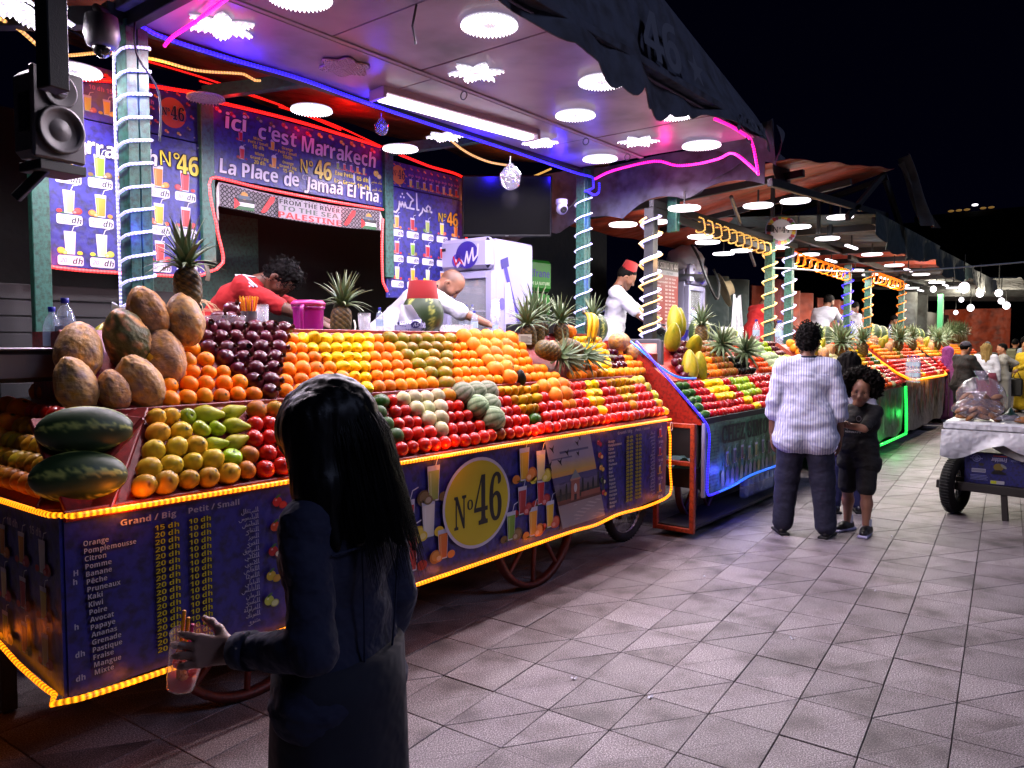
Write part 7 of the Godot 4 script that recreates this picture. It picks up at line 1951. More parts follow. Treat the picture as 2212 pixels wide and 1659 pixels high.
		for i in 26:
			var x := 0.15 + 0.12 * i
			var hh := 0.12 + 0.1 * fmod(i * 0.618, 1.0)
			var y := 0.25 + 0.4 * fmod(i * 0.37, 1.0)
			p.poly([Vector2(x - 0.05, y - hh), Vector2(x, y - hh * 1.3), Vector2(x + 0.05, y - hh), Vector2(x + 0.03, y), Vector2(x - 0.03, y)], [Color(0.45, 0.10, 0.10), Color(0.55, 0.52, 0.48), Color(0.5, 0.36, 0.14), Color(0.3, 0.34, 0.24), Color(0.52, 0.2, 0.22)][i % 5], 2 + i % 3)
		p.put(fb)
		var nm: String = c[4]
		row_fill([[0.0, 0.40, "red_pom", 0.0], [0.40, 0.46, "lemon", -0.05], [0.46, 0.8, "red_apple" if k else "tangerine", 0.0], [0.8, 0.84, "white_fruit", -0.06], [0.84, 1.0, "red_apple", 0.0]], c[0], c[1], 5, c[2] + 0.055, -2.73, "lower", nm)
		row_fill([[0.0, 0.13, "grapefruit", 0.0], [0.22, 0.3, "plum", 0.0], [0.3, 0.44, "white_fruit", 0.0], [0.52, 0.62, "tangerine", 0.02], [0.72, 0.8, "lemon", 0.0], [0.8, 0.9, "tangerine", 0.0], [0.9, 1.0, "green_mango", 0.0]] if k == 0 else [[0.0, 0.36, "orange", 0.0], [0.36, 0.44, "mango", 0.0], [0.44, 0.8, "tangerine", 0.0], [0.8, 1.0, "orange", 0.0]], c[0], c[1], 6, c[2] + 0.365, -3.07, "upper", nm)
		for i in 4 + k: pineapple(V(lerpf(c[0], c[1], 0.45 + 0.12 * i), c[2] + 0.46 + 0.05 * (i % 3), -3.15 - 0.1 * (i % 3)), Basis(V(0.5, 0.2, 1).normalized(), [0.5, -0.3, 1.0, 0.1, -0.6, 0.4][i]), 1.25, "pineapple among the fruit, %s along the %s" % [nth(i + 1), nm])
		for i in 5:
			var o = obj("papaya", fruit_shape("green_papaya" if i % 2 else "papaya", i % 2), fruit_mat("green_papaya" if i % 2 else "papaya"))
			o.transform = Transform3D(Basis(Vector3.BACK, 0.5 - 0.3 * i) * Basis(Vector3.RIGHT, 0.4), V(lerpf(c[0], c[1], 0.12 + 0.07 * i), c[2] + 0.62 - 0.06 * (i % 3), -3.3 + 0.06 * (i % 3)))
			tag(o, "large papaya on the upper tier, %s along the %s" % [nth(i + 1), nm], "papaya")
		watermelon(V(lerpf(c[0], c[1], 0.72), c[2] + 0.80, -3.75), V(0.17, 0.14, 0.14), Basis(Vector3.BACK, PI / 2), "striped watermelon standing at the back of the " + nm)
		watermelon(V(lerpf(c[0], c[1], 0.84), c[2] + 0.79, -3.72), V(0.16, 0.13, 0.13), Basis(Vector3.BACK, PI / 2), "second striped watermelon standing on the " + nm)
		bananas(V(lerpf(c[0], c[1], 0.66), c[2] + 0.72, -3.45), 0.6, 8, "bunch of bananas on the " + nm)
		straws(V(lerpf(c[0], c[1], 0.58), c[2] + 0.65, -3.75), 24, "tin of straws on the " + nm)
		cup_stack(V(lerpf(c[0], c[1], 0.3), c[2] + 0.65, -3.7), 9, "stack of clear cups on the " + nm, 1.3)
		for i in 5: water(V(lerpf(c[0], c[1], 0.04 + 0.06 * i), c[2] + 0.65, -3.8 + 0.1 * (i % 2)), 0.34, "water bottle, %s of the row on the %s" % [nth(i + 1), nm])
		var cn = thing("stall_canopy", ["dark teal canopy over the third cart", "grey green canopy over the fourth cart", "dark canopy over the fifth cart"][k], "canopy")
		var h: float = [3.10, 3.05, 3.0][k]
		obj("tarpaulin", MB.new().sheet(30, 10, func(u: float, w: float): return V(lerpf(c[0] - 0.15, c[1] + 0.3, u), lerpf(h, h + 0.25, w) + 0.03 * sin(u * 25.0), lerpf(-2.3, -5.4, w)), Color.WHITE, 0.006), [M.tarp_teal, M.tarp_orange, M.tarp_grey][k], cn)
		obj("valance", MB.new().sheet(40, 6, func(u: float, w: float): return V(lerpf(c[0] - 0.2, c[1] + 0.3, u), h + 0.02 - w * (0.26 + 0.05 * absf(sin(u * 30.0)) + 0.1 * sin(u * 4.0)), -2.28 + 0.06 * sin(u * 23.0) * w), Color.WHITE, 0.006), M.tarp_teal if k < 2 else M.tarp_grey, cn)
		for e in [[V(c[0], h - 0.05, -2.35), V(c[1], h - 0.05, -2.35)], [V(c[0], h - 0.02, -3.6), V(c[1], h - 0.02, -3.6)], [V(c[0] + 0.6, h, -4.8), V(c[0] + 0.6, h - 0.05, -2.3)], [V(c[1] - 0.3, h, -4.8), V(c[1] - 0.3, h - 0.05, -2.3)]]: obj("beam", MB.new().beam(e[0], e[1], 0.06, 0.08), M.dark_paint, cn)
		for i in 6:
			var lp := V(lerpf(c[0], c[1], 0.12 + 0.16 * i), h - 0.16, -3.0 - 0.75 * (i % 2))
			flat_lamp(lp, 0.15, "white lamp, %s along the %s's canopy" % [nth(i + 1), nm], 0.6 if i % 2 == 0 else 0.4, i % 3 == 2)
		solo("stall_curtain", MB.new().sheet(30, 8, func(u: float, w: float): return V(lerpf(c[0] - 0.1, c[1], u), lerpf(h - 0.4, 0.4, w), -5.2 - 0.1 * sin(u * 26.0)), Color.WHITE, 0.006), [M.tarp_teal, M.tarp_orange, M.tarp_orange][k], ["dark curtain at the back of the third stall", "rust orange curtain behind the bearded man", "orange curtain at the back of the fifth stall"][k], "curtain")
	setting("stall_floor", MB.new().box(V(14.8, 0.37, -4.6), V(13.4, 0.7, 1.2)), M.dark_wall)
	setting("stall_wall", MB.new().box(V(8.6, 1.7, -6.2), V(3.0, 3.4, 0.06)), M.dark_wall)
	rope("rope_light", [V(9.9, 1.24, -3.0), V(11.5, 1.25, -2.99), V(13.3, 1.25, -2.99)], "rope_yellow", "yellow rope light along the ledge of the third cart", 0.018, 0.2)
	rope("rope_light", [V(13.36, 0.93, -2.66), V(13.4, 0.5, -2.65), V(13.42, 0.2, -2.65), V(13.2, 0.17, -2.65), V(11.6, 0.16, -2.65), V(10.0, 0.16, -2.65)], "rope_green", "green rope light round the corner of the third cart", 0.02)
	rope("rope_light", [V(13.33, 0.9, -2.66), V(13.36, 0.55, -2.65), V(13.4, 0.22, -2.65)], "rope_green", "second green rope light beside the corner of the third cart", 0.016)
	rope("rope_light", [V(13.4, 1.70, -3.5), V(13.45, 1.3, -3.05), V(13.6, 1.03, -2.66), V(15.0, 1.0, -2.66), V(16.9, 1.0, -2.66), V(16.95, 1.05, -2.7), V(16.95, 1.35, -3.1), V(16.95, 1.7, -3.5)], "rope_yellow", "yellow rope light framing the fruit of the fourth cart", 0.022, 0.2)
	for e in [[11.5, 1.2, -2.85, 0], [13.3, 0.5, -2.55, 1], [12.0, 0.2, -2.5, 1], [15.2, 0.98, -2.55, 0]]: lamp("rope_light_glow", V(e[0], e[1], e[2]), 0.04, Color(0.2, 1.0, 0.4) if e[3] else Color(1.0, 0.6, 0.1), 0.05)
	solo("red_curtain", MB.new().sheet(14, 6, func(u: float, w: float): return V(13.7 + 0.5 * u, lerpf(2.75, 1.4, w), -4.9 - 0.08 * sin(u * 16.0)), Color.WHITE, 0.006), M.red_board, "deep red curtain strip behind the third stall's bottles", "curtain")
	solo("grey_tarpaulin", MB.new().sheet(24, 10, func(u: float, w: float): return V(lerpf(20.6, 23.0, u), lerpf(2.85, 0.6, w), -4.2 + 0.25 * sin(u * 12.0)), Color.WHITE, 0.01), M.tarp_grey, "hanging grey tarpaulin after the fifth cart", "tarpaulin")
	solo("green_pole", MB.new().box(V(21.2, 1.4, -3.5), V(0.12, 2.8, 0.12)), mk("bright_green", Color(0.2, 0.55, 0.35), 0.5), "bright green pole before the grey tarpaulin", "pole")
	var wp = thing("bottle_pack", "wrapped pack of blue water bottles on the cart corner behind the boy", "bottles", V(13.55, 0.98, -2.6), 0.7)
	for k in 8: bottle_mesh(wp, V(-0.15 + 0.1 * (k % 4), 0.17 * (k / 4), 0.0), 0.26, "bottle")
func far_things():
	var B := [[15.9, 2.6, -2.26], [18.0, 2.6, -2.28], [28.4, 2.6, -4.25], [25.0, 2.6, -3.38], [18.4, 2.62, -2.0], [21.4, 2.6, -2.27], [24.1, 2.6, -2.44], [20.8, 2.9, -3.6], [26.3, 2.9, -3.8]]
	for k in B.size():
		var t = thing("bulb_lamp", "glowing bulb on a hanging cord, %s towards the end of the row" % nth(k + 1), "lamp", V(B[k][0], B[k][1], B[k][2]), 0.0, "bulbs over the last stalls")
		obj("bulb", MB.new().ell(Vector3.ZERO, V(0.07, 0.075, 0.07) if k % 3 else V(0.09, 0.1, 0.09)), M.led_white, t)
		obj("cord", MB.new().tube([V(0, 0.12, 0), V(0, 0.6, 0)], 0.012, 5), M.wire, t)
		lamp("bulb_light", Vector3.ZERO, 0.9, Color(1.0, 0.95, 0.85), 0.07, t)
	solo("far_canopy", MB.new().sheet(30, 6, func(u: float, w: float): return V(lerpf(20.5, 31.0, u), 3.05 + 0.15 * w + 0.08 * sin(u * 17.0), lerpf(-1.9, -5.5, w)), Color.WHITE, 0.01), M.tarp_grey, "ragged grey canopy over the last lit stalls", "canopy")
	var gd = thing("goods_rack", "rack of pale goods hanging in the last lit stall", "rack", V(29.5, 0, -4.6))
	obj("back", MB.new().box(V(0, 1.4, -0.3), V(5.0, 2.4, 0.08)), M.wood_dark, gd)
	for k in 18: obj("packet", MB.new().box(V(-2.3 + 0.5 * (k % 9), 1.4 + 0.45 * (k / 9), -0.15), V(0.34, 0.36, 0.1)), M.plain if k % 4 else M.white_cloth, gd)
	solo("far_curtain", MB.new().sheet(12, 5, func(u: float, w: float): return V(31.0 + 0.1 * sin(u * 9.0), lerpf(2.8, 0.8, w), -3.0 - 2.0 * u), Color.WHITE, 0.01), M.tarp_orange, "dim orange curtain at the end of the row", "curtain")
	var ct = plain_cart(20.9, 24.2, -2.75, 1.0, 0.25, "sixth cart heaped with pineapples near the end of the row", "orange_paint")
	row_fill([[0.0, 0.5, "orange", 0.0], [0.5, 0.6, "lemon", 0.0], [0.6, 1.0, "orange", 0.0]], 20.9, 24.2, 5, 1.055, -2.78, "lower", "sixth cart")
	row_fill([[0.0, 0.4, "orange", 0.0], [0.4, 0.6, "mango", 0.0], [0.6, 1.0, "tangerine", 0.0]], 20.9, 24.2, 4, 1.365, -3.12, "upper", "sixth cart")
	for i in 7: pineapple(V(21.4 + 0.4 * i, 1.6 + 0.06 * (i % 2), -3.35), Basis(Vector3.BACK, 0.3 * sin(i * 2.0)), 1.3, "pineapple standing at the back of the sixth cart, %s along" % nth(i + 1))
	spare_fruit()
	var fb = thing("far_building", "dark building far across the square with a row of lit lamps", "building", V(86, 0, -12))
	obj("wall", MB.new().box(V(0, 6.5, 0), V(10, 13, 30)), M.dark_wall, fb)
	obj("terrace", MB.new().box(V(-5.6, 13.1, 1.0), V(1.6, 0.5, 9)), M.dark_wall, fb)
	for k in 6: obj("terrace_lamp", MB.new().ell(V(-6.6, 13.5 + (0.35 if k == 3 else 0.0), -0.5 + 0.62 * k), V(0.12, 0.1, 0.25)), M.rope_warm if k != 3 else M.led_white, fb)
	solo("overhead_cable", MB.new().tube(curve([V(9.2, 2.5, -3.3), V(12.0, 2.62, -2.2), V(18.0, 3.3, 1.0)], 0.4), 0.012, 5), M.cable_white, "pale cable strung from the second stall over the path", "cable")
# ---------------------------------------------------------------- the bread cart
func bread_cart():
	var t = thing("bread_cart", "wooden hand cart with a white plastic cover, selling bread", "cart", V(8.163, 0, -1.277))
	t.rotation.y = -PI / 2
	obj("table", MB.new().box(V(0.68, 0.83, -0.42), V(1.36, 0.05, 0.84)), M.wood_dark, t)
	obj("cover", MB.new().box(V(0.68, 0.835, -0.42), V(1.40, 0.085, 0.88), Basis(), Color.WHITE, 0.02), M.plastic_sheet, t)
	obj("sheet", MB.new().sheet(40, 10, func(u: float, w: float): return V(-0.03 + 1.44 * u, 0.80 - w * (0.10 + 0.15 * absf(sin(u * 5.2 + 1.3)) + 0.02 * sin(u * 19.0)), 0.025 + 0.035 * sin(u * 17.0 + w * 2.0) * w + 0.02 * w), Color.WHITE, 0.004), M.plastic_sheet, t)
	obj("under_sheet", MB.new().sheet(24, 8, func(u: float, w: float): return V(0.3 + 0.75 * u, 0.76 - w * (0.06 + 0.16 * sin(PI * u)), 0.0 + 0.03 * sin(u * 9.0 + w * 3.0) * w), Color.WHITE, 0.004), M.grey_sheet, t)
	for x in [0.16, 1.25]: obj("post", MB.new().box(V(x, 0.55, -0.2), V(0.10, 0.55, 0.06)), M.wood_dark, t)
	obj("shelf", MB.new().box(V(0.72, 0.275, -0.38), V(1.5, 0.05, 0.7)), M.wood_dark, t)
	obj("shaft", MB.new().beam(V(-0.06, 0.28, 0.0), V(1.45, 0.25, 0.03), 0.05, 0.075), M.wood_dark, t)
	obj("shaft", MB.new().beam(V(0.0, 0.32, -0.12), V(0.4, 0.3, -0.1), 0.05, 0.06), M.wood_dark, t)
	obj("leg", MB.new().beam(V(0.48, 0.25, 0.0), V(0.5, 0.0, 0.01), 0.05, 0.05), M.wood_dark, t)
	tyre_wheel(t, V(0.08, 0.265, -0.12), 0.265, 0.062, 1.35, 16)
	tyre_wheel(t, V(1.2, 0.265, -0.45), 0.265, 0.062, 1.35, 16)
	var to_world = t.transform
	var bx = thing("fruit_box", "dark blue cardboard fruit box on the shelf of the bread cart", "box")
	bx.transform = to_world * Transform3D(Basis(Vector3.UP, 0.02), V(0.42, 0.30, -0.06))
	var bm = mk("blue_card", Color(0.05, 0.06, 0.34), 0.6, {"n": "fine", "ns": 0.15, "s": 6.0, "tex": "grime"})
	obj("carton", MB.new().box(V(0, 0.145, -0.2), V(0.53, 0.29, 0.38), Basis(), Color.WHITE, 0.006), bm, bx)
	obj("lid_edge", MB.new().box(V(0, 0.294, -0.012), V(0.53, 0.008, 0.02)), M.wood_dark, bx)
	var p := PR.new(self, V(-0.265, 0.29, -0.008), Vector3.RIGHT, Vector3.DOWN)
	var pale := Color(0.48, 0.50, 0.70)
	p.ell(0.095, 0.05, 0.035, 0.033, pale, 1, 0.0, 20)
	p.ell(0.095, 0.05, 0.028, 0.026, Color(0.10, 0.11, 0.36), 2, 0.0, 20)
	p.ell(0.095, 0.05, 0.018, 0.02, pale, 3)
	p.rect(0.045, 0.046, 0.10, 0.01, pale, 3)
	p.ell(0.135, 0.105, 0.022, 0.015, Color(0.16, 0.15, 0.10), 2)
	p.rect(0.06, 0.145, 0.11, 0.035, Color(0.62, 0.62, 0.68), 2)
	for k in 12: p.rect(0.066 + 0.0085 * k, 0.15, 0.004, 0.025, Color(0.08, 0.08, 0.15), 3)
	for k in 4: p.rect(0.05, 0.205 + 0.013 * k, 0.13 + 0.01 * (k % 2), 0.004, pale, 2)
	p.rect(0.225, 0.012, 0.11, 0.012, Color(0.5, 0.12, 0.16), 2)
	p.text("Fruttidor", 0.335, 0.035, 0.035, Color(0.66, 0.66, 0.76), 3, 0, "serifbold", 0.12, 0.2, PI)
	p.ell(0.27, 0.12, 0.04, 0.035, Color(0.42, 0.36, 0.12), 2)
	p.ell(0.31, 0.11, 0.03, 0.012, Color(0.46, 0.48, 0.46), 3, 0.7)
	p.poly([Vector2(0.21, 0.185), Vector2(0.235, 0.15), Vector2(0.28, 0.145), Vector2(0.33, 0.17), Vector2(0.33, 0.185)], Color(0.04, 0.035, 0.03), 4)
	p.rrect(0.21, 0.245, 0.11, 0.032, 0.006, Color(0.66, 0.66, 0.7), 2)
	p.rect(0.213, 0.248, 0.045, 0.026, Color(0.75, 0.78, 0.08), 3)
	p.ell(0.48, 0.055, 0.032, 0.03, pale, 2, 0.0, 20)
	p.ell(0.469, 0.052, 0.026, 0.024, Color(0.055, 0.065, 0.34), 3, 0.0, 20)
	p.text("Agricola", 0.44, 0.045, 0.02, pale, 3, 0, "serif", 0.075, 0.2, PI)
	p.put(bx)
	mk("crust", Color.WHITE, 0.75, {"vc": true, "n": "fine", "ns": 0.4, "s": 10.0})
	var nz := FastNoiseLite.new()
	nz.frequency = 1.2
	var loaf := MB.new().blob(26, 14, func(d: Vector3):
		var c := Color(0.34, 0.20, 0.08).lerp(Color(0.52, 0.34, 0.15), clampf(0.5 + nz.get_noise_3dv(d * 2.0) + 0.3 * d.y, 0, 1))
		return [V(d.x * 0.095, d.y * (0.042 if d.y > 0 else 0.02), d.z * 0.095), c]).mesh()
	for k in 7:
		var o = obj("round_loaf", loaf, M.crust)
		var q: Array = [[0.62, 0.0, 0.0], [0.80, -0.02, 0.0], [0.70, -0.14, 0.045], [0.86, -0.16, 0.05], [0.98, -0.03, 0.0], [0.76, -0.26, 0.0], [0.95, -0.22, 0.06]][k]
		o.transform = to_world * Transform3D(Basis(Vector3.UP, k * 1.0), V(q[0], 0.90 + q[2], -0.12 + q[1]))
		tag(o, ["round brown loaf at the near end of the loose bread", "round loaf second in the front of the loose bread", "round loaf leaning on the two front ones", "round loaf stacked behind, at the photo's edge", "round loaf beyond the photo's edge, front of the pile", "flat loaf at the back of the loose bread", "topmost loaf beyond the photo's edge"][k], "bread", "loose loaves on the bread cart")
	for k in 2:
		var bg = thing("bread_bag", ["tall knotted clear bag of small dark loaves on the bread cart", "smaller clear bag of pale loaves leaning in front of the tall bag"][k], "bread bag")
		bg.transform = to_world * Transform3D(Basis(), V(0.24, 0.88, -0.30 + 0.16 * k))
		for i in (16 if k == 0 else 7):
			var o = obj("loaf", loaf, M.crust, bg)
			o.transform = Transform3D(Basis(Vector3.BACK, 0.5 * sin(i * 1.7)).scaled(V(0.6, 0.9, 0.6)), V(-0.13 + 0.085 * (i % 4), 0.03 + 0.058 * (i / 4), 0.03 * sin(i * 2.0)))
		var hgt := 0.24 if k == 0 else 0.12
		obj("plastic", MB.new().blob(26, 20, func(d: Vector3):
			var q := 1.0 + 0.14 * nz.get_noise_3dv(d * 5.0 + Vector3.ONE * k)
			return [V(d.x * 0.21, (d.y + 0.9) * hgt * 0.85 + 0.02, d.z * 0.12) * V(q, 1, q) , Color.WHITE]), M.bag_plastic, bg)
		obj("knot", MB.new().sheet(12, 5, func(u: float, w: float): return V(cos(u * TAU) * (0.02 + 0.05 * w), hgt * 1.55 + 0.09 * w, sin(u * TAU) * (0.02 + 0.04 * w) + 0.02 * sin(u * 19.0) * w), Color.WHITE, 0.001), M.bag_plastic, bg)
	var cl = obj("crumpled_bag", MB.new().sheet(16, 10, func(u: float, w: float): return V(0.28 * (u - 0.5), 0.03 + 0.05 * absf(sin(u * 8.0 + w * 5.0)) * sin(PI * u) * sin(PI * w), 0.14 * (w - 0.5)), Color.WHITE, 0.002), M.bag_plastic)
	cl.transform = to_world * Transform3D(Basis(), V(0.50, 0.88, -0.1))
	tag(cl, "crumpled clear plastic bag between the bagged and loose bread", "bag")
	var tin = obj("round_tin", MB.new().lathe([Vector2(0.0, 0.0), Vector2(0.06, 0.0), Vector2(0.065, 0.05), Vector2(0.03, 0.07), Vector2(0.012, 0.11), Vector2(0.0, 0.12)], 16), M.green_paint)
	tin.transform = to_world * Transform3D(Basis(), V(0.47, 0.88, -0.42))
	tag(tin, "small dark pot with a pointed green lid behind the bread", "pot")
# ---------------------------------------------------------------- people
func elbow_of(a: Vector3, w: Vector3, l1: float, l2: float, pole: Vector3) -> Vector3:
	var d := w - a
	var L := clampf(d.length(), 0.05, (l1 + l2) * 0.998)
	var q := d.normalized()
	var x := (l1 * l1 - l2 * l2 + L * L) / (2.0 * L)
	var y := sqrt(maxf(l1 * l1 - x * x, 0.0))
	var p := (pole - q * pole.dot(q)).normalized()
	return a + q * x + p * y
func hand(mb: MB, w: Vector3, d: Vector3, n: Vector3, th: Vector3, s: float, cell: float, curl: float, col: Color, spread := 0.1):
	d = d.normalized()
	th = (th - d * th.dot(d)).normalized()
	n = (n - d * n.dot(d) - th * n.dot(th)).normalized()
	var f := SDF.new(cell)
	f.bone(w - d * 0.03 * s, 0.024 * s, w, 0.023 * s, 0.02)
	for k in 4:
		var o := (k - 1.5) * 0.0195 * s
		f.bone(w + th * -o * 0.5 + d * 0.012 * s, 0.017 * s, w - th * o + d * (0.088 - 0.006 * absf(k - 1.2)) * s, 0.0125 * s, 0.016 * s, n, 0.8)
	for k in 4:
		var o := (k - 1.5) * 0.0205 * s
		var p := w - th * o + d * (0.09 - 0.006 * absf(k - 1.2)) * s
		var q: float = [0.92, 1.05, 0.98, 0.78][k]
		var dir := (d - th * (k - 1.5) * spread).normalized()
		for j in 3:
			dir = (dir * cos(curl * [0.7, 1.0, 0.8][j]) + n * sin(curl * [0.7, 1.0, 0.8][j])).normalized()
			var e: Vector3 = p + dir * [0.044, 0.027, 0.022][j] * q * s
			f.bone(p, [0.0105, 0.0095, 0.0085][j] * s, e, [0.0095, 0.0085, 0.0072][j] * s, 0.004)
			p = e
	var tp := w + th * 0.026 * s + d * 0.022 * s + n * 0.006 * s
	var td := (th * 0.85 + d * 0.75 + n * 0.35).normalized()
	for j in 3:
		var e: Vector3 = tp + td * [0.036, 0.032, 0.026][j] * s
		f.bone(tp, [0.0155, 0.0115, 0.0105][j] * s, e, [0.0118, 0.0105, 0.008][j] * s, 0.008)
		tp = e
		td = (td * 0.9 + d * 0.35 + n * curl * 0.35).normalized()
	f.build(mb, col)
func head(mb: MB, C: Vector3, B: Basis, s: float, cell: float, skin: Color, S: Dictionary):
	var f := SDF.new(cell)
	var X := B.x
	var at := func(x: float, y: float, z: float) -> Vector3: return C + B * (V(x, y, z) * s)
	f.ball(at.call(0, 0.034, -0.012), 0.094 * s, 0.02, X, 0.82)
	f.ball(at.call(0, 0.045, 0.022), 0.078 * s, 0.03, X, 0.86)
	f.bone(at.call(0, 0.0, 0.032), 0.062 * s, at.call(0, -0.07, 0.048), 0.042 * s, 0.03, X, 0.92)
	for q in [-1.0, 1.0]:
		f.bone(at.call(0.052 * q, -0.035, 0.0), 0.026 * s, at.call(0.012 * q, -0.09, 0.062), 0.02 * s, 0.03)
		f.ball(at.call(0.042 * q, -0.018, 0.06), 0.026 * s, 0.03)
		f.ball(at.call(0.011 * q, -0.028, 0.098), 0.0105 * s, 0.01)
		f.ball(at.call(0.080 * q, -0.008, -0.008), 0.031 * s, 0.008, (X * 0.93 + B.z * 0.36 * q).normalized(), 0.36)
		f.dent(at.call(0.083 * q, -0.006, 0.004), 0.011 * s, 0.008)
	f.bone(at.call(-0.036, 0.03, 0.078), 0.015 * s, at.call(0.036, 0.03, 0.078), 0.015 * s, 0.02)
	for q in [-1.0, 1.0]: f.dent(at.call(0.031 * q, 0.012, 0.106), 0.017 * s, 0.016)
	f.bone(at.call(0, 0.018, 0.092), 0.0085 * s, at.call(0, -0.024, 0.109), 0.0125 * s, 0.014)
	f.bone(at.call(-0.017, -0.0515, 0.086), 0.0085 * s, at.call(0.017, -0.0515, 0.086), 0.0085 * s, 0.006)
	f.bone(at.call(-0.013, -0.0625, 0.085), 0.0085 * s, at.call(0.013, -0.0625, 0.085), 0.0085 * s, 0.005)
	f.bone(at.call(0, -0.045, -0.022), 0.052 * s, at.call(0, -0.14, -0.03), 0.056 * s, 0.03)
	var v0 := f.build(mb, skin)
	var inv := B.inverse()
	var beard: float = S.get("beard", 0.0)
	var hc: Color = S.get("hair_col", Color(0.06, 0.045, 0.04))
	for k in range(v0, mb.v.size()):
		var p: Vector3 = inv * (mb.v[k] - C) / s
		var c := mb.c[k]
		c = c.lerp(Color(0.55, 0.24, 0.20), 0.55 * smoothstep(0.016, 0.006, absf(p.y + 0.057)) * smoothstep(0.026, 0.012, absf(p.x)) * smoothstep(0.078, 0.088, p.z))
		if beard > 0.0: c = c.lerp(hc, beard * smoothstep(-0.026, -0.05, p.y - 0.25 * absf(p.x) + 0.02) * smoothstep(-0.03, 0.01, p.z) * (1.0 - 0.8 * smoothstep(0.022, 0.010, absf(p.y + 0.057)) * smoothstep(0.03, 0.02, absf(p.x))) * smoothstep(-0.13, -0.11, p.y))
		if S.get("stubble", 0.0) > 0.0: c = c.lerp(hc, S.stubble * smoothstep(0.02, 0.04, p.y - 0.5 * p.z) * smoothstep(0.05, -0.02, p.z))
		mb.c[k] = c
func loosen(mb: MB, v0: int, amp: float, f: Vector3, sd: int):
	var nz := FastNoiseLite.new()
	nz.seed = sd
	nz.frequency = 1.0
	var i0 := 0
	for k in range(v0, mb.v.size()): mb.v[k] += mb.n[k] * nz.get_noise_3dv(mb.v[k] * f) * amp
	mb.smooth(v0, i0)
func cloth_mat(col: Color, o := {}) -> StandardMaterial3D:
	var key := "cloth_" + col.to_html(false) + str(o.get("tex", ""))
	if M.has(key): return M[key]
	var q := {"n": "cloth", "ns": 0.8, "s": 2.6, "rim": 0.15}
	q.merge(o, true)
	return mk(key, col, 0.85, q)
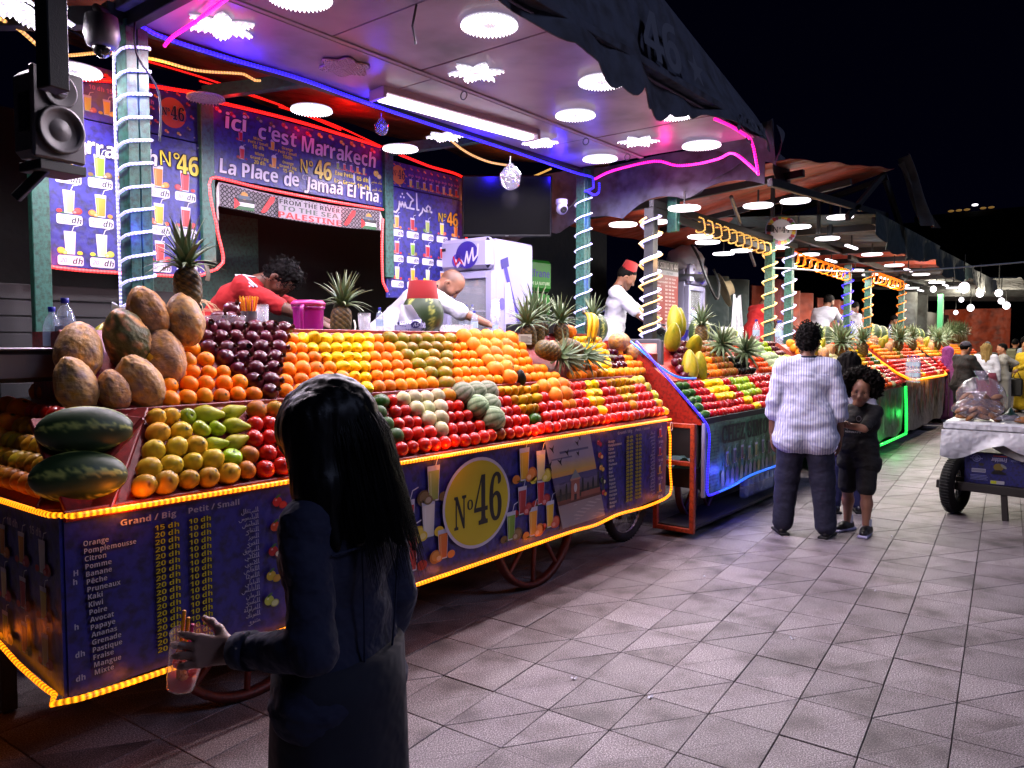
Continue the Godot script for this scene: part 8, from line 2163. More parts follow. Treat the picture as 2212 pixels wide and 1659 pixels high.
func person(label: String, base: Vector3, fwd: Vector2, S: Dictionary):
	var t = thing("person", label, "person", base, atan2(fwd.x, fwd.y), S.get("group", ""))
	var h: float = S.get("h", 1.72)
	var cell: float = S.get("cell", 0.014)
	var bulk: float = S.get("bulk", 1.0)
	var skin: Color = S.get("skin", Color(0.58, 0.39, 0.29))
	if not M.has("skin"): mk("skin", Color.WHITE, 0.5, {"vc": true, "sss": 0.08, "n": "fine", "ns": 0.08, "s": 30.0})
	var inv: Transform3D = t.transform.affine_inverse()
	var lean: float = S.get("lean", 0.03)
	var curl: float = S.get("curl", lean * 0.25)
	var hip := V(0, 0.525 * h, -0.06 * h * sin(lean) * 3.0)
	var R1 := Basis(Vector3.RIGHT, lean)
	var R2 := Basis(Vector3.RIGHT, lean + curl)
	var chest := hip + R1 * V(0, 0.185 * h, 0)
	var neck := chest + R2 * V(0, 0.115 * h, -0.01 * h)
	var HB := Basis(Vector3.UP, S.get("look", 0.0)) * Basis(Vector3.RIGHT, S.get("nod", lean * 0.9)) * Basis(Vector3.BACK, S.get("tilt", 0.0))
	var hs: float = S.get("head", 1.0) * clampf(h / 1.74, 0.88, 1.05)
	var hd := neck + (R2 * V(0, 0.034 * h, 0.0)) + HB * V(0, 0.085, 0.028) * hs
	var body := MB.new()
	var f := SDF.new(cell)
	var shirt := SDF.new(cell)
	var pants := SDF.new(cell)
	var R := h * bulk
	var w: float = S.get("wide", 1.0)
	f.bone(hip, 0.055 * R, chest, 0.05 * R, 0.03)
	f.bone(chest, 0.05 * R, neck, 0.034 * h, 0.03)
	f.bone(neck - R2 * V(0, 0.01, 0), 0.032 * h, hd - HB * V(0, 0.06, 0.03) * hs, 0.03 * h, 0.03)
	var z1 := R1.z
	var z2 := R2.z
	shirt.bone(hip + R1 * V(-0.05 * R, 0.03 * h, 0), 0.062 * R, hip + R1 * V(0.05 * R, 0.03 * h, 0), 0.062 * R, 0.06, z1, 0.92)
	shirt.bone(hip + R1 * V(-0.045 * R, 0.1 * h, 0.004), 0.060 * R, hip + R1 * V(0.045 * R, 0.1 * h, 0.004), 0.060 * R, 0.06, z1, 0.92)
	shirt.bone(chest + R2 * V(-0.06 * R * w, 0.02 * h, 0.004), 0.066 * R, chest + R2 * V(0.06 * R * w, 0.02 * h, 0.004), 0.066 * R, 0.07, z2, 0.9)
	shirt.bone(hip + R1 * V(0, 0.02, 0), 0.07 * R, chest, 0.068 * R, 0.06)
	var hem: float = S.get("hem", -0.02)
	for q in [-1.0, 1.0]: shirt.bone(hip + R1 * V(0.052 * R * q, 0.03 * h, 0), 0.064 * R, hip + R1 * V(0.055 * R * q, hem * h, 0), 0.080 * R, 0.05)
	shirt.bone(chest + R2 * V(0, 0.04 * h, 0), 0.06 * R, neck - R2 * V(0, 0.012, 0.004), 0.034 * h, 0.05)
	var cuffs := []
	for q in [-1.0, 1.0]:
		var side := "l" if q > 0 else "r"
		var sh := neck + R2 * V(q * 0.102 * h * w * lerpf(1.0, bulk, 0.6), -0.03 * h, 0)
		var wr: Vector3 = sh + V(q * 0.045 * h, -0.315 * h, 0.03 * h)
		if S.has("h" + side): wr = inv * (S["h" + side] as Vector3)
		var pole: Vector3 = S.get("p" + side, V(q * 0.5, -0.25, -0.8))
		var lim := 0.325 * h
		if sh.distance_to(wr) > lim: wr = sh + (wr - sh).normalized() * lim
		var el := elbow_of(sh, wr, 0.172 * h, 0.152 * h, pole)
		var fore := (wr - el).normalized()
		f.bone(chest + R2 * V(q * 0.04 * h, 0.06 * h, 0), 0.034 * h, sh, 0.027 * h, 0.03)
		f.bone(sh, 0.028 * h, el, 0.024 * h, 0.015)
		f.bone(el, 0.0255 * h, wr, 0.0165 * h, 0.015)
		var sl: float = S.get("sleeve", 1.95)    # 1 = to the elbow, 2 = to the wrist
		shirt.bone(neck + R2 * V(q * 0.03 * h, -0.022 * h, 0), 0.040 * h, sh, 0.038 * R, 0.05)
		shirt.bone(sh, 0.038 * R, sh.lerp(el, minf(sl, 1.0)), 0.033 * R, 0.02)
		if sl > 1.0: shirt.bone(el, 0.033 * R, el.lerp(wr, sl - 1.0), 0.0265 * R if sl > 1.7 else 0.034 * R, 0.015)
		cuffs.append([el, wr, fore, q, sh])
	var feet: Array = S.get("feet", [V(0.085 * h * 0.9, 0, 0), V(-0.085 * h * 0.9, 0, 0.01)])
	var skirt: bool = S.has("skirt")
	for q in 2:
		var sd := 1.0 if q == 0 else -1.0
		var hj := V(sd * 0.053 * h, 0.505 * h, hip.z)
		var an: Vector3 = feet[q] + V(0, 0.045 * h, 0)
		var kn := hj.lerp(an, 0.49) + V(sd * 0.004, 0, 0.014 * h)
		f.bone(hj, 0.058 * R, kn, 0.034 * h, 0.04)
		f.bone(kn, 0.034 * h, kn.lerp(an, 0.35) + V(0, 0, -0.008 * h), 0.035 * h, 0.03)
		f.bone(kn.lerp(an, 0.35) + V(0, 0, -0.008 * h), 0.034 * h, an, 0.021 * h, 0.03)
		f.bone(an - V(0, 0.018 * h, 0.012), 0.022 * h, an + V(sd * 0.012, -0.026 * h, 0.075 * h), 0.017 * h, 0.03)
		var lg: float = S.get("legs", 1.93)     # 1 = to the knee, 2 = to the ankle
		pants.bone(hip + V(sd * 0.035 * R, 0.02 * h, 0), 0.058 * R, hj + V(sd * 0.004 * h, -0.02 * h, 0), 0.064 * R, 0.05)
		pants.bone(hj, 0.064 * R, hj.lerp(kn, minf(lg, 1.0)), (0.05 if lg > 1.0 else 0.058) * R, 0.03)
		if lg > 1.0: pants.bone(kn, 0.050 * R, kn.lerp(an, lg - 1.0), 0.043 * R, 0.03)
	f.build(body, skin)
	head(body, hd, HB, hs, S.get("hcell", 0.007), skin, S)
	for c in cuffs:
		var dir: Vector3 = S.get("hand_" + ("l" if c[3] > 0 else "r"), c[2])
		var nn := V(-c[3], 0, 0.2)
		var th := V(0, 0.1, 1)
		if absf(dir.y) < 0.6:
			nn = V(-c[3] * 0.4, -1, 0)
			th = V(-c[3], 0.3, 0)
		if S.has("palm"): nn = S.palm
		if S.has("thumb"): th = S.thumb
		hand(body, c[1], dir, nn, th, h / 1.75, S.get("fcell", 0.007), S.get("grip", 0.3), S.get("glove", skin))
	obj("body", body, M.skin, t)
	var top := MB.new()
	shirt.build(top, Color.WHITE)
	loosen(top, 0, S.get("fold", 0.014), V(5, 9, 5), int(base.x * 50))
	obj(S.get("top_name", "shirt"), top, S.top, t)
	if skirt:
		var rs := []
		for i in 9:
			var u := i / 8.0
			var ring := PackedVector3Array()
			for k in 40:
				var an := TAU * k / 40
				var r := lerpf(0.108 * R, S.skirt * h, pow(u, 0.8)) * (1.0 + 0.07 * u * sin(an * 9.0 + sin(an * 2.0)))
				ring.append(V(cos(an) * r * 1.12, lerpf(hip.y + 0.06 * h, S.get("skirt_y", 0.05) * h, u), sin(an) * r * 0.9 + hip.z))
			rs.append(ring)
		obj("skirt", MB.new().rings(rs, Color.WHITE), S.bottom, t)
	else:
		var pt := MB.new()
		pants.build(pt, Color.WHITE)
		loosen(pt, 0, S.get("fold", 0.014) * 0.5, V(6, 8, 6), int(base.x * 70) + 3)
		obj("trousers" if S.get("legs", 1.9) > 1.2 else "shorts", pt, S.bottom, t)
	for q in 2:
		var a: Vector3 = feet[q]
		var sd := 1.0 if q == 0 else -1.0
		var tw := Basis(Vector3.UP, sd * S.get("toe", 0.2))
		var g := SDF.new(maxf(cell * 0.6, 0.007))
		g.bone(a + V(0, 0.034, -0.035), 0.036, a + tw * V(0, 0.03, 0.12), 0.032, 0.03, Vector3.UP, 0.9)
		if not S.get("sandals", false): g.bone(a + V(0, 0.05, -0.03), 0.038, a + tw * V(0, 0.045, 0.06), 0.034, 0.03)
		var sm := MB.new()
		g.build(sm, Color.WHITE)
		var so = obj("shoe", sm, S.get("shoe", M.black_plastic), t)
		obj("sole", MB.new().box(a + tw * V(0, 0.011, 0.045), V(0.082, 0.022, 0.25), tw, Color.WHITE, 0.01), S.get("sole", M.rubber), so)
	var ey := MB.new()
	for q in [-1.0, 1.0]:
		ey.ell(hd + HB * V(0.031 * q, 0.011, 0.0815) * hs, V(0.0115, 0.0075, 0.009) * hs, HB, Color(0.7, 0.68, 0.66), 10, 6)
		ey.ell(hd + HB * V(0.031 * q, 0.011, 0.0885) * hs, V(0.0055, 0.0055, 0.0035) * hs, HB, Color(0.03, 0.02, 0.015), 8, 5)
		ey.tube([hd + HB * V(0.014 * q, 0.030, 0.0945) * hs, hd + HB * V(0.032 * q, 0.0345, 0.092) * hs, hd + HB * V(0.049 * q, 0.028, 0.079) * hs], [0.003 * hs, 0.0036 * hs, 0.002 * hs], 5, S.get("hair_col", Color(0.03, 0.02, 0.02)))
	tag(obj("eyes", ey, M.gloss, t), "", "", "", "stuff")
	var hc: Color = S.get("hair_col", Color(0.035, 0.028, 0.026))
	var hm = mk("hair_" + hc.to_html(false), hc, 0.7, {"n": "fine", "ns": 0.8, "s": 22.0, "spec": 0.2}) if not M.has("hair_" + hc.to_html(false)) else M["hair_" + hc.to_html(false)]
	var kind: String = S.get("hair", "short")
	if kind != "bald":
		var g := SDF.new(maxf(cell * 0.55, 0.007))
		var mb := MB.new()
		var P := func(x: float, y: float, z: float) -> Vector3: return hd + HB * (V(x, y, z) * hs)
		if kind == "short":
			g.ball(P.call(0, 0.046, -0.020), 0.098 * hs, 0.02, HB.x, 0.84)
			g.ball(P.call(0, 0.075, 0.022), 0.066 * hs, 0.03)
			g.build(mb, Color.WHITE)
			loosen(mb, 0, S.get("curls", 0.006), Vector3.ONE * 55.0, 5)
		elif kind == "curly":
			g.ball(P.call(0, 0.052, -0.018), 0.104 * hs, 0.02, HB.x, 0.86)
			g.ball(P.call(0, 0.10, 0.02), 0.058 * hs, 0.04)
			g.ball(P.call(0, -0.02, -0.045), 0.066 * hs, 0.04)
			g.build(mb, Color.WHITE)
			loosen(mb, 0, 0.02, Vector3.ONE * 34.0, 5)
		elif kind == "afro":
			for k in 26:
				var an := k * 2.4
				var y := 1.0 - k / 15.0
				var d := V(cos(an) * sqrt(maxf(0.0, 1.0 - y * y)), y, sin(an) * sqrt(maxf(0.0, 1.0 - y * y)))
				if d.z > 0.35 and d.y < 0.62: continue
				g.ball(P.call(d.x * 0.12, 0.065 + d.y * 0.105, -0.024 + d.z * 0.10), 0.06 * hs, 0.02)
			g.build(mb, Color.WHITE)
			loosen(mb, 0, 0.035, Vector3.ONE * 28.0, 8)
		elif kind == "long":
			g.ball(P.call(0, 0.046, -0.018), 0.103 * hs, 0.02, HB.x, 0.86)
			for k in 5:
				var x := (k - 2) * 0.034
				g.bone(P.call(x, 0.05, -0.06 + 0.012 * absf(k - 2)), 0.05 * hs, P.call(x * 1.4, -0.30, -0.115 + 0.02 * absf(k - 2)), 0.034 * hs, 0.04)
			g.build(mb, Color.WHITE)
			loosen(mb, 0, 0.02, V(26, 5, 26), 6)
		obj("hair", mb, hm, t)
		if kind in ["afro", "curly"]:    # loose curls on the outline
			var cu := MB.new()
			var r2 := RandomNumberGenerator.new()
			r2.seed = 77
			for k in 170:
				var q := r2.randi() % mb.v.size()
				var a: Vector3 = mb.v[q]
				var nn: Vector3 = mb.n[q]
				var side := nn.cross(V(r2.randf() - 0.5, r2.randf() - 0.5, r2.randf() - 0.5)).normalized()
				var path := []
				for i in 6: path.append(a + nn * (0.004 + 0.005 * i) + (side * cos(i * 1.6) + nn.cross(side) * sin(i * 1.6)) * 0.007)
				cu.tube(path, 0.0026, 4)
			tag(obj("curls", cu, hm, t), "", "", "", "stuff")
	return [t, hd, HB, neck, chest, hip, cuffs, hs]
func people():
	var white := cloth_mat(Color(0.70, 0.70, 0.75))
	var navy := cloth_mat(Color(0.055, 0.06, 0.16))
	var black := cloth_mat(Color(0.03, 0.03, 0.035))
	var redc := cloth_mat(Color(0.60, 0.03, 0.05))
	foreground_woman()
	var v = person("man in a red striped-shoulder jersey bending behind the purple jug", V(2.98, 0.70, -4.80), Vector2(0.62, 0.78), {"h": 1.76, "lean": 0.68, "curl": 0.3, "nod": 1.2, "look": 0.1, "top": redc, "bottom": black, "skin": Color(0.36, 0.23, 0.17), "hair": "curly", "hl": V(3.5, 1.70, -4.3), "hr": V(3.3, 1.70, -4.15), "sleeve": 0.9, "bulk": 1.05})
	var st := MB.new()
	for c in v[6]:
		for k in 3:
			var side: Vector3 = (c[0] - c[4]).normalized().cross(V(0, 0, 1)).normalized()
			st.tube([v[3] + V(c[3] * 0.07, 0.045, -0.02 + 0.02 * (k - 1)), c[4] + V(c[3] * 0.015, 0.078, -0.012 + 0.024 * (k - 1)), c[4].lerp(c[0], 0.35) + V(c[3] * 0.055, 0.045, 0.0 + 0.024 * (k - 1))], 0.0065, 5, Color(0.8, 0.8, 0.84))
	tag(obj("stripes", st, M.plain, v[0]), "", "", "", "stuff")
	v = person("bald man in a white jacket bending over the counter by the fridge", V(4.68, 0.74, -4.80), Vector2(0.66, 0.75), {"h": 1.8, "lean": 0.74, "curl": 0.3, "nod": 0.95, "look": -0.05, "top": white, "bottom": navy, "skin": Color(0.52, 0.36, 0.28), "hair": "bald", "stubble": 0.35, "beard": 0.45, "hl": V(5.25, 1.74, -4.35), "hr": V(5.05, 1.74, -4.2), "sleeve": 1.05, "bulk": 1.12, "hcell": 0.006})
	obj("collar", MB.new().tube(curve([v[3] + V(-0.06, 0.03, 0.04), v[3] + V(-0.05, 0.06, -0.03), v[3] + V(0.05, 0.06, -0.03), v[3] + V(0.06, 0.03, 0.04)], 0.02), 0.02, 6), black, v[0])
	v = person("man in a white jacket and red felt hat between the first two carts", V(7.78, 0.75, -4.62), Vector2(0.35, 0.93), {"h": 1.8, "lean": 0.16, "nod": 0.5, "look": 0.35, "top": white, "bottom": black, "skin": Color(0.46, 0.31, 0.24), "hair": "short", "beard": 0.3, "hl": V(8.1, 1.74, -4.15), "hr": V(7.9, 1.72, -4.1), "sleeve": 1.0, "glove": Color(0.03, 0.03, 0.035), "hcell": 0.006})
	for c in v[6]:
		obj("undersleeve", MB.new().tube([c[0].lerp(c[4], 0.1), c[0], c[1]], [0.045, 0.042, 0.032], 10), black, v[0])
		for k in 2: obj("stripe", MB.new().tube([c[0] + V(c[3] * 0.038, 0.02 + 0.014 * k, 0.01), c[1] + V(c[3] * 0.03, 0.008 + 0.014 * k, 0)], 0.004, 4), white, v[0])
	obj("buttons", MB.new().ell(v[4] + V(-0.04, 0.03, 0.125), V(0.009, 0.009, 0.005)).ell(v[4] + V(0.05, 0.03, 0.125), V(0.009, 0.009, 0.005)).ell(v[4] + V(-0.04, -0.08, 0.125), V(0.009, 0.009, 0.005)).ell(v[4] + V(0.05, -0.08, 0.125), V(0.009, 0.009, 0.005)), M.black_plastic, v[0])
	obj("collar", MB.new().lathe([Vector2(0.062, -0.02), Vector2(0.066, 0.03), Vector2(0.058, 0.035)], 18, Transform3D(Basis(), v[3] + V(0, 0.01, 0.0)), Color.WHITE, false), black, v[0])
	var fz = obj("felt_hat", MB.new().lathe([Vector2(0.092, 0.0), Vector2(0.072, 0.115), Vector2(0.0, 0.12)], 26, Transform3D(Basis().scaled(V(0.92, 1, 1.05)), Vector3.ZERO), Color.WHITE, false), M.felt_red)
	fz.transform = v[0].transform * Transform3D(v[2] * Basis(Vector3.RIGHT, -0.12), v[1] + v[2] * V(0, 0.085, -0.012))
	tag(fz, "red felt hat worn by the man between the first two carts", "hat")
	var stripe := cloth_mat(Color(1, 1, 1), {"tex": "stripe", "s": 13.0})
	v = person("man seen from behind in a blue striped shirt with rolled sleeves", V(6.47, 0, -2.03), Vector2(0.954, -0.30), {"h": 1.775, "lean": 0.02, "nod": 0.12, "look": -0.12, "top": stripe, "bottom": navy, "hair": "curly", "sleeve": 1.35, "bulk": 1.1, "wide": 0.95, "hem": -0.06, "feet": [V(0.17, 0, 0.02), V(-0.17, 0, 0.0)], "cell": 0.011, "fcell": 0.006, "sandals": true, "skin": Color(0.45, 0.31, 0.24), "toe": 0.35, "fold": 0.016, "legs": 1.95})
	obj("collar", MB.new().lathe([Vector2(0.075, -0.02), Vector2(0.07, 0.03), Vector2(0.078, 0.0)], 20, Transform3D(Basis().scaled(V(1.05, 1, 0.95)), v[3] + V(0, 0.005, 0)), Color.WHITE, false), stripe, v[0])
	for c in v[6]: obj("cuff", MB.new().tube([c[0].lerp(c[1], 0.27), c[0].lerp(c[1], 0.42)], [0.058, 0.056], 14), stripe, v[0])
	obj("yoke_seam", MB.new().tube(curve([v[4] + V(-0.17, 0.085, -0.095), v[4] + V(0, 0.09, -0.138), v[4] + V(0.17, 0.085, -0.095)]), 0.0022, 4), stripe, v[0])
	v = person("curly haired boy in a black football kit looking this way", V(6.88, 0, -1.72), Vector2(-0.93, -0.12), {"h": 1.30, "lean": 0.04, "nod": 0.12, "look": 0.32, "tilt": -0.13, "top": black, "bottom": black, "top_name": "jersey", "hair": "afro", "hair_col": Color(0.05, 0.036, 0.028), "sleeve": 0.85, "legs": 0.88, "hr": V(6.66, 0.945, -1.83), "hl": V(6.64, 0.935, -1.82), "pl": V(1, -0.3, -0.2), "pr": V(-0.8, -0.4, -0.2), "cell": 0.009, "hcell": 0.0048, "fcell": 0.005, "bulk": 1.04, "head": 1.07, "grip": 0.6, "skin": Color(0.56, 0.40, 0.32), "feet": [V(0.09, 0, 0.03), V(-0.09, 0, -0.03)], "sole": M.white_enamel, "hem": -0.06})
	var pr := PR.new(self, v[4] + V(-0.12, 0.05, 0.118), Vector3.RIGHT, V(0, -1, 0.05))
	pr.ell(0.165, -0.005, 0.022, 0.024, Color(0.45, 0.45, 0.46), 6, 0.0, 18)
	pr.ell(0.165, -0.005, 0.017, 0.019, Color(0.06, 0.06, 0.08), 7, 0.0, 18)
	pr.text("QATAR", 0.055, 0.085, 0.024, Color(0.6, 0.6, 0.6), 6, 0, "bold", 0.13)
	pr.text("AIRWAYS", 0.055, 0.115, 0.015, Color(0.6, 0.6, 0.6), 6, 0, "bold", 0.13)
	pr.put(v[0], "print", M.plain)
	for q in 2:
		var a: Vector3 = [V(0.09, 0, 0.03), V(-0.09, 0, -0.03)][q]
		obj("sock", MB.new().lathe([Vector2(0.036, 0.06), Vector2(0.038, 0.13), Vector2(0.03, 0.131)], 14, Transform3D(Basis(), a + V(0, 0, -0.015)), Color.WHITE, false), white, v[0])
		for k in 3: obj("stripe", MB.new().beam(a + V([0.043, -0.043][q], 0.03, 0.005 + 0.022 * k), a + V([0.036, -0.036][q], 0.068, 0.025 + 0.022 * k), 0.006, 0.009), white, v[0])
	person("dark haired woman in white top and blue trousers, mostly hidden by the striped shirt man", V(7.62, 0, -2.0), Vector2(0.8, -0.6), {"h": 1.54, "top": white, "bottom": cloth_mat(Color(0.05, 0.06, 0.24)), "hair": "long", "hem": -0.1, "bulk": 0.98, "nod": 0.2})
	person("man in a red shirt bending behind the post wound with warm light", V(11.9, 0.80, -4.5), Vector2(0.92, 0.36), {"h": 1.74, "lean": 0.45, "nod": 0.85, "top": redc, "bottom": black, "skin": Color(0.33, 0.21, 0.16), "hair": "short", "sleeve": 0.85, "hl": V(12.5, 1.8, -4.0), "hr": V(12.4, 1.8, -4.4), "cell": 0.016})
	person("bearded man in a white coat leaning over the third cart", V(14.75, 0.82, -4.38), Vector2(0.95, 0.28), {"h": 1.82, "lean": 0.55, "nod": 0.25, "top": white, "bottom": black, "skin": Color(0.45, 0.31, 0.24), "hair": "short", "beard": 1.0, "hl": V(15.8, 1.95, -3.8), "hr": V(15.7, 1.9, -4.2), "cell": 0.016})
	v = person("man in white shirt and dark vest behind the blue lit post", V(17.3, 0.78, -4.55), Vector2(0.9, 0.4), {"h": 1.76, "lean": 0.2, "nod": 0.4, "top": white, "bottom": black, "skin": Color(0.42, 0.29, 0.23), "hair": "short", "sleeve": 0.95, "hl": V(17.9, 1.85, -4.0), "cell": 0.018, "hcell": 0.009})
	obj("apron", MB.new().box(v[4] + V(0, -0.12, 0.13), V(0.26, 0.42, 0.015)), redc, v[0])
	v = person("balding man in white shirt and red apron smiling beside the amber post", V(18.2, 0.72, -4.5), Vector2(0.45, 0.85), {"h": 1.74, "lean": 0.08, "nod": 0.2, "top": white, "bottom": black, "skin": Color(0.58, 0.42, 0.33), "hair": "bald", "stubble": 0.5, "cell": 0.018, "hcell": 0.009})
	obj("apron", MB.new().box(v[4] + V(0, -0.16, 0.135), V(0.28, 0.5, 0.015)), redc, v[0])
	v = person("man in a dark shirt and red apron behind the fifth cart", V(20.7, 0.62, -4.5), Vector2(0.3, 0.9), {"h": 1.72, "lean": 0.15, "nod": 0.35, "top": black, "bottom": black, "skin": Color(0.42, 0.29, 0.23), "hair": "short", "cell": 0.02, "hcell": 0.01})
	obj("apron", MB.new().box(v[4] + V(0, -0.16, 0.135), V(0.28, 0.5, 0.015)), redc, v[0])
	v = person("man in a dark cap and black hooded top behind the bread cart", V(16.12, 0, -2.25), Vector2(0.62, 0.6), {"h": 1.66, "top": black, "bottom": black, "hair": "short", "look": 0.15, "nod": 0.05, "hl": V(16.32, 0.98, -1.98), "hr": V(16.22, 0.99, -1.92), "pl": V(1, -0.5, -0.5), "pr": V(-1, -0.5, -0.5), "bulk": 1.18, "skin": Color(0.56, 0.40, 0.31), "hcell": 0.006, "grip": 0.6, "cell": 0.016})
	var capm = cloth_mat(Color(0.16, 0.14, 0.20))
	var cap := MB.new().blob(22, 10, func(d: Vector3): return [V(d.x * 0.088, maxf(d.y, -0.1) * 0.085, d.z * 0.104), Color.WHITE])
	cap.sheet(10, 4, func(u: float, w: float): return V((u - 0.5) * 0.15, 0.002 - 0.025 * w - 0.05 * (u - 0.5) * (u - 0.5) * 4.0 * 0.4, 0.085 + 0.075 * w * (1.0 - (u - 0.5) * (u - 0.5) * 2.0)), Color.WHITE, 0.004)
	var cp = obj("cap", cap, capm)
	cp.transform = v[0].transform * Transform3D(v[2], v[1] + v[2] * V(0, 0.055, -0.008))
	tag(cp, "dark peaked cap worn by the man in black", "cap")
	person("blond woman in a white jacket and deep pink skirt, seen from behind", V(20.2, 0, -2.4), Vector2(0.9, -0.1), {"h": 1.62, "top": white, "bottom": cloth_mat(Color(0.36, 0.10, 0.18)), "skirt": 0.17, "hair": "long", "hair_col": Color(0.42, 0.34, 0.20), "bulk": 1.08, "cell": 0.018, "hcell": 0.01, "hl": V(20.4, 1.0, -2.7)})
	person("dark haired woman in a long grey robe beside the blond woman", V(20.6, 0, -2.12), Vector2(-0.3, -0.9), {"h": 1.62, "top": cloth_mat(Color(0.55, 0.54, 0.52)), "bottom": cloth_mat(Color(0.50, 0.49, 0.47)), "skirt": 0.12, "hair": "short", "cell": 0.018, "hcell": 0.01, "hl": V(20.8, 1.1, -1.95)})
	person("grey haired person behind the blond woman", V(21.6, 0, -2.55), Vector2(-0.8, 0.3), {"h": 1.66, "top": cloth_mat(Color(0.22, 0.20, 0.18)), "bottom": black, "hair": "short", "hair_col": Color(0.28, 0.27, 0.27), "cell": 0.02, "hcell": 0.01})
	person("person in a pink and violet hood behind the man in the cap", V(17.6, 0, -2.75), Vector2(0.9, 0.1), {"h": 1.56, "top": cloth_mat(Color(0.50, 0.24, 0.45)), "bottom": cloth_mat(Color(0.40, 0.2, 0.4)), "skirt": 0.14, "hair": "long", "hair_col": Color(0.45, 0.22, 0.45), "cell": 0.02, "hcell": 0.01})
	v = person("man in dark shirt and shorts with a pale backpack, far right", V(25.6, 0, -2.35), Vector2(0.9, 0.2), {"h": 1.75, "top": black, "bottom": cloth_mat(Color(0.3, 0.27, 0.22)), "hair": "short", "legs": 0.95, "cell": 0.02, "hcell": 0.01})
	var bp = solo("backpack", MB.new().box(Vector3.ZERO, V(0.32, 0.46, 0.18), Basis(), Color.WHITE, 0.06).box(V(0, -0.06, -0.1), V(0.24, 0.2, 0.06), Basis(), Color.WHITE, 0.025), cloth_mat(Color(0.42, 0.42, 0.34)), "pale olive backpack worn by the man in shorts", "backpack")
	bp.transform = v[0].transform * Transform3D(Basis(), v[4] + V(0, -0.02, -0.21))
	person("man in a pale denim shirt at the edge of the photo", V(22.3, 0, -1.85), Vector2(-0.2, 0.95), {"h": 1.78, "top": cloth_mat(Color(0.50, 0.54, 0.60)), "bottom": cloth_mat(Color(0.2, 0.18, 0.14)), "hair": "short", "cell": 0.02, "hcell": 0.01, "bulk": 1.15})
	v = person("woman in a bright yellow dress at the edge of the photo", V(21.3, 0, -1.72), Vector2(-0.85, -0.3), {"h": 1.66, "top": cloth_mat(Color(0.72, 0.60, 0.04)), "bottom": cloth_mat(Color(0.70, 0.58, 0.04)), "skirt": 0.13, "hair": "long", "hair_col": Color(0.5, 0.42, 0.28), "cell": 0.02, "hcell": 0.01, "hl": V(20.95, 1.0, -1.85)})
	var hb = solo("handbag", MB.new().box(V(0, -0.2, 0), V(0.1, 0.42, 0.26), Basis(), Color.WHITE, 0.04).tube([V(0, 0.0, -0.08), V(0, 0.2, 0), V(0, 0.0, 0.08)], 0.012, 6), M.black_plastic, "black cloth bag hanging from the yellow dress woman's arm", "bag", "", V(20.98, 0.8, -1.88))
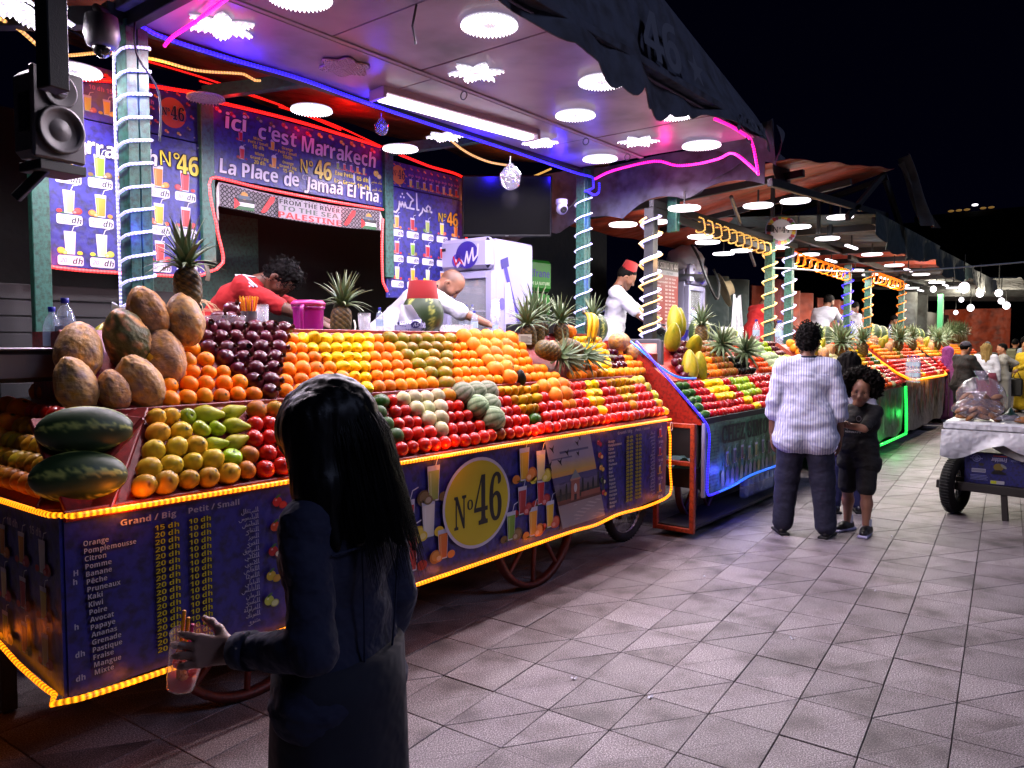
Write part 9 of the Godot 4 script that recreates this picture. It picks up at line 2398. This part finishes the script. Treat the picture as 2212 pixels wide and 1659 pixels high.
func foreground_woman():
	var yaw := deg_to_rad(38.4)
	var F := V(cos(yaw), 0, -sin(yaw))
	var R := V(sin(yaw), 0, cos(yaw))
	var at := func(lat: float, y: float, t: float) -> Vector3: return F * t + R * lat + V(0, y, 0)
	var base: Vector3 = at.call(-0.405, 0.0, 1.78)
	var fw := (-R * 0.88 + F * 0.42).normalized()
	var denim := cloth_mat(Color(0.10, 0.11, 0.21), {"s": 5.0, "ns": 1.0})
	var skirtm := cloth_mat(Color(0.07, 0.07, 0.13), {"ns": 0.5})
	var wrist: Vector3 = at.call(-0.615, 0.925, 1.66)
	var inv_b := Basis(Vector3.UP, -atan2(fw.x, fw.z))
	var S := {"h": 1.52, "lean": 0.0, "nod": 0.15, "look": 0.25, "top": denim, "bottom": skirtm, "top_name": "denim_jacket", "hair": "bald", "hair_col": Color(0.02, 0.018, 0.02), "hl": wrist, "pl": V(0.3, -1.0, -0.5), "skirt": 0.115, "cell": 0.009, "hcell": 0.006, "fcell": 0.0035, "bulk": 0.94, "wide": 0.9, "hem": 0.0, "grip": 0.42, "skin": Color(0.60, 0.46, 0.41), "fold": 0.014, "sleeve": 1.88, "hand_l": inv_b * (-R * 0.97 + V(0, 0.02, 0) - F * 0.05), "palm": inv_b * (F * 0.9 + V(0, -0.25, 0)), "thumb": inv_b * (V(0, 0.9, 0) + F * 0.35)}
	var v = person("woman in a dark denim jacket with long black hair, back turned, holding a cup", base, Vector2(fw.x, fw.z), S)
	var t = v[0]
	var hd: Vector3 = v[1]
	var HB: Basis = v[2]
	var hip: Vector3 = v[5]
	obj("waistband", MB.new().lathe([Vector2(0.150, -0.075), Vector2(0.155, -0.035), Vector2(0.150, -0.03)], 30, Transform3D(Basis().scaled(V(1.0, 1, 0.78)), hip + V(0, 0.0, 0.0)), Color.WHITE, false), denim, t)
	for c in v[6]: obj("cuff", MB.new().tube([c[0].lerp(c[1], 0.74), c[0].lerp(c[1], 0.93)], [0.043, 0.040], 16), denim, t)
	obj("collar", MB.new().sheet(24, 4, func(u: float, w: float):
		var an := PI * (0.15 + 1.7 * u) + PI * 0.5
		return v[3] + V(cos(an) * (0.07 + 0.03 * w), 0.035 - 0.05 * w, sin(an) * (0.065 + 0.03 * w)), Color.WHITE, 0.004), denim, t)
	var seams := MB.new()
	seams.tube(curve([v[4] + V(-0.14, 0.07, -0.09), v[4] + V(0, 0.075, -0.125), v[4] + V(0.14, 0.07, -0.09)]), 0.003, 4)
	for s in [-1.0, 1.0]: seams.tube(curve([v[4] + V(0.07 * s, 0.075, -0.118), v[4] + V(0.06 * s, -0.1, -0.115), v[4] + V(0.05 * s, -0.25, -0.105)]), 0.003, 4)
	tag(obj("seams", seams, denim, t), "", "", "", "stuff")
	var hm := mk("black_hair", Color(0.030, 0.026, 0.034), 0.45, {"n": "fine", "ns": 0.3, "s": 14.0, "spec": 0.3})
	var g := SDF.new(0.008)
	var P := func(x: float, y: float, z: float) -> Vector3: return hd + HB * V(x, y, z)
	g.ball(P.call(0, 0.045, -0.015), 0.108, 0.02, HB.x, 0.88)
	g.ball(P.call(0, 0.03, 0.03), 0.092, 0.03, HB.x, 0.9)
	for k in 7:
		var q := (k - 3) / 3.0
		var top := V(0.078 * q, 0.05, -0.055 + 0.06 * absf(q))
		var mid := V(0.094 * q, -0.10, -0.085 + 0.085 * absf(q))
		var low := V(0.118 * q, -0.25 + 0.03 * absf(q), -0.135 + 0.10 * absf(q))
		g.bone(P.call(top.x, top.y, top.z), 0.056, hd + HB * mid, 0.048, 0.03)
		g.bone(hd + HB * mid, 0.046, hd + HB * low, 0.014, 0.03)
	for s in [-1.0, 1.0]: g.bone(P.call(0.078 * s, 0.02, 0.03), 0.034, P.call(0.088 * s, -0.19, 0.03), 0.018, 0.03)
	var mb := MB.new()
	g.build(mb, Color.WHITE)
	loosen(mb, 0, 0.005, V(40, 2.5, 40), 12)
	var hair = obj("hair", mb, hm, t)
	var sd := MB.new()
	var r2 := RandomNumberGenerator.new()
	r2.seed = 15
	for k in 2600:
		var an := r2.randf_range(0.15, TAU - 0.15)      # 0 is the face
		var q := sin(an)
		var back := -cos(an)
		if back < -0.45: continue
		var u0 := r2.randf_range(0.0, 0.45)
		var rr := r2.randf_range(1.0, 1.07)
		var L := r2.randf_range(0.22, 0.36) + (0.06 if back > 0.5 else -0.02)
		var path := []
		var rad := []
		var wob := r2.randf_range(-1, 1)
		for i in 9:
			var u := i / 8.0
			var y := lerpf(0.152 - 0.16 * u0, 0.152 - 0.2 * u0 - L, u)
			var open := clampf((0.15 - y) / 0.14, 0.0, 1.0)
			var w := sqrt(open)
			var wd := (0.096 if y > -0.05 else 0.096 + 0.09 * (-0.05 - y)) * w
			var dp := (0.108 + 0.10 * clampf((0.05 - y) * 1.0, 0.0, 0.5) if back > 0.0 else 0.095) * w
			path.append(P.call(q * wd * rr * 1.04, y, -0.012 - back * dp * rr - 0.012 + 0.006 * wob * sin(u * 5.0 + k)) + V(0.008 * wob * u * u, 0, 0.01 * sin(k * 1.7) * u * u))
			rad.append(0.0011 * (1.0 - 0.75 * u))
		sd.tube(path, rad, 3)
	tag(obj("strands", sd, hm, hair), "", "", "", "stuff")
	var cup = thing("drink_cup", "clear plastic cup of red drink with yellow straws in the woman's hand", "cup", wrist - R * 0.128 + F * 0.052 + V(0, -0.055, 0))
	cup.basis = Basis(F, 0.27) * Basis(R, 0.1)
	obj("cup", MB.new().lathe([Vector2(0.0, -0.055), Vector2(0.030, -0.055), Vector2(0.045, 0.072), Vector2(0.048, 0.076), Vector2(0.045, 0.08)], 26, Transform3D(), Color.WHITE, false), M.cup_plastic, cup)
	obj("drink", MB.new().lathe([Vector2(0.0, -0.052), Vector2(0.0285, -0.052), Vector2(0.031, -0.03), Vector2(0.0, -0.03)], 24), mk("red_drink", Color(0.75, 0.25, 0.24), 0.1, {"sss": 0.3, "back": Color(0.8, 0.3, 0.25)}), cup)
	for k in 9: obj("fruit_piece", MB.new().box(V(0.018 * cos(k * 2.2), -0.02 + 0.009 * k, 0.018 * sin(k * 2.2)), V(0.026, 0.018, 0.022), Basis.from_euler(V(k, k * 2.0, k * 0.7)), Color.WHITE, 0.005), M["piece%d" % (k % 2)] if M.has("piece1") else mk("piece%d" % (k % 2), [Color(0.88, 0.16, 0.08), Color(0.95, 0.55, 0.05)][k % 2], 0.3, {"back": Color(0.6, 0.3, 0.1)}), cup)
	for k in 3: obj("straw", MB.new().tube([V(0.01 * k - 0.01, -0.04, 0.0), V(-0.024 + 0.006 * k, 0.135 - 0.012 * k, 0.012 * k - 0.012)], 0.0042, 8, Color(0.92, 0.58, 0.04) if k < 2 else Color(0.75, 0.12, 0.4)), M.plain, cup)
